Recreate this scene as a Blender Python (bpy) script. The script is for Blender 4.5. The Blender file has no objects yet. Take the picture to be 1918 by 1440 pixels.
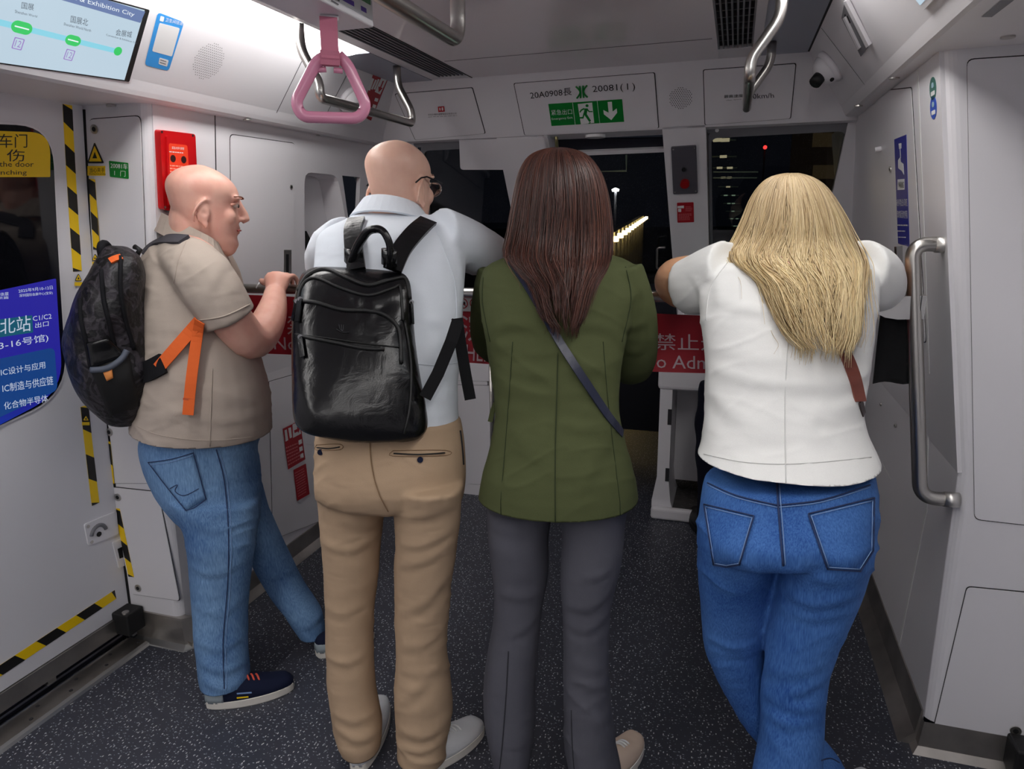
import bpy, bmesh, math, random
import numpy as np
from mathutils import Vector, Matrix

random.seed(7)
rng = np.random.default_rng(7)
SC = bpy.context.scene
COL = SC.collection

# ------------------------------------------------------------------ camera
W, H, FPX = 1918, 1440, 1300.0
CH = 1.52                                    # camera height above the floor (m)
_fw = np.array([421., 320., FPX]); _fw /= np.linalg.norm(_fw)      # train axis seen from the camera
_tr = np.array([-4039., 263., FPX])                                # cross axis
_r = -(_tr - _fw * _tr.dot(_fw)); _r /= np.linalg.norm(_r)
_u = np.cross(_fw, _r)
if _u[1] < 0: _u = -_u
RC = np.array([_r, _fw, _u])                 # camera coords (right, up, forward) -> world
CAM = np.array([0., 0., CH])
cd = bpy.data.cameras.new('camera'); cam = bpy.data.objects.new('camera', cd); COL.objects.link(cam)
cd.sensor_width = 36.0; cd.lens = FPX / W * 36.0; cd.clip_start = 0.02; cd.clip_end = 400
_m = Matrix.Identity(4)
for i in range(3):
    _m[i][0] = RC[i, 0]; _m[i][1] = RC[i, 1]; _m[i][2] = -RC[i, 2]; _m[i][3] = CAM[i]
cam.matrix_world = _m
SC.camera = cam

# ------------------------------------------------------------------ world, view
wd = bpy.data.worlds.new('night'); SC.world = wd; wd.use_nodes = True
bg = wd.node_tree.nodes['Background']
bg.inputs[0].default_value = (0.012, 0.014, 0.02, 1); bg.inputs[1].default_value = 0.35
SC.view_settings.view_transform = 'Standard'; SC.view_settings.look = 'None'
SC.view_settings.gamma = 1.0; SC.view_settings.use_curve_mapping = False
SC.view_settings.exposure = 0.38
LIGHT_STRENGTH = 7.6
SC.cycles.max_bounces = 8; SC.cycles.diffuse_bounces = 4; SC.cycles.glossy_bounces = 3; SC.cycles.transmission_bounces = 4
SC.cycles.caustics_reflective = False; SC.cycles.caustics_refractive = False
SC.cycles.use_adaptive_sampling = True; SC.cycles.adaptive_threshold = 0.035

# ------------------------------------------------------------------ rays
def ray(px, py):
    return RC @ np.array([px - W / 2, -(py - H / 2), FPX])
def PY(px, py, Y):
    d = ray(px, py); return CAM + d * (Y / d[1])
def PX_(px, py, X):
    d = ray(px, py); return CAM + d * (X / d[0])
def PZ(px, py, z):
    d = ray(px, py); return CAM + d * ((z - CH) / d[2])
def nrm(v):
    v = np.asarray(v, float); return v / (np.linalg.norm(v) + 1e-12)

# ------------------------------------------------------------------ objects
def link(o, parent=None):
    COL.objects.link(o)
    if parent is not None: o.parent = parent
    return o
def mesh_obj(name, verts, faces, mat=None, parent=None, smooth=False, recalc=True):
    me = bpy.data.meshes.new(name)
    me.from_pydata([tuple(map(float, v)) for v in verts], [], [tuple(map(int, f)) for f in faces])
    if recalc:
        bm = bmesh.new(); bm.from_mesh(me); bmesh.ops.recalc_face_normals(bm, faces=bm.faces); bm.to_mesh(me); bm.free()
    if smooth:
        me.polygons.foreach_set('use_smooth', [True] * len(me.polygons))
    me.update()
    o = bpy.data.objects.new(name, me)
    if mat: me.materials.append(mat)
    return link(o, parent)
def empty(name, loc=(0, 0, 0), parent=None):
    # parts keep world coordinates: the root stays at the world origin unless moved
    o = bpy.data.objects.new(name, None); o.empty_display_size = 0.05
    return link(o, parent)
def tag(o, label, cat, group=None):
    o['label'] = label; o['category'] = cat
    if group: o['group'] = group
    return o
def struct(o, label=None, cat=None):
    o['kind'] = 'structure'
    if label: o['label'] = label
    if cat: o['category'] = cat
    return o
def thing(name, label, cat, base=None, group=None):
    o = tag(empty(name), label, cat, group)
    if base is not None: BASES.append((o, np.asarray(base, float)))
    return o
BASES = []
def settle_bases():
    # move each root Empty to its thing's base without moving its parts
    for o, b in BASES:
        o.location = Vector(b)
        for c in o.children: c.matrix_parent_inverse = Matrix.Translation(-Vector(b))

# ------------------------------------------------------------------ materials
MATS = {}
def new_mat(name):
    m = bpy.data.materials.new(name); m.use_nodes = True
    nt = m.node_tree; b = nt.nodes['Principled BSDF']
    MATS[name] = m
    return m, nt, b
def N(nt, typ, **kw):
    n = nt.nodes.new(typ)
    for k, v in kw.items():
        if k.startswith('i_'):
            n.inputs[k[2:].replace('_', ' ')].default_value = v
        else: setattr(n, k, v)
    return n
def mat(name, col, rough=0.5, metal=0.0, bump=None, var=None, spec=None, coat=None, sheen=None, emit=None, sss=None):
    """col: linear rgb. bump=(scale, strength, distance[, stretch xyz]); var=(scale, amount)."""
    if name in MATS: return MATS[name]
    m, nt, b = new_mat(name)
    b.inputs['Base Color'].default_value = (*col, 1)
    b.inputs['Roughness'].default_value = rough
    b.inputs['Metallic'].default_value = metal
    if spec is not None: b.inputs['Specular IOR Level'].default_value = spec
    if coat: b.inputs['Coat Weight'].default_value = coat[0]; b.inputs['Coat Roughness'].default_value = coat[1]
    if sheen: b.inputs['Sheen Weight'].default_value = sheen
    if emit: b.inputs['Emission Color'].default_value = (*emit[0], 1); b.inputs['Emission Strength'].default_value = emit[1]
    if sss:
        b.inputs['Subsurface Weight'].default_value = sss
        b.inputs['Subsurface Radius'].default_value = (0.012, 0.005, 0.003)
        b.inputs['Subsurface Scale'].default_value = 1.0
    tc = N(nt, 'ShaderNodeTexCoord')
    def coords(st):
        if not st: return tc.outputs['Object']
        mp = N(nt, 'ShaderNodeMapping'); mp.inputs['Scale'].default_value = st
        nt.links.new(tc.outputs['Object'], mp.inputs['Vector']); return mp.outputs['Vector']
    if var:
        nz = N(nt, 'ShaderNodeTexNoise'); nz.inputs['Scale'].default_value = var[0]; nz.inputs['Detail'].default_value = 5
        nt.links.new(coords(var[2] if len(var) > 2 else None), nz.inputs['Vector'])
        mx = N(nt, 'ShaderNodeMix', data_type='RGBA')
        a = var[1]
        mx.inputs[6].default_value = (*[c * (1 - a) for c in col], 1); mx.inputs[7].default_value = (*[min(1, c * (1 + a)) for c in col], 1)
        mr = N(nt, 'ShaderNodeMapRange'); mr.inputs[1].default_value = 0.3; mr.inputs[2].default_value = 0.7
        nt.links.new(nz.outputs['Fac'], mr.inputs[0]); nt.links.new(mr.outputs[0], mx.inputs[0])
        nt.links.new(mx.outputs[2], b.inputs['Base Color'])
    if bump:
        nz = N(nt, 'ShaderNodeTexNoise'); nz.inputs['Scale'].default_value = bump[0]; nz.inputs['Detail'].default_value = 4
        nt.links.new(coords(bump[3] if len(bump) > 3 else None), nz.inputs['Vector'])
        bp = N(nt, 'ShaderNodeBump'); bp.inputs['Strength'].default_value = bump[1]; bp.inputs['Distance'].default_value = bump[2]
        nt.links.new(nz.outputs['Fac'], bp.inputs['Height']); nt.links.new(bp.outputs['Normal'], b.inputs['Normal'])
    return m
def srgb(r, g, b):
    f = lambda c: (c / 255 / 12.92) if c / 255 <= 0.04045 else ((c / 255 + 0.055) / 1.055) ** 2.4
    return (f(r), f(g), f(b))

M_white = mat('white_panel_paint', srgb(231, 229, 233), 0.38, bump=(60, 0.05, 0.002), spec=0.45)
M_door = mat('door_paint', srgb(222, 221, 226), 0.42, bump=(40, 0.04, 0.002))
M_ceil = mat('glossy_ceiling_panel', srgb(238, 233, 238), 0.3, spec=0.5, coat=(0.5, 0.06))
M_fascia = mat('fascia_paint', srgb(228, 226, 230), 0.4, bump=(60, 0.05, 0.002))
M_grey = mat('grey_plastic', srgb(120, 120, 126), 0.5)
M_groove = mat('dark_groove', srgb(40, 38, 42), 0.8)
M_steel = mat('brushed_steel', (0.56, 0.54, 0.51), 0.28, 1.0, bump=(400, 0.08, 0.001, (1, 1, 0.02)))
M_steelb = mat('brushed_steel_skirting', (0.50, 0.47, 0.44), 0.42, 1.0, bump=(300, 0.1, 0.001, (0.05, 0.05, 1)), var=(6, 0.25))
M_chrome = mat('polished_metal', (0.6, 0.6, 0.6), 0.12, 1.0)
M_black = mat('black_rubber', srgb(18, 18, 20), 0.6)
M_yellow = mat('hazard_yellow', srgb(250, 208, 12), 0.45)
M_tapeblk = mat('hazard_black', srgb(22, 21, 20), 0.45)
M_red = mat('sign_red', srgb(172, 22, 36), 0.4)
M_redbox = mat('red_lacquer', srgb(196, 18, 24), 0.3)
M_orange = mat('orange_label', srgb(240, 70, 40), 0.4)
M_green = mat('sign_green', srgb(0, 128, 44), 0.4)
M_printw = mat('print_white', srgb(235, 235, 235), 0.5)
M_printk = mat('print_black', srgb(25, 25, 28), 0.5)
M_prints = mat('print_grey', srgb(90, 90, 95), 0.5)
M_printr = mat('print_red', srgb(190, 30, 40), 0.5)
M_blue = mat('sign_blue', srgb(24, 34, 150), 0.35)
M_signw = mat('sign_face_white', srgb(225, 225, 226), 0.4)

def floor_mat():
    m, nt, b = new_mat('speckled_vinyl')
    b.inputs['Roughness'].default_value = 0.42
    tc = N(nt, 'ShaderNodeTexCoord')
    base = N(nt, 'ShaderNodeTexNoise', i_Scale=3.0, i_Detail=3.0)
    nt.links.new(tc.outputs['Object'], base.inputs['Vector'])
    cr = N(nt, 'ShaderNodeMix', data_type='RGBA'); cr.inputs[6].default_value = (*srgb(52, 54, 64), 1); cr.inputs[7].default_value = (*srgb(64, 66, 77), 1)
    nt.links.new(base.outputs['Fac'], cr.inputs[0])
    prev = cr.outputs[2]
    for i, (sc_, st, th, col) in enumerate(((78, (1, .5, 1), .125, srgb(210, 211, 214)), (88, (.5, 1, 1), .13, srgb(165, 170, 178)), (104, (.8, .8, 1), .12, srgb(130, 137, 148)))):
        mp = N(nt, 'ShaderNodeMapping'); mp.inputs['Scale'].default_value = st; mp.inputs['Rotation'].default_value = (0, 0, .6 * i + .2)
        mp.inputs['Location'].default_value = (i * 3.1, i * 1.7, 0)
        nt.links.new(tc.outputs['Object'], mp.inputs['Vector'])
        vo = N(nt, 'ShaderNodeTexVoronoi', voronoi_dimensions='2D'); vo.inputs['Scale'].default_value = sc_
        nt.links.new(mp.outputs['Vector'], vo.inputs['Vector'])
        lt = N(nt, 'ShaderNodeMath', operation='LESS_THAN'); lt.inputs[1].default_value = th
        nt.links.new(vo.outputs['Distance'], lt.inputs[0])
        sp = N(nt, 'ShaderNodeSeparateColor'); nt.links.new(vo.outputs['Color'], sp.inputs[0])
        gt = N(nt, 'ShaderNodeMath', operation='GREATER_THAN'); gt.inputs[1].default_value = 0.55
        nt.links.new(sp.outputs[0], gt.inputs[0])
        mu = N(nt, 'ShaderNodeMath', operation='MULTIPLY'); nt.links.new(lt.outputs[0], mu.inputs[0]); nt.links.new(gt.outputs[0], mu.inputs[1])
        mx = N(nt, 'ShaderNodeMix', data_type='RGBA'); mx.inputs[7].default_value = (*col, 1)
        nt.links.new(mu.outputs[0], mx.inputs[0]); nt.links.new(prev, mx.inputs[6]); prev = mx.outputs[2]
    nt.links.new(prev, b.inputs['Base Color'])
    nz = N(nt, 'ShaderNodeTexNoise', i_Scale=180.0); nt.links.new(tc.outputs['Object'], nz.inputs['Vector'])
    bp = N(nt, 'ShaderNodeBump'); bp.inputs['Strength'].default_value = 0.15; bp.inputs['Distance'].default_value = 0.002
    nt.links.new(nz.outputs['Fac'], bp.inputs['Height']); nt.links.new(bp.outputs['Normal'], b.inputs['Normal'])
    return m
M_floor = floor_mat()
def glass_mat(name, tint, refl=1.0):
    m = bpy.data.materials.new(name); m.use_nodes = True; nt = m.node_tree; nt.nodes.clear(); MATS[name] = m
    out = N(nt, 'ShaderNodeOutputMaterial'); tr = N(nt, 'ShaderNodeBsdfTransparent'); gl = N(nt, 'ShaderNodeBsdfGlossy')
    tr.inputs[0].default_value = (*tint, 1); gl.inputs['Roughness'].default_value = 0.02; gl.inputs[0].default_value = (refl, refl, refl, 1)
    fr = N(nt, 'ShaderNodeFresnel'); fr.inputs[0].default_value = 1.5; mx = N(nt, 'ShaderNodeMixShader')
    nt.links.new(fr.outputs[0], mx.inputs[0]); nt.links.new(tr.outputs[0], mx.inputs[1]); nt.links.new(gl.outputs[0], mx.inputs[2])
    nt.links.new(mx.outputs[0], out.inputs[0])
    return m
M_glass = glass_mat('tinted_windscreen', (0.45, 0.47, 0.5))
def emis(name, col, s):
    m = bpy.data.materials.new(name); m.use_nodes = True; nt = m.node_tree; MATS[name] = m
    b = nt.nodes['Principled BSDF']; b.inputs['Base Color'].default_value = (0.02, 0.02, 0.02, 1); b.inputs['Roughness'].default_value = .3
    b.inputs['Emission Color'].default_value = (*col, 1); b.inputs['Emission Strength'].default_value = s
    return m

# ------------------------------------------------------------------ planes & plates
class Plane:
    def __init__(s, p0, u, n):
        s.p0 = np.asarray(p0, float); s.n = nrm(n); u = np.asarray(u, float); s.u = nrm(u - s.n * u.dot(s.n)); s.v = np.cross(s.n, s.u)
    def hit(s, px, py, off=0.0):
        d = ray(px, py); p0 = s.p0 + s.n * off
        q = CAM + d * (s.n.dot(p0 - CAM) / s.n.dot(d)); q = q - p0
        return np.array([q.dot(s.u), q.dot(s.v)])
    def pt(s, ab, d=0.0):
        return s.p0 + s.u * ab[0] + s.v * ab[1] + s.n * d
class Curved(Plane):
    """the door side: a = distance along the car, b = height, leaning in towards the top"""
    def X(s, z): return -2.072 + .012 * z + .032 * z * z
    def hit(s, px, py, off=0.0):
        d = ray(px, py); z = 1.0
        for _ in range(12):
            t = (s.X(z) + off) / d[0]; z = CH + d[2] * t
        return np.array([d[1] * t, z])
    def pt(s, ab, d=0.0):
        z = ab[1]; n_ = nrm((1, 0, -(.012 + .064 * z))); return np.array([s.X(z), ab[0], z]) + n_ * d
def rr(a0, b0, a1, b1, r, seg=4):
    if a1 < a0: a0, a1 = a1, a0
    if b1 < b0: b0, b1 = b1, b0
    r = min(r, (a1 - a0) / 2, (b1 - b0) / 2); out = []
    for cx, cy, t0 in ((a1 - r, b1 - r, 0), (a0 + r, b1 - r, 90), (a0 + r, b0 + r, 180), (a1 - r, b0 + r, 270)):
        for k in range(seg + 1):
            t = math.radians(t0 + 90 * k / seg); out.append((cx + r * math.cos(t), cy + r * math.sin(t)))
    return out
def round_poly(pts, r, seg=4):
    pts = [np.asarray(p, float) for p in pts]; out = []
    n = len(pts)
    for i in range(n):
        p, a, b = pts[i], pts[i - 1], pts[(i + 1) % n]
        ri = r[i] if hasattr(r, '__len__') else r
        la, lb = np.linalg.norm(a - p), np.linalg.norm(b - p); ri = min(ri, la * .49, lb * .49)
        if ri <= 1e-6: out.append(p); continue
        s, e = p + (a - p) / la * ri, p + (b - p) / lb * ri
        for k in range(seg + 1):
            t = k / seg; out.append((1 - t) ** 2 * s + 2 * t * (1 - t) * p + t * t * e)
    return out
def slab(name, pl, poly, d0, d1, m, parent=None):
    if isinstance(pl, Curved):
        # convex outline cut into level strips so that the plate follows the curve
        Pp = np.array(poly, float); zz = sorted(set(np.round(np.concatenate([Pp[:, 1], np.linspace(Pp[:, 1].min(), Pp[:, 1].max(), 2 + int(np.ptp(Pp[:, 1]) / .05))]), 5)))
        v = []; f = []; lv = []
        for z in zz:
            xs = []
            for i in range(len(Pp)):
                a, b = Pp[i], Pp[(i + 1) % len(Pp)]
                if min(a[1], b[1]) - 1e-5 <= z <= max(a[1], b[1]) + 1e-5:
                    if abs(b[1] - a[1]) < 1e-7: xs += [a[0], b[0]]
                    else: xs.append(a[0] + (b[0] - a[0]) * min(1, max(0, (z - a[1]) / (b[1] - a[1]))))
            if not xs: continue
            lv.append(z); v += [pl.pt((min(xs), z), d0), pl.pt((max(xs), z), d0), pl.pt((max(xs), z), d1), pl.pt((min(xs), z), d1)]
        for i in range(len(lv) - 1):
            for k in range(4): f.append([4 * i + k, 4 * i + (k + 1) % 4, 4 * i + 4 + (k + 1) % 4, 4 * i + 4 + k])
        f += [[3, 2, 1, 0], [len(v) - 4, len(v) - 3, len(v) - 2, len(v) - 1]]
        return mesh_obj(name, v, f, m, parent)
    n = len(poly); v = [pl.pt(p, d0) for p in poly] + [pl.pt(p, d1) for p in poly]
    f = [list(range(n))[::-1], [n + i for i in range(n)]] + [[i, (i + 1) % n, n + (i + 1) % n, n + i] for i in range(n)]
    return mesh_obj(name, v, f, m, parent)
def ring_slab(name, pl, outer, inner, d0, d1, m, parent=None):
    n = len(outer); v = []
    for P_, d in ((outer, d0), (outer, d1), (inner, d1), (inner, d0)): v += [pl.pt(p, d) for p in P_]
    f = []
    for k in range(4):
        for i in range(n):
            j = (i + 1) % n; k2 = (k + 1) % 4
            f.append([k * n + i, k * n + j, k2 * n + j, k2 * n + i])
    return mesh_obj(name, v, f, m, parent)
def pxpoly(pl, pts, off=0.0): return [pl.hit(x, y, off) for x, y in pts]
def plate_px(name, pl, pts, r, d0, d1, m, parent=None):
    return slab(name, pl, round_poly(pxpoly(pl, pts, d1), r), d0, d1, m, parent)
def offset_poly(poly, k):
    c = np.mean(np.array(poly), axis=0); out = []
    for p in poly:
        p = np.asarray(p, float); d = p - c; L = np.linalg.norm(d); out.append(c + d * (1 + k / max(L, 1e-6)))
    return out
def access_panel(pl, pts, r, parent, m=None, name='access_panel', proud=0.004, gap=0.003):
    """a flush service panel: dark joint round a slightly proud panel"""
    poly = round_poly(pxpoly(pl, pts, proud), r)
    slab('panel_joint', pl, offset_poly(poly, gap), 0.0003, 0.0015, M_groove, parent)
    return slab(name, pl, poly, 0.0004, proud, m or M_white, parent)
def text_mesh(body, size=1.0):
    cu = bpy.data.curves.new('txt', 'FONT'); cu.body = body; cu.resolution_u = 2
    o = bpy.data.objects.new('txt', cu); COL.objects.link(o)
    dg = bpy.context.evaluated_depsgraph_get(); me = o.evaluated_get(dg).to_mesh()
    v = np.array([tuple(x.co)[:2] for x in me.vertices]); f = [list(p.vertices) for p in me.polygons]
    o.evaluated_get(dg).to_mesh_clear(); bpy.data.objects.remove(o); bpy.data.curves.remove(cu)
    return v, f
_TC = {}
def text(body, pl, quad, d, m, parent, name='lettering', px=True):
    """lettering fitted in a quad (bl, br, tr, tl) of the plane"""
    if body not in _TC: _TC[body] = text_mesh(body)
    v, f = _TC[body]
    if len(v) == 0: return None
    lo, hi = v.min(0), v.max(0); t = (v - lo) / np.maximum(hi - lo, 1e-6)
    q = [pl.hit(*p, d) if px else np.asarray(p, float) for p in quad]
    pts = [pl.pt((1 - b) * ((1 - a) * q[0] + a * q[1]) + b * ((1 - a) * q[3] + a * q[2]), d) for a, b in t]
    return mesh_obj(name, pts, f, m, parent, recalc=False)
def scr_line(pl, quad, n, m, parent, d, seed=0, name='fine_print'):
    """rows of small unreadable print: n thin dashes per quad"""
    r = random.Random(seed); q = [pl.hit(*p, d) for p in quad]; v = []; f = []
    for i in range(n):
        b0, b1 = (i + .3) / n, (i + .7) / n; a = 0.0; end = r.uniform(.75, 1)
        while a < end:
            w_ = r.uniform(.05, .16); a1 = min(a + w_, end)
            k = len(v)
            for aa, bb in ((a, b0), (a1, b0), (a1, b1), (a, b1)):
                v.append(pl.pt((1 - bb) * ((1 - aa) * q[0] + aa * q[1]) + bb * ((1 - aa) * q[3] + aa * q[2]), d))
            f.append([k, k + 1, k + 2, k + 3]); a = a1 + .03
    return mesh_obj(name, v, f, m, parent, recalc=False)
def box(name, lo, hi, m, parent=None, bev=0.0):
    me = bpy.data.meshes.new(name); bm = bmesh.new(); bmesh.ops.create_cube(bm, size=1.0)
    lo, hi = np.asarray(lo, float), np.asarray(hi, float)
    for v in bm.verts: v.co = Vector((lo + hi) / 2 + (hi - lo) * np.array(v.co))
    if bev: bmesh.ops.bevel(bm, geom=bm.edges[:], offset=bev, segments=3, affect='EDGES', profile=.5)
    bm.to_mesh(me); bm.free(); me.materials.append(m)
    return link(bpy.data.objects.new(name, me), parent)
def prism_y(name, prof, y0, y1, m, parent=None):
    """(x, z) profile extruded along the car"""
    n = len(prof); v = [(x, y0, z) for x, z in prof] + [(x, y1, z) for x, z in prof]
    f = [list(range(n)), [n + i for i in range(n)][::-1]] + [[i, (i + 1) % n, n + (i + 1) % n, n + i] for i in range(n)]
    return mesh_obj(name, v, f, m, parent)
def smooth_path(pts, r, seg=6):
    pts = [np.asarray(p, float) for p in pts]; out = [pts[0]]
    for i in range(1, len(pts) - 1):
        p, a, b = pts[i], pts[i - 1], pts[i + 1]
        la, lb = np.linalg.norm(a - p), np.linalg.norm(b - p); ri = min(r, la * .49, lb * .49)
        s, e = p + (a - p) / la * ri, p + (b - p) / lb * ri
        for k in range(seg + 1):
            t = k / seg; out.append((1 - t) ** 2 * s + 2 * t * (1 - t) * p + t * t * e)
    out.append(pts[-1]); return out
def frames(pts):
    pts = np.array(pts, float); T = np.gradient(pts, axis=0); T /= np.linalg.norm(T, axis=1)[:, None] + 1e-12
    ref = np.array([0, 0, 1.0]) if abs(T[0][2]) < .9 else np.array([0, 1.0, 0])
    A = []; a = nrm(np.cross(T[0], ref))
    for t in T:
        a = nrm(a - t * a.dot(t)); A.append(a)
    A = np.array(A); B = np.cross(T, A); return pts, T, A, B
def tube_geo(pts, rad, n=12, flat=None):
    pts, T, A, B = frames(pts); v = []; f = []
    rad = np.broadcast_to(np.asarray(rad, float), (len(pts),))
    for i in range(len(pts)):
        for k in range(n):
            t = 2 * math.pi * k / n
            v.append(pts[i] + rad[i] * (A[i] * math.cos(t) + B[i] * math.sin(t) * (flat or 1)))
    for i in range(len(pts) - 1):
        for k in range(n):
            f.append([i * n + k, i * n + (k + 1) % n, (i + 1) * n + (k + 1) % n, (i + 1) * n + k])
    f.append(list(range(n))[::-1]); f.append([(len(pts) - 1) * n + k for k in range(n)])
    return v, f
def tube(name, pts, rad, m, parent=None, n=14, flat=None):
    v, f = tube_geo(pts, rad, n, flat); return mesh_obj(name, v, f, m, parent, smooth=True)
def disc(name, c, nvec, r, th, m, parent=None, n=20, ry=None):
    nvec = nrm(nvec); ref = np.array([0, 0, 1.]) if abs(nvec[2]) < .9 else np.array([1., 0, 0])
    a = nrm(np.cross(ref, nvec)); b = np.cross(nvec, a); c = np.asarray(c, float); v = []
    for d in (0, th):
        for k in range(n):
            t = 2 * math.pi * k / n; v.append(c + nvec * d + a * r * math.cos(t) + b * (ry or r) * math.sin(t))
    f = [list(range(n))[::-1], [n + k for k in range(n)]] + [[k, (k + 1) % n, n + (k + 1) % n, n + k] for k in range(n)]
    return mesh_obj(name, v, f, m, parent)
def lock(pl, px, py, parent, r=0.014, off=0.004):
    a = pl.hit(px, py, off); o = disc('lock', pl.pt(a, off - .001), pl.n, r, 0.004, M_steel, parent)
    disc('keyhole', pl.pt(a, off + .003), pl.n, r * .5, 0.0008, M_black, o)
    return o
def joined(name, parts, m, parent=None, smooth=False):
    v = []; f = []
    for pv, pf in parts:
        k = len(v); v += list(pv); f += [[i + k for i in q] for q in pf]
    return mesh_obj(name, v, f, m, parent, smooth=smooth)

# ================================================================== the car body
Y0 = -5.0                                     # the car goes on behind the camera
LD = Curved((-2.04, 0, 0), (0, 1, 0), (1, 0, -0.07))           # left sliding door
LC = Plane((-2.06, 1.78, 0), (1, 0, 0), (0, -1, 0))              # end face of left cabinet
LWU = Plane((-1.815, 1.78, .9), (0, 1, 0), (1, 0, -0.125))
LWL = Plane((-1.84, 1.78, 0), (0, 1, 0), (1, 0, -0.0278))
RWU = Plane((.594, 1.98, .85), (0, -1, 0), (-1, 0, -0.158))
RWL = Plane((.60, 1.98, 0), (0, -1, 0), (-1, 0, -0.007))
RCB = Plane((.6, 1.98, 0), (1, 0, 0), (0, -1, 0))
RD = Plane((.90, 0, 0), (0, -1, 0), (-1, 0, -0.0765))
ZC = 2.10
FPN = (0, -.799, -.6013)
FP = Plane((0, 3.0, ZC), (1, 0, 0), FPN)                         # sloping nose: fascia, pillars, windscreens
CL = Plane((-1.64, 0, 1.885), (0, 1, 0), (.215, 0, -.16))
CR = Plane((.38, 0, 1.90), (0, -1, 0), (-.20, 0, -.16))
def xz(t, pl, z): return pl.p0[0] + (z - pl.p0[2]) * t
def fpy(z): return 3.0 + (ZC - z) * .7525

# floor
fl = struct(box('floor', (-2.3, Y0, -.06), (1.1, 5.2, 0), M_floor))
# ceiling: glossy centre strip, air grilles either side, light troughs
ce = struct(box('ceiling', (-1.12, Y0, ZC), (-.10, 3.02, ZC + .04), M_ceil), 'glossy grey ceiling panel')
box('ceiling_margin', (-1.30, Y0, ZC + .002), (-1.245, 3.02, ZC + .04), M_white, ce)
box('ceiling_margin', (.02, Y0, ZC + .002), (.05, 3.02, ZC + .04), M_white, ce)
box('ceiling_backing', (-1.7, Y0, ZC + .10), (.5, 3.1, ZC + .12), M_groove, ce)
M_unlit = mat('unlit_light_cover', srgb(150, 156, 172), 0.3)
box('light_cover_unlit', (-1.48, 2.44, ZC), (-1.30, 3.02, ZC + .03), M_unlit, ce)
box('light_cover_unlit', (.05, 2.20, ZC), (.215, 3.02, ZC + .03), M_unlit, ce)
box('shadow_gap', (.2155, Y0, ZC + .001), (.2235, 3.02, ZC + .03), M_groove, ce)
box('joint', (-1.118, Y0, ZC - .0015), (-1.113, 3.0, ZC + .001), M_groove, ce)
for yj in (2.66,): box('joint', (-1.10, yj, ZC - .0008), (-.115, yj + .004, ZC + .001), M_prints, ce)

def grille(name, x0, x1, y0, y1, label):
    g = thing(name, label, 'vent', ((x0 + x1) / 2, (y0 + y1) / 2, ZC))
    box('duct', (x0, y0, ZC + .06), (x1, y1, ZC + .075), M_black, g)
    for k in range(8):
        x = x0 + (x1 - x0) * k / 7
        box('slat', (x - .0025, y0, ZC + .001), (x + .0025, y1, ZC + .02), M_grey, g)
    n = int((y1 - y0) / .075)
    for k in range(n + 1):
        y = y0 + (y1 - y0) * k / n
        box('crossbar', (x0, y - .004, ZC + .012), (x1, y + .004, ZC + .03), M_grey, g)
    return g
grille('air_grille', -.097, .017, .9, 2.84, 'white slatted air grille in ceiling above the speed notice panel')
grille('air_grille', -1.245, -1.122, .9, 2.95, 'long slatted air grille in ceiling beside the lit light strip')
box('grille_filler', (-.10, Y0, ZC), (.02, .9, ZC + .03), M_grey, ce)
box('grille_filler', (-1.245, Y0, ZC), (-1.12, .9, ZC + .03), M_grey, ce)
box('grille_filler', (-.10, 2.84, ZC), (.02, 3.02, ZC + .03), M_white, ce)
box('grille_filler', (-1.245, 2.95, ZC), (-1.12, 3.02, ZC + .03), M_white, ce)

M_light = emis('led_diffuser', (1.0, .975, .95), LIGHT_STRENGTH)
for k, (x0, x1, y1, lab) in enumerate(((-1.48, -1.30, 2.42, 'bright white ceiling light strip above the information screen'), (.05, .215, 2.16, 'white ceiling light strip above the right doors'))):
    t = thing('ceiling_light', lab, 'light', ((x0 + x1) / 2, 0, ZC))
    xm, hw_ = (x0 + x1) / 2, (x1 - x0) / 2 - .004
    prism_y('diffuser', [(xm + hw_ * q, ZC + .004 - .012 * (1 - q * q)) for q in np.linspace(-1, 1, 11)] + [(xm + hw_, ZC + .02), (xm - hw_, ZC + .02)], Y0 + .1, y1, M_light, t)
    box('housing', (x0, Y0 + .1, ZC + .021), (x1, y1 + .01, ZC + .06), M_white, t)

# ---- left side
wl = struct(mesh_obj('wall_left', *(lambda: (
    [(-1.84, 1.80, 0), (-1.84, 4.2, 0), (-1.815, 4.2, .9), (-1.815, 1.80, .9)], [[0, 1, 2, 3]]))(), M_white), 'white moulded panels of the left cab side')
lw_h = 1.0 / math.cos(math.atan(.125))
niche = round_poly(pxpoly(LWU, ((570, 322), (632, 328), (668, 520), (572, 530))), [.05, .05, .03, .03])
nb = np.array(niche); nlo, nhi = nb.min(0), nb.max(0)
outer = []
ctr = nb.mean(0)
A0, A1, B0, B1 = 0.02, 1.9, 0.0, .985
def ray_rect(p):
    d = p - ctr; t = 1e9
    if d[0] > 1e-9: t = min(t, (A1 - ctr[0]) / d[0])
    if d[0] < -1e-9: t = min(t, (A0 - ctr[0]) / d[0])
    if d[1] > 1e-9: t = min(t, (B1 - ctr[1]) / d[1])
    if d[1] < -1e-9: t = min(t, (B0 - ctr[1]) / d[1])
    return ctr + d * t
# wall above the kink with the niche cut out, built as four plates
for a0, b0, a1, b1 in ((A0, B0, nlo[0], B1), (nhi[0], B0, A1, B1), (nlo[0], nhi[1], nhi[0], B1), (nlo[0], B0, nhi[0], nlo[1])):
    slab('wall_panel', LWU, [(a0, b0), (a1, b0), (a1, b1), (a0, b1)], -.02, 0, M_white, wl)
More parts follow.
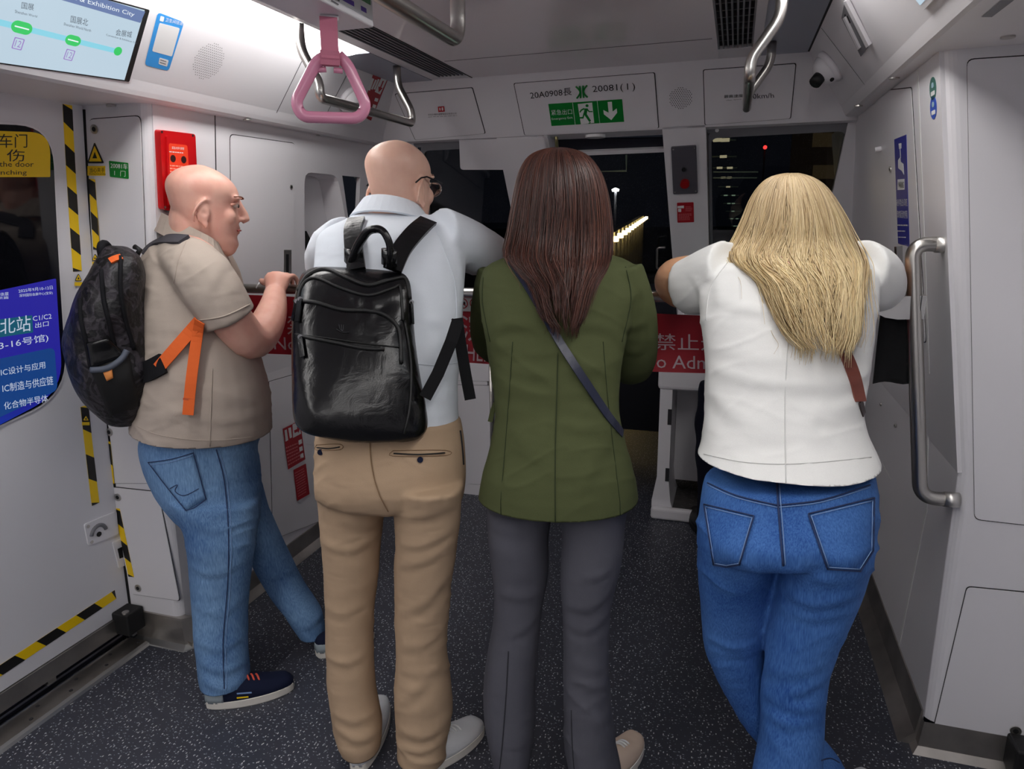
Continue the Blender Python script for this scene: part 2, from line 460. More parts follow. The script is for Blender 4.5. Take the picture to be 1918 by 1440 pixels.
# corner fillers between the niche outline and its bounding plate
rect = [(nlo[0], nlo[1]), (nhi[0], nlo[1]), (nhi[0], nhi[1]), (nlo[0], nhi[1])]
npts = [np.array(p) for p in niche]
def rect_pt(p):
    d = p - ctr; t = 1e9
    for ax in (0, 1):
        if d[ax] > 1e-9: t = min(t, (nhi[ax] - ctr[ax]) / d[ax])
        if d[ax] < -1e-9: t = min(t, (nlo[ax] - ctr[ax]) / d[ax])
    return ctr + d * t
ring_slab('niche_surround', LWU, [rect_pt(p) for p in npts], npts, -.02, 0, M_white, wl)
nin = [ctr + (p - ctr) * np.array([.86, .93]) for p in npts]
v = [LWU.pt(p, 0) for p in npts] + [LWU.pt(p, -.09) for p in nin]; k = len(npts)
mesh_obj('niche', v, [[i, (i + 1) % k, k + (i + 1) % k, k + i] for i in range(k)] + [[k + i for i in range(k)]], M_white, wl, smooth=False)
plate_px('niche_glass', LWU, ((574, 432), (620, 528), (574, 528)), .004, -.10, -.05, M_black, wl)
access_panel(LWU, ((432, 252), (553, 269), (549, 560), (436, 560)), .02, wl)
lk = lock(LWU, 545, 350, wl, .008)
plate_px('flush_pull', LWU, ((532, 468), (546, 468), (546, 517), (532, 517)), .002, 0, .005, M_steel, wl)
plate_px('flush_pull_slot', LWU, ((536, 476), (541, 476), (541, 514), (536, 514)), .003, .0051, .0056, M_black, wl)
for x in (402,):                                # vertical panel seam
    plate_px('panel_joint', LWU, ((x, 215), (x + 1.6, 215), (x + 8, 560), (x + 6, 560)), 0, 0.0003, .001, M_groove, wl)
access_panel(LWL, ((505, 715), (640, 676), (640, 960), (512, 1010)), .004, wl)
access_panel(LWL, ((574, 720), (640, 700), (640, 850), (574, 830)), .004, wl, proud=.006)
# skirting
bl = struct(prism_y('baseboard_left', [(-1.84, 0), (-1.80, 0), (-1.806, .008), (-1.826, .03), (-1.832, .10), (-1.84, .10)], 1.78, 2.74, M_steelb))
prism_y('skirting_bracket', [(-1.84, 0), (-1.80, 0), (-1.80, .16), (-1.84, .16)], 2.74, 2.77, M_white, bl)
# left cabinet beside the door (its end face looks back along the car)
lc = struct(mesh_obj('wall_left_cabinet', [], [], M_white), 'white equipment cabinet beside the left door')
def xin_l(z): return (-1.84 + .0278 * z) if z < .9 else (-1.815 + .125 * (z - .9))
def xout_l(z): return LD.X(z)
zs = [.12, .5, .9, 1.3, 1.7, 1.87]
R_ = .035; v = []; f = []
for z in zs:
    xi, xo = xin_l(z), xout_l(z) - .02
    v.append((xo, 1.78, z)); v.append((xi - R_, 1.78, z))
    for q in range(1, 6):
        t = math.pi / 2 * q / 6; v.append((xi - R_ + R_ * math.sin(t), 1.78 + R_ * (1 - math.cos(t)), z))
    v.append((xi, 1.78 + R_, z))
nr = 8
for i in range(len(zs) - 1):
    for q in range(nr - 1): f.append([i * nr + q, i * nr + q + 1, (i + 1) * nr + q + 1, (i + 1) * nr + q])
mesh_obj('cabinet_shell', v, f, M_white, lc, smooth=False)
prism_y('door_post', [(-2.20, .0), (-2.075, .0), (-2.05, .8), (-1.945, 1.87), (-2.1, 1.87)], 1.781, 1.80, M_white, lc)
slab('door_seal', LC, pxpoly(LC, ((241, 1135), (246, 1135), (221, 950), (209, 830), (193, 720), (174, 510), (166, 330), (160, 205), (155, 205), (160, 330), (168.5, 510), (187, 720), (204, 830), (216, 950))), -.002, .003, M_black, lc)
access_panel(LC, ((165, 224), (262, 217), (278, 640), (208, 640)), .02, lc)
access_panel(LC, ((196, 790), (326, 812), (326, 905), (212, 905)), .004, lc, proud=.003)
access_panel(LC, ((204, 912), (296, 922), (336, 1125), (246, 1112)), .012, lc)
for p in ((177, 242), (205, 809), (221, 931), (259, 1101)): lock(LC, *p, lc)
sk = mesh_obj('cabinet_skirting', [(-2.05, 1.775, .0), (-1.83, 1.775, 0), (-1.83, 1.772, .12), (-2.05, 1.772, .12), (-2.05, 1.80, .0), (-1.80, 1.80, 0), (-1.80, 1.80, .12), (-2.05, 1.8, .12),
    (-2.05, 1.755, 0), (-1.82, 1.755, 0)], [[0, 1, 2, 3], [1, 5, 6, 2], [3, 2, 6, 7]], M_steelb, lc)
mesh_obj('skirting_lip', [(-2.05, 1.776, .0), (-1.829, 1.776, 0), (-1.80, 1.81, 0), (-2.05, 1.750, .0), (-1.818, 1.750, 0), (-1.78, 1.81, 0), (-2.05, 1.776, .014), (-1.829, 1.776, .014), (-1.80, 1.81, .014), (-2.05, 1.752, .004), (-1.819, 1.752, .004), (-1.782, 1.81, .004)], [[3, 4, 10, 9], [4, 5, 11, 10], [9, 10, 7, 6], [10, 11, 8, 7]], mat('dull_aluminium', (.42, .42, .42), .45, 1), lc)
box('door_guide', (-2.075, 1.70, .06), (-2.0, 1.775, .145), M_black, lc, .006)
disc('guide_bolt', (-2.02, 1.715, .145), (0, 0, 1), .012, .006, M_steel, lc)
# ---- left sliding door
dr = struct(empty('door_1'), 'white sliding passenger door with a dark window')
def ld(a): return a
DT = .12; dh = 1.88
_z = np.linspace(DT, dh, 16); prism_y('door_leaf', [(LD.X(z), z) for z in _z] + [(LD.X(z) - .03, z) for z in _z[::-1]], Y0, 1.775, M_door, dr)
win = round_poly(pxpoly(LD, ((-200, 225), (95, 238), (124, 735), (-160, 870))), [.01, .11, .13, .01], 8)
slab('window_frame', LD, offset_poly(win, .008), 0, .004, M_white, dr)
slab('window_seal', LD, offset_poly(win, .002), .003, .0045, M_black, dr)
M_dglass = mat('dark_door_glass', srgb(9, 10, 15), 0.06, spec=.6)
slab('window_pane', LD, win, .0046, .006, M_dglass, dr)
# safety sticker on the glass
ys = round_poly(pxpoly(LD, ((-120, 240), (94, 248), (94, 331), (-120, 331)), .007), [.005, .10, .003, .003], 8)
st = thing('safety_sticker', 'yellow do-not-lean sticker at the top of the door window', 'sticker', LD.pt(ys[0]))
slab('sheet', LD, ys, .0062, .0072, M_yellow, st)
text('靠车门', LD, ((-34, 276), (51, 276), (51, 250), (-34, 250)), .0076, M_printk, st)
text('夹 伤', LD, ((-36, 301), (46, 302), (46, 280), (-36, 277)), .0076, M_printk, st)
text('Do not lean against the door', LD, ((-170, 314), (63, 315), (63, 302), (-170, 300)), .0076, M_printk, st)
text('to avoid pinching', LD, ((-92, 330), (50, 329), (50, 318), (-92, 317)), .0076, M_printk, st)
# door window display
M_disp = None
def display_mat():
    m, nt, b = new_mat('advert_screen')
    b.inputs['Roughness'].default_value = .12
    tc = N(nt, 'ShaderNodeTexCoord'); sp = N(nt, 'ShaderNodeSeparateXYZ'); nt.links.new(tc.outputs['Object'], sp.inputs[0])
    mr = N(nt, 'ShaderNodeMapRange'); mr.inputs[1].default_value = .62; mr.inputs[2].default_value = 1.25; nt.links.new(sp.outputs[2], mr.inputs[0])
    nz = N(nt, 'ShaderNodeTexNoise', i_Scale=5.0, i_Detail=6.0); nt.links.new(tc.outputs['Object'], nz.inputs['Vector'])
    ad = N(nt, 'ShaderNodeMath', operation='ADD'); nt.links.new(mr.outputs[0], ad.inputs[0])
    s2 = N(nt, 'ShaderNodeMath', operation='MULTIPLY_ADD'); s2.inputs[1].default_value = .35; s2.inputs[2].default_value = -.17
    nt.links.new(nz.outputs['Fac'], s2.inputs[0]); nt.links.new(s2.outputs[0], ad.inputs[1])
    cr = N(nt, 'ShaderNodeValToRGB'); e = cr.color_ramp.elements
    e[0].position = 0.0; e[0].color = (*srgb(10, 40, 90), 1); e[1].position = 1; e[1].color = (*srgb(45, 40, 165), 1)
    for p, c in ((.18, srgb(10, 105, 140)), (.36, srgb(12, 80, 160)), (.5, srgb(22, 50, 160)), (.62, srgb(34, 34, 150))):
        q = e.new(p); q.color = (*c, 1)
    nt.links.new(ad.outputs[0], cr.inputs[0]); b.inputs['Base Color'].default_value = (.01, .01, .02, 1); nt.links.new(cr.outputs[0], b.inputs['Emission Color'])
    b.inputs['Emission Strength'].default_value = .6; b.inputs['Specular IOR Level'].default_value = .3
    return m
M_disp = display_mat()
M_dispw = emis('advert_white', srgb(205, 215, 235), .6)
M_disppan = emis('advert_panel', srgb(18, 80, 165), .4)
M_dispg = emis('advert_teal', srgb(20, 110, 140), .4)
po = thing('advert_screen', 'blue advert screen in the lower door window', 'screen', LD.pt(LD.hit(0, 700)))
pp = round_poly(pxpoly(LD, ((-150, 575), (105, 521), (119, 733), (-120, 858)), .008), [.01, .005, .11, .01], 8)
slab('screen_face', LD, pp, .0062, .0078, M_disp, po)
inner = round_poly(pxpoly(LD, ((-100, 692), (102, 650), (108, 730), (-100, 828)), .008), [.01, .02, .02, .01], 5)
slab('info_panel', LD, inner, .0079, .0082, M_disppan, po)
slab('title_band', LD, pxpoly(LD, ((-60, 605), (60, 590), (62, 622), (-60, 640)), .008), .0079, .0082, M_dispg, po)
for body, q in (('2025年9月10-12日', ((35, 548), (99, 541), (98, 534), (34, 541))), ('深圳国际会展中心(宝安)', ((36, 557), (99, 551), (98, 545), (36, 550))),
                ('半导体展', ((-16, 556), (16, 553), (16, 546), (-16, 549))), ('创新篇', ((-16, 561), (16, 559), (16, 554), (-16, 556))),
                ('北站', ((0, 626), (58, 619), (57, 589), (0, 597))), ('C1/C2', ((62, 601), (97, 596), (96, 587), (61, 592))), ('出口', ((66, 614), (91, 610), (91, 600), (66, 604))),
                ('13-16号馆)', ((-10, 659), (91, 640), (90, 624), (-12, 641))), ('IC设计与应用', ((2, 704), (85, 689), (84, 676), (1, 690))),
                ('IC制造与供应链', ((5, 735), (100, 720), (99, 703), (4, 719))), ('化合物半导体', ((8, 767), (90, 752), (89, 738), (7, 753)))):
    text(body, LD, q, .0084, M_dispw, po)

def hazard(pl, a, b, w, n, label, side=1, off=0.0005, first=0, parent=None):
    """tape of yellow and black slanted blocks from pixel a to pixel b"""
    A_, B_ = pl.hit(*a, off), pl.hit(*b, off); d = B_ - A_; L = np.linalg.norm(d); d /= L; q = np.array([d[1], -d[0]]) * side
    t = thing('hazard_tape', label, 'tape', pl.pt(A_))
    o = slab('tape_base', pl, [A_ - q * w / 2, A_ + q * w / 2, B_ + q * w / 2, B_ - q * w / 2], off, off + .0006, M_yellow, t)
    s = L / n; sl = w * .75
    for i in range(n + 1):
        if (i + first) % 2: continue
        t0, t1 = i * s, (i + 1) * s
        poly = []
        for tt, e in ((t0, -1), (t1, -1), (t1 + sl, 1), (t0 + sl, 1)):
            poly.append(A_ + d * min(max(tt - sl / 2, 0), L) + q * e * w / 2)
        if np.linalg.norm(poly[0] - poly[1]) + np.linalg.norm(poly[2] - poly[3]) < .004: continue
        slab('black_stripe', pl, poly, off + .0006, off + .0011, M_tapeblk, t)
    return t
hazard(LD, (126, 196), (145, 508), .032, 8, 'black and yellow tape down the door edge, upper length', side=-1)
hazard(LD, (158, 760), (179, 944), .030, 4, 'black and yellow tape down the door edge, lower length', side=-1)
hazard(LC, (172, 335), (181, 468), .026, 4, 'black and yellow tape on cabinet below the pinch warning', side=-1, off=.0046)
hazard(LC, (201, 826), (209, 905), .026, 2, 'short black and yellow tape on the cabinet flap', side=-1, off=.0046)
hazard(LC, (219, 952), (246, 1080), .026, 4, 'black and yellow tape on the lowest cabinet door', side=-1, off=.0046)
hazard(LD, (-330, 1475), (216, 1113), .036, 12, 'black and yellow tape along the door bottom', side=1)
def warn(pl, tri, body, label, nm='warning_sticker'):
    t = thing(nm, label, 'sticker', pl.pt(pl.hit(*tri[0])))
    P3 = pxpoly(pl, tri, .001)
    slab('triangle', pl, round_poly(P3, .006, 3), .0045, .0052, M_tapeblk, t)
    c = np.mean(P3, axis=0); slab('triangle_face', pl, round_poly([c + (p - c) * .74 for p in P3], .003, 3), .0052, .0056, M_yellow, t)
    h = [c + (p - c) * .3 for p in P3]
    slab('hand_symbol', pl, [h[0], h[1] + (h[2] - h[1]) * .1, h[2]], .0056, .0060, M_tapeblk, t)
    slab('caption_plate', pl, pxpoly(pl, body, .001), .0045, .0052, M_yellow, t)
    return t
w1 = warn(LC, ((179, 266), (197, 306), (165, 306)), ((166, 311), (199, 311), (199, 329), (166, 329)), 'large yellow pinch warning triangle at the top of the cabinet')
text('当心夹手', LC, ((168, 323), (196, 323), (196, 314), (168, 314)), .0056, M_printk, w1)
text('Warning hand pinching', LC, ((167, 328), (198, 328), (198, 324), (167, 324)), .0056, M_printk, w1)
w2 = warn(LC, ((180, 474), (187, 488), (174, 488)), ((174, 490), (188, 490), (188, 498), (174, 498)), 'small yellow warning sticker on cabinet behind the black backpack top')
w3 = warn(LD, ((145, 511), (152, 526), (138, 526)), ((138, 528), (152, 528), (152, 535), (138, 535)), 'small yellow warning sticker on the door edge above the backpack')
w4 = warn(LD, ((159, 776), (166, 788), (152, 788)), ((152, 790), (166, 790), (166, 796), (152, 796)), 'small yellow warning sticker on the door edge below the backpack')
g = thing('door_number_sign', 'green 20081 door number sign on the cabinet', 'sign', LC.pt(LC.hit(222, 318)))
slab('plate', LC, round_poly(pxpoly(LC, ((204, 301), (240, 305), (241, 335), (206, 331)), .005), .003, 2), .0041, .0055, M_green, g)
text('20081车', LC, ((207, 315), (239, 317), (239, 307), (207, 304)), .0058, M_printw, g)
text('1  门', LC, ((214, 329), (235, 331), (235, 320), (214, 318)), .0058, M_printw, g)
# door hardware
dl = empty('door_isolator'); tag(dl, 'white door lock plate with curved slot low on the door', 'lock plate')
slab('plate', LD, round_poly(pxpoly(LD, ((158, 982), (218, 957), (222, 1000), (166, 1022)), .004), .008), .0002, .005, M_white, dl)
for p in ((165, 986), (172, 1015)): disc('screw', LD.pt(LD.hit(*p, .005), .005), LD.n, .006, .0015, M_steel, dl)
disc('key_socket', LD.pt(LD.hit(185, 1000, .005), .005), LD.n, .009, .003, M_black, dl)
arc = [LD.hit(185, 999, .005) + .030 * np.array([math.cos(t), math.sin(t)]) for t in np.linspace(.15, math.pi - .15, 12)]
tube('curved_slot', [LD.pt(a, .005) for a in arc], .007, M_grey, dl, 8, flat=None)
d2 = empty('door_latch'); tag(d2, 'small white latch plate with black notch at the door edge', 'latch')
slab('plate', LD, round_poly(pxpoly(LD, ((211, 1016), (226, 1009), (236, 1058), (223, 1064)), .004), .004), .0002, .005, M_white, d2)
slab('notch', LD, pxpoly(LD, ((220, 1028), (230, 1023), (235, 1042), (224, 1046)), .005), .005, .0056, M_black, d2)
# sill tracks
sill = struct(empty('trim_1'), 'steel door sill with sliding track')
prism_y('kick_rail', [(-2.10, .06), (-2.06, .06), (-2.062, .118), (-2.10, .118)], Y0, 1.76, M_steelb, sill)
prism_y('track_groove', [(-2.16, .0), (-2.09, .0), (-2.09, .06), (-2.16, .06)], Y0, 1.76, mat('track_dark', srgb(52, 52, 62), .5, .6), sill)
for x, z0 in ((-2.088, .052), (-2.082, .038), (-2.072, .022)):
    prism_y('track_rib', [(x - .01, z0 - .012), (x, z0 - .012), (x, z0 - .004), (x - .01, z0 - .004)], Y0, 1.74, mat('track_rib_metal', (.25, .25, .3), .4, 1), sill)
prism_y('sill_edge', [(-2.075, .0), (-2.066, .0), (-2.066, .018), (-2.075, .018)], Y0, 1.745, M_chrome, sill)
prism_y('sill_plate', [(-2.066, .0), (-1.985, .0), (-1.99, .012), (-2.066, .014)], Y0, 1.755, M_steelb, sill)
prism_y('sill_lip', [(-1.99, .0), (-1.972, .0), (-1.978, .008), (-1.99, .012)], Y0, 1.755, mat('dull_aluminium', (.42, .42, .42), .45, 1), sill)
for y in np.arange(.9, 1.75, .14):
    disc('sill_screw', (-2.01, y, .0128), (0, 0, 1), .006, .0012, M_groove, sill, 12)
    disc('sill_screw', (-2.045, y + .05, .0134), (0, 0, 1), .006, .0012, M_groove, sill, 12)
box('track_stop', (-2.09, 1.43, .04), (-2.066, 1.46, .062), M_steel, sill)

# ---- left cove
lip_l = [(-1.48, 2.10), (-1.625, 1.905), (-1.640, 1.880), (-1.648, 1.868), (-1.662, 1.862), (-2.0, 1.868), (-2.0, 1.9), (-1.70, 1.92), (-1.52, 2.14), (-1.48, 2.14)]
cv = struct(prism_y('trim_2', lip_l, Y0, 3.3, M_white), 'white ceiling cove along the left side')
for y in (2.32, 2.62):
    slab('cove_joint', CL, [(y, .01), (y + .003, .01), (y + .003, .262), (y, .262)], .0002, .0008, M_prints, cv)
for p, z in (((208, 197), 1.862), ((463, 224), 1.862), ((593, 253), 1.862)):
    c = PZ(*p, z); disc('downlight', c - np.array([0, 0, .003]), (0, 0, 1), .014, .004, M_steel, cv, 16)
lip_r = [(.2225, 2.10), (.365, 1.918), (.378, 1.897), (.384, 1.888), (.395, 1.884), (.9, 1.888), (.9, 1.91), (.44, 1.93), (.26, 2.14), (.2225, 2.14)]
cvr = struct(prism_y('trim_3', lip_r, Y0, 3.3, M_white), 'white ceiling cove along the right side')
slab('cove_joint', CR, [(-2.62, .0), (-2.617, .0), (-2.617, .25), (-2.62, .25)], .0002, .0008, M_prints, cvr)
for p in ((1608, 198), (1675, 146), (1888, 69)):
    c = PZ(*p, 1.884); disc('downlight', c - np.array([0, 0, .003]), (0, 0, 1), .014, .004, M_steel, cvr, 16)
c = PZ(1870, 17, 1.884)
mesh_obj('soffit_slot', [PZ(1838, 32, 1.8835), PZ(1858, 32, 1.8835), PZ(1900, 0, 1.8835), PZ(1876, 0, 1.8835)], [[0, 1, 2, 3]], M_grey, cvr)

# ---- right side
wr = struct(mesh_obj('wall_right', [(.60, 1.99, 0), (.60, 4.2, 0), (.594, 4.2, .85), (.594, 1.99, .85)], [[0, 1, 2, 3]], M_white), 'white moulded panels of the right cab side')
slab('wall_panel', RWU, [(-2.0, 0), (-.01, 0), (-.01, 1.06), (-2.0, 1.06)], -.02, 0, M_white, wr)
def xin_r(z): return (.60 - .007 * z) if z < .85 else (.594 - .158 * (z - .85))
v = []; f = []; zs = [.10, .5, .85, 1.2, 1.6, 1.89]
for z in zs:
    xi = xin_r(z)
    v.append((xi, 1.98 + R_, z))
    for q in range(1, 6):
        t = math.pi / 2 * q / 6; v.append((xi + R_ - R_ * math.cos(t), 1.98 + R_ - R_ * math.sin(t), z))
    v.append((xi + R_, 1.98, z)); v.append((1.0, 1.98, z))
for i in range(len(zs) - 1):
    for q in range(nr - 1): f.append([i * nr + q, i * nr + q + 1, (i + 1) * nr + q + 1, (i + 1) * nr + q])
rc = struct(mesh_obj('wall_right_cabinet', v, f, M_white), 'white equipment cabinet beside the right door')
access_panel(RCB, ((1812, 112), (2000, 100), (2000, 992), (1826, 972)), .015, rc)
access_panel(RCB, ((1812, 1100), (2000, 1118), (2000, 1400), (1750, 1361)), .012, rc)
lock(RCB, 1902, 1368, rc)
box('door_guide', (.80, 1.90, .02), (.93, 1.977, .115), M_black, rc, .008)
tube('guide_arm', [(.82, 1.895, .1), (.86, 1.89, .08), (.9, 1.89, .05)], .006, M_steel, rc, 8)
mesh_obj('cabinet_skirting', [(.575, 1.955, 0), (.82, 1.955, 0), (.59, 1.972, .02), (.82, 1.972, .02), (.598, 1.975, .10), (.82, 1.975, .10), (.575, 2.03, 0), (.59, 2.03, .02), (.598, 2.03, .10)],
    [[0, 1, 3, 2], [2, 3, 5, 4], [0, 2, 7, 6], [2, 4, 8, 7]], M_steelb, rc)
br_ = struct(prism_y('baseboard_right', [(.60, 0), (.545, 0), (.555, .010), (.585, .04), (.595, .12), (.60, .12)], 2.0, 3.4, M_steelb))
access_panel(RWU, ((1640, 172), (1706, 165), (1733, 640), (1662, 640)), .012, wr, proud=.003)
plate_px('panel_joint', RWU, ((1717, 128), (1719.5, 128), (1741, 700), (1738, 700)), 0, .0003, .0012, M_printw, wr)
plate_px('panel_joint', RWL, ((1738, 720), (1741, 720), (1736, 960), (1732, 960)), 0, .0003, .0012, M_printw, wr)
plate_px('panel_joint', RWL, ((1732, 960), (1735, 960), (1674, 1262), (1671, 1262)), 0, .0003, .0012, M_printw, wr)
lock(RWU, 1668, 317, wr, .009)
plate_px('panel_latch', RWU, ((1675, 462), (1679, 462), (1681, 535), (1677, 535)), .001, .001, .02, M_chrome, wr)
for p in ((1650, 757), (1677, 797)): lock(RWL, *p, wr, .007)
plate_px('scratch_line', RWL, ((1634, 838), (1636, 836), (1669, 898), (1668, 900)), 0, .0003, .0012, M_printw, wr)
disc('coat_hook', RWU.pt(RWU.hit(1652, 278, .0), .0), RWU.n, .008, .022, M_white, wr, 14)
# right door and car behind the camera
dr2 = struct(empty('door_2'), 'white sliding door on the right side behind the camera')
slab('door_leaf', RD, [(-1.97, .1), (5.0, .1), (5.0, 1.92), (-1.97, 1.92)], -.03, 0, M_door, dr2)
slab('window_pane', RD, rr(-1.4, .85, -.7, 1.65, .1), .0, .003, M_dglass, dr2)
slab('window_pane', RD, rr(-.2, .85, .5, 1.65, .1), .0, .003, M_dglass, dr2)
struct(box('wall_back', (-2.2, Y0 - .05, 0), (1.0, Y0, 2.2), M_white), 'white end wall of the car')
box('kick_rail', (.86, Y0, 0), (.95, 1.98, .1), M_steelb, dr2)

# ================================================================== nose of the train
wf = struct(mesh_obj('wall_front', [], [], M_fascia), 'white sloping front wall of the cab')
def fv(z): return (z - ZC) / .799 * 1.0            # distance along FP for a height
slab('fascia', FP, [(-1.66, fv(1.872)), (.50, fv(1.872)), (.50, .02), (-1.66, .02)], -.03, 0, M_fascia, wf)
y_f = fpy(1.872)
mesh_obj('fascia_return', [(-1.66, y_f, 1.872), (.5, y_f, 1.872), (.5, y_f + .12, 1.862), (-1.66, y_f + .12, 1.862)], [[0, 1, 2, 3]], M_fascia, wf)
WP = Plane(np.array((0, 3.0, ZC)) - np.array(FPN) * .05, (1, 0, 0), FPN)
DP = Plane(np.array((0, 3.0, ZC)) - np.array(FPN) * .13, (1, 0, 0), FPN)
# mullions and outer fillers
plate_px('pillar', FP, ((930, 258), (1026, 258), (1105, 700), (1020, 700)), .004, -.12, 0, M_fascia, wf)
plate_px('pillar', FP, ((1240, 238), (1322, 234), (1332, 640), (1272, 640)), .004, -.12, 0, M_fascia, wf)
zb = 1.02
def wpx(z): return 3.0 + (ZC - z) * .7525 + .06
slab('front_filler', FP, [(-1.90, fv(1.875)), (-1.50, fv(1.875)), (-1.56, fv(1.60)), (-1.60, fv(zb)), (-1.90, fv(zb))], -.08, -.035, M_fascia, wf)
slab('front_filler', FP, [(.405, fv(1.875)), (.70, fv(1.875)), (.70, fv(zb)), (.345, fv(zb)), (.395, fv(1.6))], -.08, -.035, M_fascia, wf)
# windscreens
def windscreen(name, poly, lab):
    w_ = struct(empty(name), lab)
    out = round_poly(poly, .03)
    inn = [p for p in round_poly(offset_poly(poly, -.014), .03)]
    ring_slab('frame', WP, offset_poly(out, .02), inn, -.02, .008, M_grey, w_)
    slab('rubber_edge', WP, out, -.022, -.016, M_black, w_) if False else None
    slab('pane', WP, inn, -.008, -.004, M_glass, w_)
    return w_
windscreen('window_1', pxpoly(WP, ((792, 276), (960, 268), (1040, 640), (828, 640))), 'dark left windscreen behind the bald man')
windscreen('window_2', pxpoly(WP, ((1330, 252), (1588, 238), (1510, 640), (1336, 640))), 'dark right windscreen behind the blonde woman')
plate_px('window_head', WP, ((1322, 234), (1600, 214), (1592, 236), (1326, 250)), .002, -.01, .012, M_grey, wf)
plate_px('window_head', WP, ((770, 268), (935, 262), (936, 276), (780, 276)), .002, -.01, .012, M_grey, wf)
for p in ((1343, 244), (1530, 228)): disc('screw', WP.pt(WP.hit(*p, .013), .013), WP.n, .008, .002, M_printw, wf, 12)
vis = plate_px('sun_visor', FP, ((860, 262), (940, 260), (952, 318), (862, 318)), [.002, .002, .004, .02], -.03, -.012, M_fascia, wf)
# emergency door in the middle
ed = struct(empty('door_3'), 'front emergency door with a tall dark window')
slab('door_glass', DP, pxpoly(DP, ((1030, 284), (1246, 276), (1262, 620), (1100, 620))), -.004, 0, M_glass, ed)
plate_px('head_bar', DP, ((1030, 287), (1246, 278), (1246, 285), (1030, 294)), 0, -.005, .02, M_fascia, ed)
plate_px('head_glass', DP, ((1030, 262), (1246, 258), (1246, 279), (1030, 288)), 0, -.004, .003, mat('smoked_strip', srgb(30, 30, 42), .3), ed)
M_dgrey = mat('dark_grey_door', srgb(62, 62, 70), .5)
slab('door_leaf', DP, [(-.92, fv(1.13)), (-.28, fv(1.13)), (-.28, -2.66), (-.92, -2.66)], -.03, .0, M_dgrey, ed)
slab('door_rail', DP, [(-.92, fv(1.13)), (-.28, fv(1.13)), (-.28, fv(1.09)), (-.92, fv(1.09))], 0, .02, M_black, ed)
hp = [DP.pt(DP.hit(*p, .04), .04) for p in ((1246, 463), (1231, 464), (1230, 503), (1246, 505))]
tube('door_handle', smooth_path(hp, .015), .006, M_steel, ed, 8)
disc('dome_light', np.array((-.62, y_f + .05, 1.868)), (0, 0, -1), .045, .012, M_printw, ed, 20)
slab('door_jamb', FP, [(-.845, fv(1.87)), (-.83, fv(1.87)), (-.83, fv(.1)), (-.845, fv(.1))], -.13, 0, M_fascia, ed)
tube('jamb_bolt', [FP.pt(FP.hit(1038, 262), -.04), FP.pt(FP.hit(1040, 285), -.04)], .008, mat('brass', (.55, .5, .25), .4, 1), ed, 8)
# fascia panels with their prints
access_panel(FP, ((963, 157), (1225, 137), (1233, 240), (983, 253)), .008, wf, M_fascia, gap=.004)
access_panel(FP, ((740, 177), (884, 165), (908, 250), (778, 262)), .008, wf, M_fascia, gap=.004)
access_panel(FP, ((1318, 132), (1490, 120), (1480, 222), (1321, 234)), .008, wf, M_fascia, gap=.004)
ft = thing('train_number', 'train number lettering with green emblem on the middle fascia panel', 'lettering', FP.pt(FP.hit(1090, 180)))
text('20A0908長', FP, ((994, 186), (1071, 178), (1070, 164), (992, 172)), .006, M_printk, ft)
text('20081( I )', FP, ((1111, 176), (1190, 171), (1189, 155), (1109, 161)), .006, M_printk, ft)
# emblem: paired curved strokes
eb = [FP.hit(*p, .006) for p in ((1080, 184), (1101, 182), (1100, 160), (1078, 162))]
def ebp(a, b): return FP.pt((1 - b) * ((1 - a) * eb[0] + a * eb[1]) + b * ((1 - a) * eb[3] + a * eb[2]), .0065)
for s in (0, 1):
    for off in (0, .22):
        pts = []
        for t in np.linspace(0, 1, 11):
            x = .02 + .33 * (1 - abs(2 * t - 1) ** 1.7) if off == 0 else .36 + .03 * (1 - (2 * t - 1) ** 2)
            pts.append(ebp(x if s == 0 else 1 - x, t))
        tube('emblem_stroke', pts, .0036, M_green, ft, 6)
es = thing('exit_sign', 'green emergency exit sign with running figure and down arrow', 'sign', FP.pt(FP.hit(1100, 220)))
slab('plate', FP, pxpoly(FP, ((1027, 195), (1165, 186), (1169, 228), (1033, 236)), .0055), .0042, .0055, M_green, es)
text('紧急出口', FP, ((1033, 216), (1072, 214), (1071, 204), (1032, 206)), .006, M_printw, es)
text('Emergency Exit', FP, ((1034, 226), (1073, 223), (1072, 218), (1033, 221)), .006, M_printw, es)
for a, b in (((1072, 192.5), (1077, 234)), ((1118, 189), (1123, 231))):
    slab('divider', FP, pxpoly(FP, (a, (a[0] + .8, a[1]), (b[0] + .8, b[1]), b), .006), .0055, .006, M_printw, es)
slab('door_symbol', FP, pxpoly(FP, ((1082, 195), (1109, 192), (1113, 230), (1088, 233)), .006), .0055, .0059, M_printw, es)
def poly_sym(nm, pts, d, m, par): slab(nm, FP, pxpoly(FP, pts, d), d - .0003, d, m, par)
c = FP.hit(1099.5, 198, .0065); disc('figure_head', FP.pt(c, .0062), FP.n, .0065, .0003, M_green, es, 14)
for pts in (((1095, 203), (1101, 203), (1099, 214), (1093, 213)), ((1094, 202), (1088, 205), (1085, 210), (1087, 211), (1090, 207), (1095, 205)), ((1100, 203), (1104, 208), (1110, 208), (1110, 210), (1103, 210), (1099, 206)),
            ((1093, 211), (1095, 214), (1093, 222), (1084, 222), (1084, 219.5), (1091, 219)), ((1094, 212), (1098, 212), (1107, 226), (1104, 229), (1095, 216)), ((1104, 229), (1107, 229), (1105, 232), (1102, 231))):
    poly_sym('figure', pts, .0065, M_green, es)
poly_sym('arrow', ((1138, 191), (1146, 190.5), (1147.5, 209), (1155, 203), (1156, 211), (1145, 225), (1131, 214), (1130, 206), (1140, 211)), .0062, M_printw, es)
lg = thing('maker_logo', 'small red maker logo with fine print on the left fascia panel', 'logo', FP.pt(FP.hit(830, 210)))
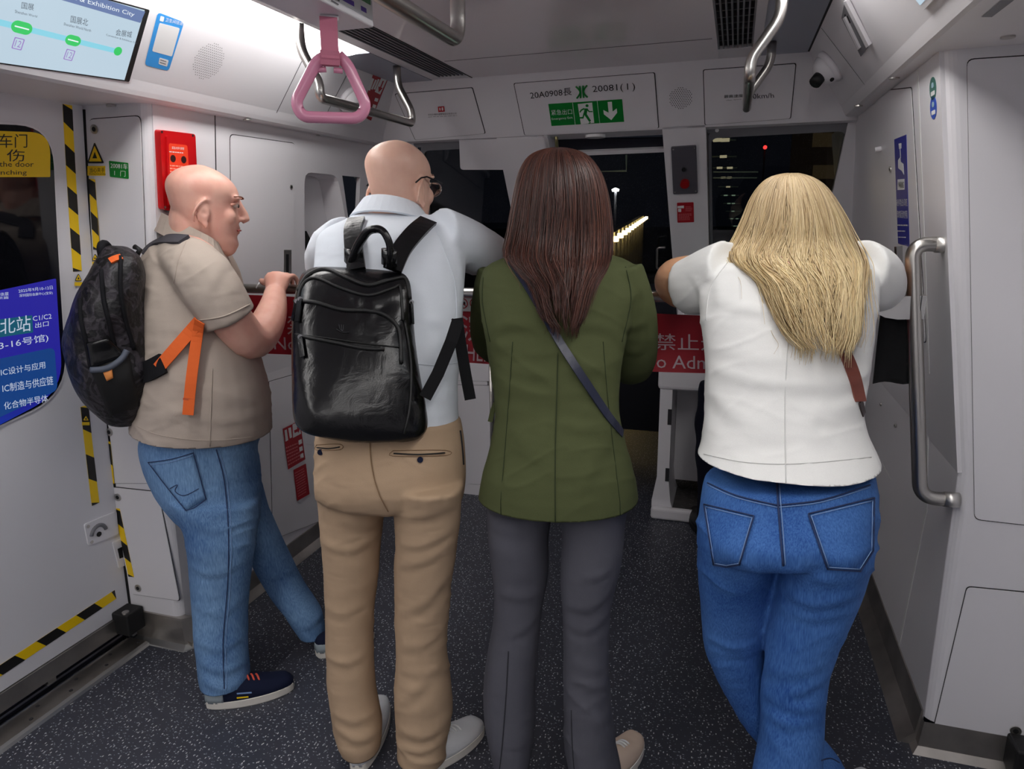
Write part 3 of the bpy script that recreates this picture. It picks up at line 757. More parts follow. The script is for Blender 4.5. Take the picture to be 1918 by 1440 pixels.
poly_sym('logo_block', ((820, 200), (832, 199), (833, 209), (821, 210)), .0052, M_printr, lg)
for pts in (((822.5, 202), (825, 202), (825.5, 207), (823, 207)), ((827, 201.5), (830, 201), (830.5, 207), (827.5, 207))): poly_sym('logo_cut', pts, .0056, M_printw, lg)
text('中车长春轨道客车股份有限公司', FP, ((802, 217), (855, 214), (855, 210.5), (802, 213)), .0053, M_prints, lg)
scr_line(FP, ((802, 220), (858, 217), (858, 215.5), (802, 218.5)), 1, M_prints, lg, .0053)
sp_ = thing('speed_notice', 'maximum speed 120km/h lettering on the right fascia panel', 'lettering', FP.pt(FP.hit(1400, 180)))
text('最高速度', FP, ((1356, 184), (1392, 182), (1392, 176), (1356, 178)), .0053, M_printk, sp_)
text('Max. Speed', FP, ((1361, 189), (1388, 187), (1388, 185), (1361, 187)), .0053, M_prints, sp_)
text('120km/h', FP, ((1397, 186), (1450, 183), (1449, 174), (1396, 176.5)), .0053, M_printk, sp_)
def perforated(name, pl, c, rad, step, lab, dot=.0021, d=.0008):
    t = pl.hit(*c, d); parts = []; n = int(rad / step) + 1
    for i in range(-n, n + 1):
        for j in range(-n, n + 1):
            a, b = (i + .5 * (j % 2)) * step, j * step * .87
            if a * a + b * b > rad * rad: continue
            ctr_ = pl.pt(t + np.array([a, b]), d); vv = [ctr_ + dot * (pl.u * math.cos(q) + pl.v * math.sin(q)) for q in np.linspace(0, 2 * math.pi, 7)[:-1]]
            parts.append((vv, [list(range(6))]))
    o = joined(name, parts, M_prints if pl is not FP else M_groove); tag(o, lab, 'speaker'); o['kind'] = 'stuff'
    return o
perforated('speaker_holes', FP, (1275, 184), .046, .0085, 'round dotted speaker grille between the fascia panels')
perforated('speaker_holes', CL, (391, 115), .058, .0082, 'round dotted speaker grille in the left cove', .0016)
# mullion devices
cp = thing('alarm_panel', 'dark grey control panel with red button on the right pillar', 'panel', FP.pt(FP.hit(1282, 362)))
slab('plate', FP, round_poly(pxpoly(FP, ((1257, 276), (1304, 273), (1307, 362), (1261, 364)), .008), .006, 3), .0005, .008, mat('panel_grey', srgb(86, 84, 92), .45), cp)
disc('black_knob', FP.pt(FP.hit(1281, 317, .008), .008), FP.n, .009, .006, M_black, cp)
disc('red_button', FP.pt(FP.hit(1283, 342, .008), .008), FP.n, .02, .018, mat('button_red', srgb(150, 10, 16), .35), cp)
for p in ((1261, 280), (1301, 277), (1303, 358), (1264, 360)): disc('screw', FP.pt(FP.hit(*p, .008), .008), FP.n, .004, .001, M_steel, cp, 10)
rs = thing('red_notice', 'small red instruction notice below the grey control panel', 'sign', FP.pt(FP.hit(1285, 400)))
slab('plate', FP, round_poly(pxpoly(FP, ((1268, 380), (1299, 379), (1300, 416), (1269, 417)), .002), .004, 3), .0005, .002, M_red, rs)
slab('white_box', FP, pxpoly(FP, ((1269, 386), (1281, 385), (1281, 390), (1269, 390)), .0024), .002, .0024, M_printw, rs)
slab('hand_symbol', FP, round_poly(pxpoly(FP, ((1270, 391), (1276, 391), (1276, 397), (1270, 397)), .0024), .003), .002, .0024, M_printw, rs)
scr_line(FP, ((1271, 413), (1297, 412), (1297, 399), (1271, 400)), 5, mat('print_pink', srgb(215, 120, 125), .5), rs, .0024, 3)
scr_line(FP, ((1284, 396), (1297, 396), (1297, 386), (1284, 386)), 4, mat('print_pink', srgb(215, 120, 125), .5), rs, .0024, 4)
nt_ = plate_px('pillar_notice', FP, ((961, 358), (976, 356), (978, 395), (964, 396)), .001, .0003, .0012, M_signw, None); tag(nt_, 'small pale notice on the left pillar', 'notice')

slab('lower_front', FP, [(-1.9, fv(1.10)), (.75, fv(1.10)), (.75, -2.66), (-1.9, -2.66)], -.24, -.20, M_dgrey, wf)
# ---- consoles under the windscreens
YC = 3.42
lcs = thing('left_console', 'white equipment console in the left front corner', 'console', (-1.5, YC, 0))
xr = PY(915, 800, YC)[0]
box('cabinet', (-1.80, YC, 0), (xr, 4.1, 1.0), M_white, lcs, .008)
CF = Plane((0, YC, 0), (1, 0, 0), (0, -1, 0))
access_panel(CF, ((640, 717), (918, 722), (918, 908), (640, 895)), .003, lcs, proud=.003)
access_panel(CF, ((640, 560), (918, 560), (918, 714), (640, 708)), .003, lcs, proud=.003)
box('plinth', (-1.80, YC - .005, 0), (xr, YC, .06), M_white, lcs)
tube('side_post', [(xr + .015, YC + .01, 0), (xr + .015, YC + .01, .85)], .014, M_steel, lcs, 10)
box('console_top', (-1.80, YC + .02, 1.0), (xr, 4.1, 1.03), M_grey, lcs, .006)
rcs = thing('driver_console', 'white driver console stand with chequered footplate', 'console', (.1, YC, 0))
xa = PY(1230, 800, YC)[0]; xb = .56
zt1 = PY(1240, 692, YC)[2]; zt0 = PY(1240, 728, YC)[2]; zbase = PY(1228, 935, YC - .05)[2]
box('console_head', (xa, YC - .03, zt0), (xb, 4.0, zt1 + .04), M_white, rcs, .02)
xc = PY(1262, 800, YC)[0]
prof = [(xa - .01, 0), (xc + .03, 0), (xc, .09), (xc - .012, .2), (xc - .012, zt0 + .01), (xa + .012, zt0 + .01), (xa + .012, .22), (xa - .01, .09)]
prism_y('side_column', prof, YC - .02, YC + .30, M_white, rcs)
for z0, z1 in ((.50, .58), (.20, .27)): box('slot', (xc - .03, YC - .024, z0), (xc - .011, YC - .019, z1), M_groove, rcs)
box('back_panel', (xc - .01, YC + .28, .1), (xb, YC + .30, zt0), M_white, rcs)
box('panel_joint', (xc + .12, YC + .277, .12), (xc + .124, YC + .281, zt0 - .02), M_groove, rcs)
def checker_mat():
    m, nt, b = new_mat('checker_plate'); b.inputs['Base Color'].default_value = (.16, .15, .145, 1); b.inputs['Metallic'].default_value = .8; b.inputs['Roughness'].default_value = .5
    return m
M_check = checker_mat()
box('footplate', (xa + .02, YC - .02, .0), (xb, YC + .28, .055), M_check, rcs)
parts = []
for i in range(22):
    for j in range(9):
        x = xa + .03 + i * .036; y = YC - .012 + j * .033
        if x > xb - .02: continue
        s = 1 if (i + j) % 2 else -1
        parts.append(([(x, y, .0555), (x + .022, y + s * .012, .0555), (x + .024, y + s * .016, .057), (x + .002, y + .004, .057)], [[0, 1, 2, 3]]))
pl_ = joined('tread_pattern', parts, mat('tread_metal', (.3, .29, .28), .4, .9), rcs); pl_['kind'] = 'stuff'
box('front_lip', (xa - .01, YC - .06, 0), (xb, YC - .02, .065), M_white, rcs, .015)
box('desk_riser', (xa + .1, YC + .10, zt1 + .03), (xb, 4.0, 1.06), M_white, rcs, .02)
box('support_post', (xa + .07, YC + .12, zt1), (xa + .12, YC + .17, 1.12), M_white, rcs, .005)
mo = thing('console_monitor', 'small lit console monitor beside the blonde woman elbow', 'monitor', (xa + .25, YC + .2, 1.06))
box('case', (xa + .14, YC + .16, 1.05), (xa + .42, YC + .19, 1.16), M_black, mo, .004)
box('screen', (xa + .15, YC + .156, 1.06), (xa + .41, YC + .16, 1.15), emis('monitor_glow', (.55, .9, .75), 1.2), mo)

# ---- grab rails
def rail(name, pts, r, label, br=.05, clamps=()):
    t = thing(name, label, 'handrail', pts[0])
    tube('tube', smooth_path(pts, br, 8), r, M_steel, t, 16)
    for p, nv in clamps: disc('mount', p, nv, r * 1.6, .012, M_steel, t, 18)
    return t
RY, RZ = 2.09, 1.286
rr_ = rail('barrier_rail', [(xin_l(RZ) + .004, RY, RZ - .004), (.42, RY, RZ)], .0165, 'long horizontal steel rail across the cab that the passengers lean on', clamps=(((xin_l(RZ), RY, RZ), (1, 0, 0)),))
# vertical grab pole on the right wall
pt_, pb = PX_(1770, 458, .505), PX_(1785, 936, .592)
gp = thing('grab_pole', 'curved steel grab pole on the right wall', 'handrail', pb)
v0 = np.array([.432, pt_[1], pt_[2] - .06]); v1 = np.array([.515, pb[1] + .01, pb[2] + .07])
path = smooth_path([pt_ + np.array([.01, 0, 0]), np.array([.432, pt_[1], pt_[2] + .002]), np.array([.515, pb[1], pb[2] - .002]), pb + np.array([.005, 0, 0])], .10, 10)
tube('tube', path, .0185, M_steel, gp, 18)
for p in (pt_, pb): tube('mount_collar', [p - np.array([.022, 0, 0]), p + np.array([.014, 0, 0])], .0205, mat('satin_steel_light', (.75, .73, .70), .4, 1), gp, 18)
# clamp joining rail and pole
cz = RZ - .005; cxp = .452
bk = thing('rail_clamp', 'flat shiny steel bracket joining the rail to the grab pole', 'bracket', (.40, 2.05, cz))
BKP = Plane((cxp + .03, pt_[1] - .015, cz), (-1, .12, 0), (-.12, -1, 0))
hgt = .030
zt = [(0, -hgt, hgt), (.10, -hgt * .95, hgt * .92), (.14, -hgt * .7, hgt * .72)]
v = []
for yoff in (0, .045):
    for a in (0, .06, .09, .12):
        for s in (1, -1):
            hh = hgt * (1 if a < .07 else 1 - ((a - .06) / .06) ** 2 * .75); v.append(np.array([cxp + .022 - a, pt_[1] - .024 + yoff + .02 * a, cz + s * hh - (a * .05)]))
f = []
for k in range(3):
    for o_ in (0, 8): f.append([o_ + 2 * k, o_ + 2 * k + 2, o_ + 2 * k + 3, o_ + 2 * k + 1])
    f.append([2 * k, 2 * k + 2, 8 + 2 * k + 2, 8 + 2 * k]); f.append([2 * k + 1, 2 * k + 3, 8 + 2 * k + 3, 8 + 2 * k + 1])
f += [[0, 1, 9, 8], [6, 7, 15, 14]]
mesh_obj('bracket_body', v, f, mat('polished_bracket', (.72, .71, .69), .25, 1.0), bk)
box('bracket_seam', (cxp + .010, pt_[1] - .0255, cz - hgt), (cxp + .0115, pt_[1] - .0238, cz + hgt), M_groove, bk)
# black cloth pouch hanging under the clamp
M_cloth = mat('black_cloth', srgb(16, 16, 20), .85, bump=(90, .4, .003), sheen=.2)
pc = [PY(*p, 2.06) for p in ((1651, 574), (1722, 569), (1724, 714), (1634, 718))]
v = []; f = []; nx, nz = 8, 12
for side in (0, 1):
    for i in range(nz + 1):
        for j in range(nx + 1):
            a, b = j / nx, i / nz
            p = (1 - b) * ((1 - a) * pc[0] + a * pc[1]) + b * ((1 - a) * pc[3] + a * pc[2])
            bul = .012 * math.sin(math.pi * a) * (.4 + .6 * math.sin(math.pi * min(1, b * 1.1)))
            p = p + np.array([0, (-1 if side == 0 else 1) * (bul + .002) + .004 * math.sin(9 * a + 5 * b), .004 * math.sin(7 * a) * b]); v.append(p)
k2 = (nx + 1) * (nz + 1)
for s in (0, 1):
    for i in range(nz):
        for j in range(nx):
            q = s * k2 + i * (nx + 1) + j; f.append([q, q + 1, q + nx + 2, q + nx + 1])
edge = [j for j in range(nx + 1)] + [i * (nx + 1) + nx for i in range(1, nx + 1 + nz - nx)] 
def bq(i, j): return i * (nx + 1) + j
loop = [bq(0, j) for j in range(nx)] + [bq(i, nx) for i in range(nz)] + [bq(nz, j) for j in range(nx, 0, -1)] + [bq(i, 0) for i in range(nz, 0, -1)]
for i in range(len(loop)):
    a_, b_ = loop[i], loop[(i + 1) % len(loop)]; f.append([a_, b_, b_ + k2, a_ + k2])
tag(mesh_obj('cloth_pouch', v, f, M_cloth, smooth=True), 'black cloth pouch hanging from the rail bracket', 'pouch')
# ceiling rails
q0 = PZ(858, 78, 1.915); xc0 = q0[0]
rail('ceiling_rail', [(xc0, .2, 2.1), (xc0, .2, 1.915), (xc0, q0[1], 1.915), (xc0, q0[1] + .01, 2.10)], .0175, 'thick steel ceiling rail along the middle of the car', .045, clamps=(((xc0, q0[1] + .01, 2.088), (0, 0, 1)),))
def side_rail(pf, pn_y, s, label):
    """longitudinal hanging rail: far end top at pixel pf, near end at pn_y"""
    a = PZ(*pf, 2.10); x0 = a[0]; yf = a[1]; x1 = x0 + s
    return rail('ceiling_rail', [(x0, yf, 2.10), (x0, yf, 2.03), (x1, yf, 1.93), (x1, yf, 1.885), (x1, pn_y, 1.885), (x1, pn_y, 1.93), (x0, pn_y, 2.03), (x0, pn_y, 2.10)], .0155, label, .03)
side_rail((743, 124), 2.02, .055, 'slim steel ceiling rail seen through the pink strap handle')
side_rail((1446, 78), 2.16, -.07, 'slim steel ceiling rail in front of the speed notice')
# ---- strap handle
M_pink = mat('pink_plastic', srgb(228, 150, 180), .22, coat=(.4, .1))
M_pinkweb = mat('pink_webbing', srgb(214, 128, 152), .7, bump=(500, .3, .001))
dS = 1.27 / FPX
def SP(px, py, k=1.0): return CAM + ray(px, py) * dS * k
sc_ = SP(618, 165); sx, sy = sc_[0], sc_[1]
def SH(px, py): # point on the vertical plane through the strap, facing the camera
    hd = nrm(np.array([ray(618, 130)[0], ray(618, 130)[1], 0])); d = ray(px, py); return CAM + d * (hd.dot(sc_ - CAM) / hd.dot(d))
hd = nrm(np.array([ray(618, 130)[0], ray(618, 130)[1], 0]))
sh = thing('strap_handle', 'pink hanging strap handle with triangular grip', 'strap handle', SH(618, 40))
grip = smooth_path([SH(606, 108), SH(592, 118), SH(553, 192), SH(566, 219), SH(672, 222), SH(687, 200), SH(652, 122), SH(634, 104)], .03, 6)
tube('grip', grip, .0105, M_pink, sh, 14)
tube('grip_bridge', [SH(606, 110), SH(620, 106), SH(634, 108)], .009, M_pink, sh, 12)
for a, b in (((590, 131), (611, 130)), ((625, 131), (642, 133))): tube('grip_tab', [SH(*a), SH(*b)], .005, M_pink, sh, 8)
def band(name, pts, w, th, m, parent, wdir):
    v = []; f = []; pts, T, _, _ = frames(pts); n = len(pts)
    wd_ = np.broadcast_to(np.asarray(w, float), (n,))
    for i in range(n):
        wv = wdir[i] if np.ndim(wdir) == 2 else wdir
        wv = nrm(np.asarray(wv) - T[i] * np.dot(wv, T[i])); nn = np.cross(T[i], wv)
        for a, b in ((-1, -1), (1, -1), (1, 1), (-1, 1)): v.append(pts[i] + wv * wd_[i] / 2 * a + nn * th / 2 * b)
    for i in range(n - 1):
        for k in range(4): f.append([4 * i + k, 4 * i + (k + 1) % 4, 4 * i + 4 + (k + 1) % 4, 4 * i + 4 + k])
    f += [[3, 2, 1, 0], [4 * n - 4, 4 * n - 3, 4 * n - 2, 4 * n - 1]]
    return mesh_obj(name, v, f, m, parent)
side_v = np.array([hd[1], -hd[0], 0])
band('webbing', [SH(615, 33) - hd * .004, SH(616, 60) - hd * .006, SH(618, 95) - hd * .013, SH(619, 112) - hd * .016, SH(619, 124) - hd * .006], .031, .003, M_pinkweb, sh, side_v)
band('webbing_back', [SH(615, 33) + hd * .004, SH(616, 60) + hd * .006, SH(618, 95) + hd * .013, SH(619, 112) + hd * .016, SH(619, 124) - hd * .004], .031, .003, M_pinkweb, sh, side_v)
band('webbing_cuff', [SH(618, 98) - hd * .017, SH(619, 124) - hd * .012], .034, .003, M_pinkweb, sh, side_v)
tube('mount_pin', [SH(600, 33), SH(634, 33)], .005, mat('white_plastic', srgb(225, 222, 225), .4), sh, 10)
# advert board above the strap
q1 = SH(615, 28); zb_ = q1[2]
e1 = PZ(701, 52, zb_); xb1 = e1[0]
ab = thing('advert_board', 'white hanging advert board above the pink strap', 'board', (xb1 - .05, e1[1] - .3, zb_))
box('case', (xb1 - .10, e1[1] - 1.2, zb_), (xb1, e1[1], zb_ + .12), M_white, ab, .004)
ABP = Plane((xb1, e1[1], zb_), (0, 1, 0), (1, 0, 0))
slab('poster_sheet', ABP, [(-1.1, .012), (-.008, .012), (-.008, .115), (-1.1, .115)], .0002, .001, M_signw, ab)
slab('purple_band', ABP, [(-.12, .018), (-.075, .018), (-.075, .026), (-.12, .026)], .001, .0014, mat('print_purple', srgb(90, 60, 160), .5), ab)
slab('purple_band', ABP, [(-.05, .018), (-.03, .018), (-.03, .026), (-.05, .026)], .001, .0014, mat('print_purple', srgb(90, 60, 160), .5), ab)
slab('green_patch', ABP, [(-.10, .036), (-.012, .036), (-.012, .10), (-.10, .10)], .001, .0014, mat('print_green', srgb(70, 130, 80), .5), ab)
slab('orange_patch', ABP, [(-.095, .04), (-.07, .04), (-.07, .06), (-.095, .06)], .0014, .0017, mat('print_orange', srgb(225, 120, 60), .5), ab)
slab('blue_patch', ABP, rr(-.06, .04, -.02, .085, .02), .0014, .0018, mat('print_blue', srgb(70, 120, 205), .5), ab)
scr_line(ABP, ((560, -30), (650, 22), (655, 5), (575, -60)), 3, M_prints, ab, .0014, 8)
# ---- information screens on the coves
M_lcd = emis('lcd_face', srgb(178, 198, 212), .85)
M_lcd_bar = emis('lcd_title_bar', srgb(100, 120, 165), .8)
M_lcd_line = emis('lcd_route_line', srgb(130, 200, 218), .85)
M_lcd_dot = emis('lcd_station', srgb(50, 190, 95), .85)
M_lcd_txt = emis('lcd_print', srgb(80, 88, 100), .7)
M_lcd_pur = emis('lcd_purple', srgb(150, 120, 190), .8)
M_lcd_wht = emis('lcd_white', srgb(225, 232, 238), .85)
si = thing('information_screen', 'lit route map screen on the left cove', 'screen', CL.pt(CL.hit(150, 80)))
scp = pxpoly(CL, ((-420, -170), (279, 19), (241, 153), (-420, 60)), .004)
slab('bezel', CL, offset_poly(round_poly(scp, .006, 2), .01), .0003, .003, M_white, si)
slab('black_edge', CL, offset_poly(round_poly(scp, .004, 2), .003), .003, .0036, M_black, si)
slab('screen_face', CL, pxpoly(CL, ((-420, -166), (271, 19), (233, 150), (-420, 58)), .004), .0036, .0042, M_lcd, si)
slab('title_bar', CL, pxpoly(CL, ((-400, -185), (272, 22), (263, 43), (-400, -150)), .0045), .0042, .0045, M_lcd_bar, si)
text('Convention & Exhibition City', CL, ((63, -18), (250, 33), (253, 24), (63, -34)), .0049, M_lcd_wht, si)
slab('route_line', CL, pxpoly(CL, ((-300, -40), (222, 92), (221, 101), (-300, -24)), .0045), .0042, .0045, M_lcd_line, si)
for (cx, cy, w_, h_) in ((41, 52, 19, 13), (137, 76, 16, 12)):
    c = CL.hit(cx, cy, .0048); sc1 = .0013
    slab('station_marker', CL, rr(c[0] - w_ * sc1, c[1] - h_ * sc1 * .85, c[0] + w_ * sc1, c[1] + h_ * sc1 * .85, .016, 6), .0045, .0049, M_lcd_dot, si)
    slab('marker_dash', CL, rr(c[0] - w_ * sc1 * .7, c[1] - .0015, c[0] + w_ * sc1 * .7, c[1] + .0015, .001, 2), .0049, .0052, M_lcd_wht, si)
c = CL.hit(221, 96, .0048); slab('station_marker', CL, rr(c[0] - .012, c[1] - .012, c[0] + .012, c[1] + .012, .012, 6), .0045, .0049, M_lcd_dot, si)
for body, q in (('国展', ((40, 16), (63, 20), (64, 8), (41, 4))), ('Shenzhen World', ((28, 24), (69, 33), (70, 29), (28, 18))), ('国展北', ((132, 42), (164, 49), (166, 36), (133, 29))), ('Shenzhen World North', ((119, 47), (170, 60), (171, 55), (120, 42))),
                ('会展城', ((216, 66), (246, 71), (248, 59), (218, 54))), ('Convention & Exhibition City', ((199, 68), (256, 83), (257, 79), (199, 63)))):
    text(body, CL, q, .0046, M_lcd_txt, si)
for cx, cy, b in ((34, 82, '12'), (130, 103, '12')):
    c = CL.hit(cx, cy, .0046)
    ring_slab('line_badge', CL, rr(c[0] - .012, c[1] - .014, c[0] + .012, c[1] + .014, .002, 2), rr(c[0] - .010, c[1] - .012, c[0] + .010, c[1] + .012, .002, 2), .0042, .0048, M_lcd_pur, si)
    text(b, CL, ((c[0] - .007, c[1] - .008), (c[0] + .007, c[1] - .008), (c[0] + .007, c[1] + .008), (c[0] - .007, c[1] + .008)), .0048, M_lcd_pur, si, px=False)
s2_ = thing('information_screen', 'lit route screen on the right cove at the top edge', 'screen', CR.pt(CR.hit(1760, 0)))
cc = CR.hit(1731, 19, .004)
slab('bezel', CR, rr(cc[0], cc[1], cc[0] + .62, cc[1] + .2, .006, 2), .0003, .008, M_white, s2_)
slab('screen_face', CR, rr(cc[0] + .012, cc[1] + .012, cc[0] + .6, cc[1] + .19, .004, 2), .008, .0086, M_lcd, s2_)
# ---- stickers on the coves
sb = thing('blue_sticker', 'blue information sticker beside the route screen', 'sticker', CL.pt(CL.hit(305, 80)))
M_stblue = mat('sticker_blue', srgb(62, 152, 226), .4)
slab('sheet', CL, round_poly(pxpoly(CL, ((296, 23), (345, 42), (316, 133), (271, 122)), .001), .012), .0004, .001, M_stblue, sb)
slab('white_area', CL, round_poly(pxpoly(CL, ((299, 43), (337, 53), (322, 106), (285, 96)), .0014), .004, 2), .001, .0014, M_signw, sb)
text('卫生间信息', CL, ((309, 40), (342, 48), (344, 41), (311, 33)), .0014, M_printw, sb)
slab('toilet_symbol', CL, round_poly(pxpoly(CL, ((301, 30), (308, 32), (306, 41), (299, 39)), .0014), .002, 2), .001, .0014, M_printw, sb)
slab('caption_box', CL, round_poly(pxpoly(CL, ((299, 108), (316, 113), (313, 125), (297, 120)), .0014), .003, 2), .001, .0014, M_signw, sb)
scr_line(CL, ((299, 119), (311, 123), (314, 114), (301, 110)), 2, M_prints, sb, .0017, 5)
fs = thing('fire_sign', 'red fire extinguisher sign on the left cove near the front', 'sign', CL.pt(CL.hit(705, 180)))
slab('sheet', CL, pxpoly(CL, ((699, 139), (727, 148), (695, 226), (676, 216)), .001), .0004, .001, M_red, fs)
slab('pictogram', CL, pxpoly(CL, ((714, 146), (725, 149), (712, 177), (702, 172)), .0014), .001, .0014, M_printw, fs)
slab('arrow', CL, pxpoly(CL, ((717, 151), (719, 152), (714, 164), (717, 165), (709, 173), (709, 162), (712, 163)), .0017), .0014, .0017, M_red, fs)
slab('extinguisher_symbol', CL, pxpoly(CL, ((697, 146), (701, 148), (693, 170), (688, 168)), .0014), .001, .0014, M_printw, fs)
for (x, y) in ((703, 187), (699, 199), (695, 211)): slab('icon', CL, pxpoly(CL, ((x, y - 4), (x + 6, y - 2), (x + 4, y + 4), (x - 2, y + 2)), .0014), .001, .0014, M_printw, fs)
for pts in (((703, 149), (706, 150), (698, 168), (695, 167)), ((708, 148), (711, 149), (703, 168), (700, 167))): slab('flame_symbol', CL, pxpoly(CL, pts, .0014), .001, .0014, M_printw, fs)
# small frame on the right cove
fr_ = thing('notice_frame', 'small white slide-in notice frame on the right cove', 'frame', CR.pt(CR.hit(1600, 60)))
slab('backing', CR, pxpoly(CR, ((1582, 2), (1626, 88), (1612, 106), (1576, 34)), .002), .0003, .002, M_grey, fr_)
slab('rail_bar', CR, pxpoly(CR, ((1579, 4), (1584, 2), (1627, 86), (1622, 90)), .01), .0003, .010, M_white, fr_)
slab('rail_bar', CR, pxpoly(CR, ((1577, 36), (1580, 34), (1608, 92), (1605, 95)), .01), .0003, .008, M_white, fr_)
for k in range(2): slab('slot', CR, pxpoly(CR, ((1581 + 4 * k, 28 + 3 * k), (1583 + 4 * k, 27 + 3 * k), (1589 + 4 * k, 44 - k), (1587 + 4 * k, 45 - k)), .003), .002, .0028, M_groove, fr_)
# dome camera
def lathe(name, c, axis, prof, m, parent, n=20):
    axis = nrm(axis); ref = np.array([0, 0, 1.]) if abs(axis[2]) < .9 else np.array([1., 0, 0]); a = nrm(np.cross(ref, axis)); b = np.cross(axis, a); v = []; f = []
    for r, h_ in prof:
        for k in range(n):
            t = 2 * math.pi * k / n; v.append(np.asarray(c) + axis * h_ + r * (a * math.cos(t) + b * math.sin(t)))
    for i in range(len(prof) - 1):
        for k in range(n): f.append([i * n + k, i * n + (k + 1) % n, (i + 1) * n + (k + 1) % n, (i + 1) * n + k])
    f += [list(range(n))[::-1], [(len(prof) - 1) * n + k for k in range(n)]]
    return mesh_obj(name, v, f, m, parent, smooth=True)
def dome(pl, px, py, r, lab, lens_dir):
    c = pl.pt(pl.hit(px, py), 0); t = thing('dome_camera', lab, 'camera', c)
    lathe('base_ring', c, pl.n, [(r, 0), (r, .012), (r * .9, .02)], M_white, t)
    lathe('dome', c, pl.n, [(r * .9, .018), (r * .86, r * .45), (r * .7, r * .75), (r * .4, r * .95), (.002, r)], M_white, t)
    ld_ = nrm(lens_dir); p = c + pl.n * r * .45
    tube('lens', [p + ld_ * r * .5, p + ld_ * r * 1.02], r * .36, M_black, t, 14)
    disc('sensor', p + nrm(ld_ + np.array([.9, 0, .1])) * r * .82, nrm(ld_ + np.array([.9, 0, .1])), r * .12, .004, M_black, t, 12)
dome(CR, 1558, 122, .060, 'white dome camera with black lens on the right cove', (-.55, -.55, -.75))
dome(CL, 652, 185, .055, 'white dome camera behind the pink strap handle', (.6, -.4, -.7))
# ---- red cabinet on left wall
rx = thing('emergency_box', 'red emergency control box on the left wall behind the bald man', 'box', LWU.pt(LWU.hit(335, 390)))
rp = pxpoly(LWU, ((299, 243), (365, 251), (372, 400), (306, 393)), .02)
slab('body', LWU, round_poly(rp, .010, 3), .0003, .022, M_redbox, rx)
ip = pxpoly(LWU, ((308, 254), (358, 262), (364, 394), (313, 386)), .02)
slab('lid', LWU, round_poly(ip, .004, 2), .022, .028, M_redbox, rx)
slab('label', LWU, round_poly(pxpoly(LWU, ((316, 268), (351, 272), (357, 386), (320, 380)), .028), .008, 3), .028, .0286, M_orange, rx)
for p in ((324, 297), (344, 299)): disc('viewing_hole', LWU.pt(LWU.hit(*p, .0286), .0286), LWU.n, .011, .0006, mat('hole_dark', srgb(50, 12, 14), .5), rx, 18)
text('紧急对讲与解锁', LWU, ((322, 279), (345, 281), (345, 276), (322, 274)), .0289, M_printw, rx)
scr_line(LWU, ((317, 286), (350, 289), (350, 285), (317, 282)), 1, M_printw, rx, .0289, 1)
scr_line(LWU, ((319, 340), (352, 343), (352, 310), (318, 307)), 6, mat('print_pale_orange', srgb(250, 170, 150), .5), rx, .0289, 2)
for p in ((303, 247), (361, 254), (309, 388)): disc('screw', LWU.pt(LWU.hit(*p, .022), .022), LWU.n, .004, .001, M_chrome, rx, 10)
# red signs low on the left wall
f2 = thing('fire_sign', 'red fire extinguisher sign low on the left wall', 'sign', LWL.pt(LWL.hit(550, 880)))
slab('sheet', LWL, pxpoly(LWL, ((530, 803), (562, 787), (572, 860), (540, 879)), .009), .008, .009, M_red, f2)
slab('pictogram', LWL, pxpoly(LWL, ((548, 795), (560, 790), (564, 812), (549, 820)), .0095), .009, .0095, M_signw, f2)
slab('arrow', LWL, pxpoly(LWL, ((551, 806), (557, 803), (556, 799), (562, 802), (559, 811), (558, 808), (552, 811)), .0099), .0095, .0099, M_red, f2)
slab('extinguisher_symbol', LWL, pxpoly(LWL, ((533, 806), (537, 804), (540, 824), (535, 827)), .0095), .009, .0095, M_signw, f2)
slab('flame_symbol', LWL, pxpoly(LWL, ((540, 802), (545, 800), (547, 819), (543, 821)), .0095), .009, .0095, M_printw, f2)
for k in range(3): slab('icon', LWL, pxpoly(LWL, ((559 + k * 1.5, 825 + k * 13), (565 + k * 1.5, 822 + k * 13), (566 + k * 1.5, 830 + k * 13), (560 + k * 1.5, 833 + k * 13)), .0095), .009, .0095, M_printw, f2)
scr_line(LWL, ((540, 874), (568, 858), (560, 826), (535, 836)), 6, mat('print_pink', srgb(215, 120, 125), .5), f2, .0095, 6)
f3 = thing('red_notice', 'red text notice below the fire sign on the left wall', 'sign', LWL.pt(LWL.hit(565, 930)))
slab('sheet', LWL, round_poly(pxpoly(LWL, ((550, 880), (573, 868), (580, 925), (557, 938)), .009), .004, 2), .008, .009, M_red, f3)
scr_line(LWL, ((559, 932), (577, 921), (572, 873), (552, 884)), 10, mat('print_pink', srgb(215, 120, 125), .5), f3, .0095, 7)
# right wall stickers
vs = thing('warning_poster', 'tall blue warning sticker with white hand symbol on the right wall', 'sticker', RWU.pt(RWU.hit(1690, 460)))
slab('sheet', RWU, pxpoly(RWU, ((1675, 261), (1697, 252), (1703, 462), (1682, 456)), .004), .0031, .0042, M_blue, vs)
def rq(nm, pts, m=M_printw): slab(nm, RWU, pxpoly(RWU, pts, .0046), .0042, .0046, m, vs)
rq('hand_symbol', ((1682, 300), (1686, 294), (1687, 303), (1692, 307), (1693, 327), (1689, 320), (1682, 315)))
rq('rope_symbol', ((1685, 275), (1686, 275), (1687, 296), (1686, 296))); rq('knot_symbol', ((1683, 269), (1688, 268), (1688, 278), (1684, 279)))
rq('caption_box', ((1681, 336), (1694, 335), (1694, 355), (1681, 356)))
text('WARNING', RWU, ((1683, 352), (1693, 352), (1693, 340), (1683, 340)), .005, M_printk, vs)
text('未经许可禁止进入驾驶区', RWU, ((1679, 386), (1700, 386), (1699, 372), (1679, 373)), .0046, M_printw, vs)
text('请勿靠近请勿停留', RWU, ((1681, 408), (1700, 409), (1699, 394), (1680, 394)), .0046, M_printw, vs)
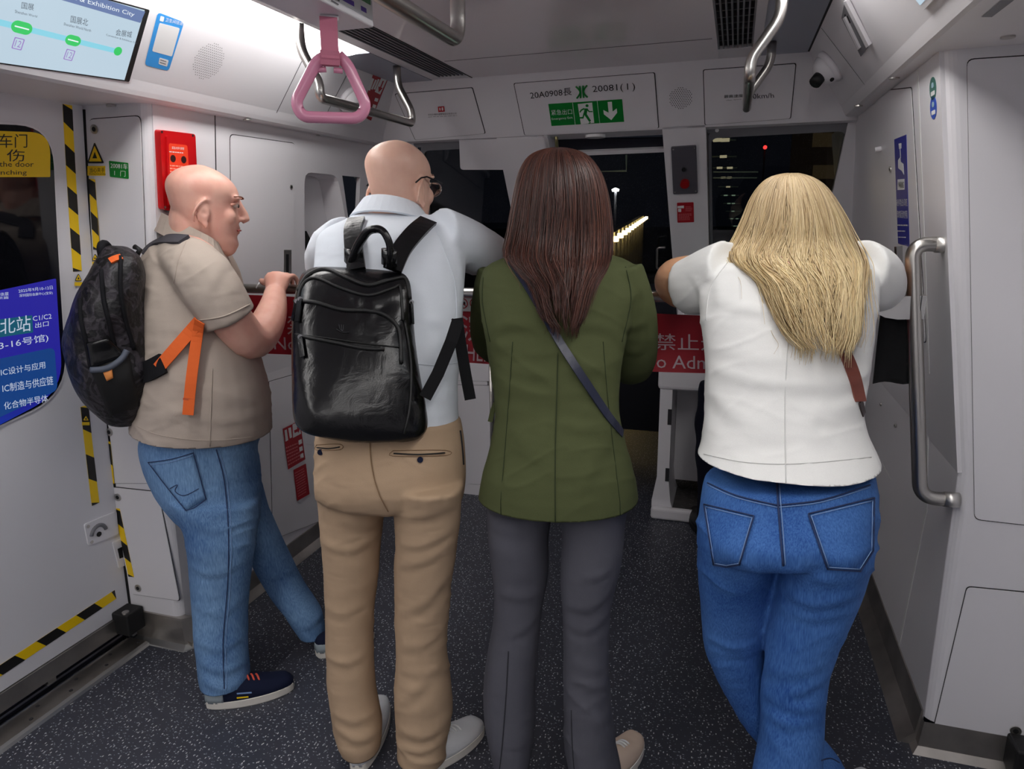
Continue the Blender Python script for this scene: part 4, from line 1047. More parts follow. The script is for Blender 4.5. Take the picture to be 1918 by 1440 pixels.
for k, (a, b) in enumerate(((419, 424), (430, 435), (442, 446))):
    scr_line(RWU, ((1681, b), (1701 - 2 * k, b + 1), (1701 - 2 * k, a), (1681, a)), 1, M_printw, vs, .0046, 20 + k)
for (cx, cy, m_, lab) in ((1747, 166, mat('round_green', srgb(70, 120, 110), .4), 'small oval green sticker high on the right wall'), (1748, 202, mat('round_blue', srgb(62, 96, 200), .4), 'small oval blue sticker high on the right wall')):
    c = RWU.hit(cx, cy, .001); t = thing('round_sticker', lab, 'sticker', RWU.pt(c))
    slab('sheet', RWU, [c + np.array([.030 * math.cos(q), .027 * math.sin(q)]) for q in np.linspace(0, 2 * math.pi, 21)[:-1]], .0004, .0012, m_, t)
    slab('caption', RWU, rr(c[0] - .018, c[1] - .016, c[0] + .018, c[1] - .006, .003, 2), .0012, .0016, M_printw, t)
    slab('symbol', RWU, rr(c[0] - .010, c[1] + .002, c[0] + .010, c[1] + .014, .005, 2), .0012, .0016, mat('print_pale', srgb(160, 190, 205), .5), t)
# ---- banner under the rail
class Banner(Plane):
    def pt(s, ab, d=0.0):
        p = Plane.pt(s, ab, d)
        p[1] += .010 * math.sin(5.1 * ab[0] + .6) * (.4 - ab[1] * 2) + .006 * math.sin(23 * ab[1] + 2 * math.sin(3 * ab[0])) + .004 * math.sin(11 * ab[0])
        return p
BN = Banner((0, RY + .03, RZ), (1, 0, 0), (0, -1, 0))
q = pxpoly(BN, ((455, 660), (1600, 712), (1600, 603), (455, 552)))
M_ban = mat('banner_red_cloth', srgb(176, 26, 44), .55, bump=(900, .3, .0006), var=(4, .12))
bn = thing('red_banner', 'red cloth banner with white lettering hanging under the rail', 'banner', BN.pt(q[0]))
NX, NZ = 110, 16; v = []; f = []
for d in (0, -.002):
    for i in range(NZ + 1):
        for j in range(NX + 1):
            a, b = j / NX, i / NZ; v.append(BN.pt((1 - b) * ((1 - a) * q[0] + a * q[1]) + b * ((1 - a) * q[3] + a * q[2]), d))
for s in (0, 1):
    for i in range(NZ):
        for j in range(NX):
            k = s * (NX + 1) * (NZ + 1) + i * (NX + 1) + j; f.append([k, k + 1, k + NX + 2, k + NX + 1])
mesh_obj('cloth', v, f, M_ban, bn, smooth=True)
M_banp = mat('banner_print', srgb(214, 190, 196), .6)
for body, qq in (('禁止进入', ((1226, 655), (1400, 660), (1400, 628), (1226, 624))), ('No Admittance', ((1203, 687), (1440, 697), (1440, 671), (1203, 664))),
                 ('禁止进入', ((540, 626), (700, 634), (700, 596), (540, 588))), ('No Admittance', ((515, 654), (740, 664), (740, 638), (515, 630))),
                 ('深圳地铁', ((862, 642), (1090, 650), (1090, 596), (862, 590))), ('SHENZHEN METRO', ((858, 675), (1120, 684), (1120, 655), (858, 645)))):
    text(body, BN, qq, .0035, M_banp, bn)
wp = round_poly(pxpoly(BN, ((700, 577), (1010, 588), (1010, 563), (700, 552)), .006), .004, 2)
slab('icon_strip', BN, wp, .003, .0042, M_signw, bn)
for cx in (868, 890, 845):
    c = BN.hit(cx, 568, .005); ring_slab('prohibition_ring', BN, rr(c[0] - .017, c[1] - .017, c[0] + .017, c[1] + .017, .017, 6), rr(c[0] - .014, c[1] - .014, c[0] + .014, c[1] + .014, .014, 6), .0042, .005, M_printr, bn)
    slab('prohibition_bar', BN, [c + np.array(k) for k in ((-.012, .010), (-.010, .012), (.012, -.010), (.010, -.012))], .0042, .005, M_printr, bn)
    slab('icon', BN, rr(c[0] - .008, c[1] - .005, c[0] + .008, c[1] + .005, .002, 2), .0042, .0046, M_printk, bn)
for x in np.linspace(-1.6, .35, 9):
    tube('banner_tie', [(x, RY - .018, RZ), (x, RY + .005, RZ + .019), (x, RY + .022, RZ), (x, RY + .03, RZ - .05)], .003, M_signw, bn, 6)

# ================================================================== outside, night
gd = struct(box('ground', (-60, 5.0, -1.3), (60, 160, -1.1), mat('track_bed', srgb(24, 24, 28), .9, var=(2, .3))), 'dark track bed outside')
M_conc = mat('parapet_concrete', srgb(190, 178, 150), .85, var=(1.5, .3))
M_warm = emis('warm_lamp', (1.0, .72, .28), 34.0)
pw = thing('parapet_wall', 'lit concrete parapet wall beside the track outside', 'wall', (-4, 14, -1.2))
pa, pb_ = PY(1120, 452, 13), PY(1206, 404, 34)
n = 14
for k in range(n):
    t0, t1 = k / n, (k + .94) / n
    a, b = pa + (pb_ - pa) * t0, pa + (pb_ - pa) * t1
    mesh_obj('wall_slab', [(a[0], a[1], -1.2), (b[0], b[1], -1.2), (b[0], b[1], b[2] + .0), (a[0], a[1], a[2]), (a[0] - .2, a[1], -1.2), (b[0] - .2, b[1], -1.2), (b[0] - .2, b[1], b[2]), (a[0] - .2, a[1], a[2])],
             [[0, 1, 2, 3], [4, 7, 6, 5], [3, 2, 6, 7], [0, 3, 7, 4], [1, 5, 6, 2]], M_conc, pw)
    m_ = a + (b - a) * .5
    lm = box('wall_lamp', m_ + np.array([.10, -.14, -.13]), m_ + np.array([.20, .14, -.02]), M_warm, pw)
def lamp_post(p, h_, lab, m, r):
    t = thing('street_lamp', lab, 'lamp', (p[0], p[1], -1.1))
    tube('pole', [(p[0], p[1], -1.1), (p[0], p[1], p[2])], .05, M_grey, t, 8)
    lathe('lamp_head', p, (0, 0, -1), [(r * .3, 0), (r, .06), (r * .8, .14)], m, t, 12)
lamp_post(PY(1153, 352, 30), 6, 'bright street lamp outside seen past the brown hair', emis('street_lamp_glow', (1, .95, .85), 40), .16)
sgp = PY(1433, 276, 40); rl = thing('railway_signal', 'signal post with a small red light in the right windscreen', 'signal', (sgp[0], 40.1, -1.1))
tube('post', [(sgp[0], 40.1, -1.1), (sgp[0], 40.1, sgp[2] + .3)], .05, M_black, rl)
lathe('red_lamp', sgp, (0, -1, 0), [(.10, 0), (.10, .1), (.02, .14)], emis('signal_red', (1, .05, .04), 5), rl, 12)
M_city = emis('city_light', (.75, 1, .62), .5); M_cityw = emis('city_light_warm', (1, .82, .45), 1.0)
bd = thing('overhead_gantry', 'row of track gantries with greenish lights receding in the dark', 'gantry', PY(1380, 470, 30))
for k in range(13):
    t = k / 12; Yk = 18 + 60 * t
    x = 1352 + 36 * t; y = 262 + 200 * t ** .75; w_ = 44 * (1 - t) + 9
    a, b = PY(x - w_ / 2, y, Yk), PY(x + w_ / 2, y, Yk)
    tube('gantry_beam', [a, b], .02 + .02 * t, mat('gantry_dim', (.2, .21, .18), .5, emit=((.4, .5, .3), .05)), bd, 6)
    for s in ((.35, .62), (.5,), (.28, .7))[k % 3]:
        c = a + (b - a) * s; box('gantry_lamp', c - np.array([.10, .1, .035]), c + np.array([.10, .1, .03]), M_cityw if k < 5 else M_city, bd)
for y0_, x0_, x1_ in ((322, 1336, 1420), (333, 1336, 1418)):
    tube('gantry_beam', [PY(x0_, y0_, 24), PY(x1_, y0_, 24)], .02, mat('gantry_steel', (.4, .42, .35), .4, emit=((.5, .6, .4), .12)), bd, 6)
sg = thing('catenary_frame', 'faint catenary frame outside above the street lamp', 'frame', PY(1170, 350, 22))
tube('frame_bar', [PY(1110, 321, 22) * np.array([1, 1, 0]) + np.array([0, 0, -1.1]), PY(1110, 321, 22), PY(1173, 320, 22), PY(1173, 290, 22)], .03, mat('gantry_steel', (.4, .42, .35), .4), sg, 6)
bu = thing('far_building', 'dark building with dim warm windows beyond the right windscreen', 'building', PY(1560, 500, 60))
a = PY(1500, 250, 60); b = PY(1620, 560, 60)
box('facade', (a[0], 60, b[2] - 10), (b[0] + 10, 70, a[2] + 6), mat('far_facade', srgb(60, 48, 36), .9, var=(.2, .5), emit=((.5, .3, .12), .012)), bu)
for i in range(6):
    for j in range(4):
        c = PY(1530 + i * 14, 262 + j * 60, 59.9); box('lit_window', c - np.array([.3, .05, .5]), c + np.array([.3, .05, .5]), emis('dim_window', (1, .65, .25), .05), bu)

# ================================================================== organic modelling helpers
from mathutils.bvhtree import BVHTree
def vnoise(p, seed=0):
    """vectorised 3D value noise in -1..1"""
    p = np.asarray(p, float) + seed * 17.31; i = np.floor(p).astype(np.int64); f = p - i; f = f * f * (3 - 2 * f)
    def h(a, b, c):
        n = (a * 73856093) ^ (b * 19349663) ^ (c * 83492791); n = (n ^ (n >> 13)) * 1274126177; n = n & 0x7fffffff
        return (n % 100003) / 50001.5 - 1
    x, y, z = i[:, 0], i[:, 1], i[:, 2]; r = 0
    for dx in (0, 1):
        for dy in (0, 1):
            for dz in (0, 1):
                w_ = (f[:, 0] if dx else 1 - f[:, 0]) * (f[:, 1] if dy else 1 - f[:, 1]) * (f[:, 2] if dz else 1 - f[:, 2])
                r = r + w_ * h(x + dx, y + dy, z + dz)
    return r
def ring(py, xl, xr, Y, back, front=None, p=2.15, tilt=0.0, n=28):
    """horizontal body section whose outline spans pixels xl..xr of row py at distance Y"""
    front = back if front is None else front
    c = PY((xl + xr) / 2, py, Y); hd_ = nrm(np.array([c[0] - CAM[0], c[1] - CAM[1], 0])); rt = np.array([hd_[1], -hd_[0], 0])
    def on(px):
        d = ray(px, py); return CAM + d * (hd_.dot(c - CAM) / hd_.dot(d))
    L, R = on(xl), on(xr); a = (R - L) / 2; cc = (L + R) / 2; out = []
    for k in range(n):
        t = 2 * math.pi * k / n; cs, sn = math.cos(t), math.sin(t)
        e = 2 / p; x = math.copysign(abs(cs) ** e, cs); y = math.copysign(abs(sn) ** e, sn)
        q = cc + a * x + hd_ * y * (front if y > 0 else back)
        q[2] += tilt * y * (front if y > 0 else back); out.append(q)
    return out
def loft(rings):
    n = len(rings[0]); v = [q for r in rings for q in r]; f = []
    for i in range(len(rings) - 1):
        for k in range(n): f.append([i * n + k, i * n + (k + 1) % n, (i + 1) * n + (k + 1) % n, (i + 1) * n + k])
    f += [list(range(n))[::-1], [(len(rings) - 1) * n + k for k in range(n)]]
    return v, f
def dense(rows, m=3):
    """resample a table of numeric rows with a Catmull-Rom spline"""
    A = np.array(rows, float); out = []
    for i in range(len(A) - 1):
        p0, p1, p2, p3 = A[max(i - 1, 0)], A[i], A[i + 1], A[min(i + 2, len(A) - 1)]
        for k in range(m):
            t = k / m; out.append(.5 * (2 * p1 + (p2 - p0) * t + (2 * p0 - 5 * p1 + 4 * p2 - p3) * t * t + (3 * p1 - p0 - 3 * p2 + p3) * t ** 3))
    out.append(A[-1]); return out
def body_loft(rows, p=2.15, tilt=0.0, m=2):
    """rows: (py, xl, xr, Y, back, front)"""
    return loft([ring(r[0], r[1], r[2], r[3], r[4], r[5], p, tilt) for r in dense(rows, m)])
def limb(rows, n=16, m=3, flat=None):
    """rows: (px, py, Y, radius)"""
    rows = dense(rows, m); return tube_geo([PY(r[0], r[1], r[2]) for r in rows], [max(r[3], .0015) for r in rows], n, flat)
def limb3(rows, n=14, m=3, flat=None):
    rows = dense(rows, m); return tube_geo([r[:3] for r in rows], [max(r[3], .001) for r in rows], n, flat)
def ell(c, r, axes=None, n=16, m=10):
    c = np.asarray(c, float); A = np.eye(3) if axes is None else np.asarray(axes); v = []; f = []
    for i in range(1, m):
        ph = math.pi * i / m
        for k in range(n):
            t = 2 * math.pi * k / n; l = np.array([r[0] * math.sin(ph) * math.cos(t), r[1] * math.sin(ph) * math.sin(t), r[2] * math.cos(ph)]); v.append(c + l @ A)
    top = len(v); v.append(c + np.array([0, 0, r[2]]) @ A); v.append(c - np.array([0, 0, r[2]]) @ A)
    for i in range(m - 2):
        for k in range(n): f.append([i * n + k, i * n + (k + 1) % n, (i + 1) * n + (k + 1) % n, (i + 1) * n + k])
    for k in range(n): f.append([k, (k + 1) % n, top]); f.append([(m - 2) * n + k, (m - 2) * n + (k + 1) % n, top + 1])
    return v, f
class Surf:
    """vertex/face arrays with smoothing, displacement and ray tests"""
    def __init__(s, V, F): s.V = np.array(V, float); s.F = F; s._b = None
    @property
    def bvh(s):
        if s._b is None: s._b = BVHTree.FromPolygons([tuple(x) for x in s.V], s.F)
        return s._b
    def edges(s):
        E = []
        for q in s.F:
            for i in range(len(q)): E.append((q[i], q[(i + 1) % len(q)]))
        return np.array(E)
    def smooth(s, it, lam=.5):
        E = s.edges(); n = len(s.V); deg = np.bincount(E[:, 0], minlength=n) + np.bincount(E[:, 1], minlength=n)
        for _ in range(it):
            acc = np.zeros_like(s.V)
            for k in range(3):
                acc[:, k] = np.bincount(E[:, 0], s.V[E[:, 1], k], n) + np.bincount(E[:, 1], s.V[E[:, 0], k], n)
            s.V += lam * (acc / np.maximum(deg, 1)[:, None] - s.V)
        s._b = None; return s
    def normals(s):
        Nn = np.zeros_like(s.V); quads = np.array([q for q in s.F if len(q) == 4]); tris = np.array([q for q in s.F if len(q) == 3])
        for arr, (i, j) in ((quads, (2, 3)), (tris, (1, 2))):
            if len(arr) == 0: continue
            a = s.V[arr[:, i if len(arr[0]) == 3 else 2]] - s.V[arr[:, 0]]
            b = (s.V[arr[:, 3]] - s.V[arr[:, 1]]) if len(arr[0]) == 4 else (s.V[arr[:, 2]] - s.V[arr[:, 0]])
            if len(arr[0]) == 3: a = s.V[arr[:, 1]] - s.V[arr[:, 0]]
            nn = np.cross(a, b)
            for c in range(arr.shape[1]): np.add.at(Nn, arr[:, c], nn)
        return Nn / (np.linalg.norm(Nn, axis=1)[:, None] + 1e-12)
    def push(s, d): s.V = s.V + s.normals() * np.asarray(d)[:, None]; s._b = None; return s
    def hitd(s, px, py):
        h_ = s.bvh.ray_cast(Vector(CAM), Vector(nrm(ray(px, py)))); return h_[3]
    def cast(s, px, py, off=0.0, dist=None):
        d = Vector(nrm(ray(px, py))); h_ = s.bvh.ray_cast(Vector(CAM), d)
        if h_[0] is None:
            h_ = s.bvh.find_nearest(Vector(CAM) + d * (dist or 1.9))
        return np.array(h_[0]) - np.array(d) * off
    def casts(s, pts, off=0.0):
        ds = [s.hitd(x, y) for x, y in pts]; ok = [i for i, q in enumerate(ds) if q is not None]
        if not ok: return [s.cast(x, y, off) for x, y in pts]
        return [s.cast(x, y, off, ds[min(ok, key=lambda j: abs(j - i))]) for i, (x, y) in enumerate(pts)]
    def path(s, pts, off=0.0, sub=6):
        out = dense(pts, sub)
        return s.casts([(x, y) for x, y in out], off)
    def folds(s, lines, noise=None):
        """lines: (pixel polyline, amplitude, width) raised ridges with a valley beside; noise: (scale xyz, amp)"""
        d = np.zeros(len(s.V))
        for pts, amp, wid in lines:
            amp *= .6; wid *= 1.5
            pth = np.array(s.path(dense(pts, 3) if len(pts) > 2 else pts)); L = len(pth)
            lo, hi = pth.min(0) - wid * 4, pth.max(0) + wid * 4
            idx = np.where(np.all((s.V > lo) & (s.V < hi), axis=1))[0]
            if len(idx) == 0: continue
            best = np.full(len(idx), 1e9); sgn = np.zeros(len(idx)); tt = np.zeros(len(idx))
            for i in range(L - 1):
                a, b = pth[i], pth[i + 1]; ab = b - a; l2 = ab.dot(ab) + 1e-12; ap = s.V[idx] - a
                t = np.clip(ap @ ab / l2, 0, 1); off = ap - t[:, None] * ab; dd = np.linalg.norm(off, axis=1)
                m_ = dd < best; best[m_] = dd[m_]; sgn[m_] = np.sign(off[m_, 2]); tt[m_] = (i + t[m_]) / (L - 1)
            fade = np.sin(np.pi * np.clip(tt, .04, .96)) ** .6; x = best * sgn
            d[idx] += amp * fade * (np.exp(-(x / wid) ** 2) - .7 * np.exp(-((x + 1.5 * wid) / wid) ** 2))
        if noise:
            for sc1, amp, seed in noise:
                if seed < 100: d += amp * vnoise(s.V * np.array(sc1), seed); continue
                # creases: thin ridges of stretched noise, gathered in patches
                q = s.V.copy(); sg = 1 if seed % 2 else -1; q[:, 2] += sg * .45 * q[:, 0] + .3 * q[:, 1] + .03 * vnoise(s.V * 7, seed + 3)
                r_ = (1 - np.abs(vnoise(q * np.array(sc1), seed))) ** 4; mk = np.clip(vnoise(s.V * 4.5, seed + 1) * 1.4 + .25, 0, 1); d += amp * r_ * mk
        return s.push(d)
    def obj(s, name, m, parent): 
        o = mesh_obj(name, s.V, s.F, m, parent, smooth=True, recalc=False); return o
def merge(geos, voxel=.007, it=4, lam=.5):
    voxel = .0062 if .0065 < voxel < .008 else voxel; it += 1
    """union of closed shapes as one continuous surface"""
    v = []; f = []
    for pv, pf in geos:
        k = len(v); v += list(pv); f += [[i + k for i in q] for q in pf]
    o = mesh_obj('tmp', v, f); md = o.modifiers.new('r', 'REMESH'); md.mode = 'VOXEL'; md.voxel_size = voxel; md.adaptivity = 0
    dg = bpy.context.evaluated_depsgraph_get(); me = o.evaluated_get(dg).to_mesh(); n = len(me.vertices)
    V = np.empty(n * 3); me.vertices.foreach_get('co', V); V = V.reshape(-1, 3)
    F = [list(p.vertices) for p in me.polygons]; o.evaluated_get(dg).to_mesh_clear()
    md_ = o.data; bpy.data.objects.remove(o); bpy.data.meshes.remove(md_)
    return Surf(V, F).smooth(it, lam)
def cut(s, keep):
    """keep the part of a surface where keep(V) is true (open hems)"""
    k = keep(s.V); F = [q for q in s.F if all(k[i] for i in q)]; used = sorted({i for q in F for i in q}); mp = {o: i for i, o in enumerate(used)}
    return Surf(s.V[used], [[mp[i] for i in q] for q in F])
def trim(s, z, up=True, tilt=(0, 0)):
    """clean straight hem: cut away everything below height z"""
    me = bpy.data.meshes.new('t'); me.from_pydata([tuple(x) for x in s.V], [], s.F); bm = bmesh.new(); bm.from_mesh(me)
    bmesh.ops.bisect_plane(bm, geom=bm.verts[:] + bm.edges[:] + bm.faces[:], plane_co=(0, 0, z), plane_no=(tilt[0], tilt[1], -1), clear_outer=True)
    # turned-in edge so that the hem has thickness
    ed_ = [e for e in bm.edges if e.is_boundary]; r_ = bmesh.ops.extrude_edge_only(bm, edges=ed_); nv = [v for v in r_['geom'] if isinstance(v, bmesh.types.BMVert)]
    c = Vector((0, 0, 0))
    bm.verts.index_update(); V0 = {v: v.co.copy() for v in nv}
    for v in nv:
        nb = [e.other_vert(v) for e in v.link_edges if e.other_vert(v) not in V0]
        n_ = Vector((0, 0, 0))
        for q in nb:
            for fc in q.link_faces: n_ += fc.normal
        if n_.length > 1e-6: v.co = v.co - n_.normalized() * .006 + Vector((0, 0, .004))
    bm.verts.index_update(); V = [tuple(v.co) for v in bm.verts]; F = [[v.index for v in fc.verts] for fc in bm.faces]; bm.free(); bpy.data.meshes.remove(me)
    return Surf(V, F)
def seam(s, pts, r, m, parent, name='seam', off=.0, n=6, flat=None, sub=5):
    off += .0012
    return tube(name, s.path(pts, off, sub), r, m, parent, n, flat)
def patch(s, quad, m, parent, name, off=.003, th=.002, nu=8, nv=8, shape=None):
    """cloth patch lying on a surface, from a pixel quad tl,tr,br,bl"""
    q = [np.array(k, float) for k in quad]; v = []; f = []
    for side in (0, 1):
        for i in range(nv + 1):
            for j in range(nu + 1):
                a, b = j / nu, i / nv; p = (1 - b) * ((1 - a) * q[0] + a * q[1]) + b * ((1 - a) * q[3] + a * q[2])
                if shape: p = shape(p, a, b)
                edge = 1 if 0 < i < nv and 0 < j < nu else 0
                v.append(s.cast(p[0], p[1], (off + th * (.5 + .5 * edge)) if side == 0 else off - .004))
    k2 = (nu + 1) * (nv + 1)
    for sd in (0, 1):
        for i in range(nv):
            for j in range(nu):
                t = sd * k2 + i * (nu + 1) + j; f.append([t, t + 1, t + nu + 2, t + nu + 1])
    lp = [j for j in range(nu)] + [i * (nu + 1) + nu for i in range(nv)] + [nv * (nu + 1) + j for j in range(nu, 0, -1)] + [i * (nu + 1) for i in range(nv, 0, -1)]
    for i in range(len(lp)): f.append([lp[i], lp[(i + 1) % len(lp)], lp[(i + 1) % len(lp)] + k2, lp[i] + k2])
    return mesh_obj(name, v, f, m, parent, smooth=True)

# ------------------------------------------------------------------ people materials
def skin_mat(name, col, red=.5):
    m, nt, b = new_mat(name); b.inputs['Roughness'].default_value = .42; b.inputs['Specular IOR Level'].default_value = .45
    b.inputs['Subsurface Weight'].default_value = .12; b.inputs['Subsurface Radius'].default_value = (.01, .004, .002); b.inputs['Subsurface Scale'].default_value = .6
    tc = N(nt, 'ShaderNodeTexCoord'); nz = N(nt, 'ShaderNodeTexNoise', i_Scale=22.0, i_Detail=6.0); nt.links.new(tc.outputs['Object'], nz.inputs['Vector'])
    mx = N(nt, 'ShaderNodeMix', data_type='RGBA'); mx.inputs[6].default_value = (*col, 1); mx.inputs[7].default_value = (col[0] * .93, col[1] * (1 - .22 * red), col[2] * (1 - .22 * red), 1)
    mr = N(nt, 'ShaderNodeMapRange'); mr.inputs[1].default_value = .38; mr.inputs[2].default_value = .66; nt.links.new(nz.outputs['Fac'], mr.inputs[0]); nt.links.new(mr.outputs[0], mx.inputs[0])
    nt.links.new(mx.outputs[2], b.inputs['Base Color'])
    n2 = N(nt, 'ShaderNodeTexNoise', i_Scale=350.0); nt.links.new(tc.outputs['Object'], n2.inputs['Vector'])
    bp = N(nt, 'ShaderNodeBump'); bp.inputs['Strength'].default_value = .2; bp.inputs['Distance'].default_value = .001
    nt.links.new(n2.outputs['Fac'], bp.inputs['Height']); nt.links.new(bp.outputs['Normal'], b.inputs['Normal'])
    return m
def denim_mat(name, lo, hi, fade=None):
    m, nt, b = new_mat(name); b.inputs['Roughness'].default_value = .8; b.inputs['Specular IOR Level'].default_value = .2
    tc = N(nt, 'ShaderNodeTexCoord')
    n1 = N(nt, 'ShaderNodeTexNoise', i_Scale=5.0, i_Detail=6.0); nt.links.new(tc.outputs['Object'], n1.inputs['Vector'])
    mp = N(nt, 'ShaderNodeMapping'); mp.inputs['Scale'].default_value = (420, 420, 40); nt.links.new(tc.outputs['Object'], mp.inputs['Vector'])
    n2 = N(nt, 'ShaderNodeTexNoise', i_Scale=1.0, i_Detail=3.0); nt.links.new(mp.outputs['Vector'], n2.inputs['Vector'])
    ad = N(nt, 'ShaderNodeMath', operation='MULTIPLY_ADD'); ad.inputs[1].default_value = .55; nt.links.new(n2.outputs['Fac'], ad.inputs[0])
    m2 = N(nt, 'ShaderNodeMath', operation='MULTIPLY'); m2.inputs[1].default_value = .6; nt.links.new(n1.outputs['Fac'], m2.inputs[0]); nt.links.new(m2.outputs[0], ad.inputs[2])
    mr = N(nt, 'ShaderNodeMapRange'); mr.inputs[1].default_value = .36; mr.inputs[2].default_value = .78; nt.links.new(ad.outputs[0], mr.inputs[0])
    mx = N(nt, 'ShaderNodeMix', data_type='RGBA'); mx.inputs[6].default_value = (*lo, 1); mx.inputs[7].default_value = (*hi, 1); nt.links.new(mr.outputs[0], mx.inputs[0])
    nt.links.new(mx.outputs[2], b.inputs['Base Color'])
    bp = N(nt, 'ShaderNodeBump'); bp.inputs['Strength'].default_value = .25; bp.inputs['Distance'].default_value = .0015
    nt.links.new(n2.outputs['Fac'], bp.inputs['Height']); nt.links.new(bp.outputs['Normal'], b.inputs['Normal'])
    return m
def cloth_mat(name, col, weave=500, rough=.85, var=.08, wr=.35, sheen=0.0):
    m, nt, b = new_mat(name); b.inputs['Roughness'].default_value = rough; b.inputs['Specular IOR Level'].default_value = .2; b.inputs['Sheen Weight'].default_value = sheen
    tc = N(nt, 'ShaderNodeTexCoord')
    n1 = N(nt, 'ShaderNodeTexNoise', i_Scale=9.0, i_Detail=6.0); nt.links.new(tc.outputs['Object'], n1.inputs['Vector'])
    n2 = N(nt, 'ShaderNodeTexNoise', i_Scale=float(weave), i_Detail=2.0); nt.links.new(tc.outputs['Object'], n2.inputs['Vector'])
    mx = N(nt, 'ShaderNodeMix', data_type='RGBA'); mx.inputs[6].default_value = (*[c * (1 - var) for c in col], 1); mx.inputs[7].default_value = (*[min(1, c * (1 + var)) for c in col], 1)
    nt.links.new(n2.outputs['Fac'], mx.inputs[0]); nt.links.new(mx.outputs[2], b.inputs['Base Color'])
    mp = N(nt, 'ShaderNodeMapping'); mp.inputs['Scale'].default_value = (5, 5, 16); mp.inputs['Rotation'].default_value = (.3, .35, 0); nt.links.new(tc.outputs['Object'], mp.inputs['Vector'])
    n3 = N(nt, 'ShaderNodeTexNoise', i_Scale=1.0, i_Detail=2.0); nt.links.new(mp.outputs['Vector'], n3.inputs['Vector'])
    b1 = N(nt, 'ShaderNodeBump'); b1.inputs['Strength'].default_value = wr; b1.inputs['Distance'].default_value = .02; nt.links.new(n3.outputs['Fac'], b1.inputs['Height'])
    b2 = N(nt, 'ShaderNodeBump'); b2.inputs['Strength'].default_value = .3; b2.inputs['Distance'].default_value = .001; nt.links.new(n2.outputs['Fac'], b2.inputs['Height'])
    nt.links.new(b1.outputs['Normal'], b2.inputs['Normal']); nt.links.new(b2.outputs['Normal'], b.inputs['Normal'])
    return m
def hair_mat(name, cols, rough=.38, root=None):
    m, nt, b = new_mat(name); b.inputs['Roughness'].default_value = rough; b.inputs['Specular IOR Level'].default_value = .5
    gi = N(nt, 'ShaderNodeNewGeometry'); cr = N(nt, 'ShaderNodeValToRGB'); e = cr.color_ramp.elements
    e[0].position = 0; e[0].color = (*cols[0], 1); e[1].position = 1; e[1].color = (*cols[-1], 1)
    for i, c in enumerate(cols[1:-1]): q = e.new((i + 1) / (len(cols) - 1)); q.color = (*c, 1)
    nt.links.new(gi.outputs['Random Per Island'], cr.inputs[0]); nt.links.new(cr.outputs[0], b.inputs['Base Color'])
    if root:   # undyed roots
        tc = N(nt, 'ShaderNodeTexCoord'); sp = N(nt, 'ShaderNodeSeparateXYZ'); nt.links.new(tc.outputs['Object'], sp.inputs[0])
        mr = N(nt, 'ShaderNodeMapRange'); mr.inputs[1].default_value = root[0]; mr.inputs[2].default_value = root[1]; nt.links.new(sp.outputs[2], mr.inputs[0])
        mx = N(nt, 'ShaderNodeMix', data_type='RGBA', blend_type='MULTIPLY'); mx.inputs[7].default_value = (*root[2], 1)
        nt.links.new(mr.outputs[0], mx.inputs[0]); nt.links.new(cr.outputs[0], mx.inputs[6]); nt.links.new(mx.outputs[2], b.inputs['Base Color'])
    return m
M_skin1 = skin_mat('skin_pink', srgb(228, 178, 160), .8)
M_skin2 = skin_mat('skin_fair', srgb(228, 186, 166), .5)
M_skin4 = skin_mat('skin_tan', srgb(214, 162, 124), .35)
M_denim1 = denim_mat('denim_mid_blue', srgb(56, 92, 144), srgb(134, 172, 212))
M_denim4 = denim_mat('denim_bright_blue', srgb(32, 74, 142), srgb(90, 138, 206))
M_stitch = mat('denim_stitch', srgb(40, 56, 96), .8)
M_stitchl = mat('denim_stitch_pale', srgb(130, 160, 205), .8)
M_beige = cloth_mat('beige_jersey', srgb(178, 165, 154), 700)
M_polo = cloth_mat('white_pique', srgb(222, 228, 236), 900, wr=.3)
M_tee = cloth_mat('white_jersey', srgb(232, 232, 230), 800, wr=.3)
M_chino = cloth_mat('khaki_twill', srgb(184, 158, 131), 700, var=.06)
M_olive = cloth_mat('olive_wool', srgb(76, 82, 52), 600, var=.1, wr=.3)
M_gtrs = cloth_mat('charcoal_wool', srgb(88, 88, 97), 700, var=.12, wr=.25)
M_navy = cloth_mat('navy_cloth', srgb(22, 24, 38), 600)
M_shoew = mat('white_leather', srgb(222, 224, 228), .45, bump=(60, .2, .002))
M_sole = mat('white_rubber', srgb(226, 222, 214), .6)
M_navyk = cloth_mat('navy_knit', srgb(22, 28, 52), 900, wr=.1)

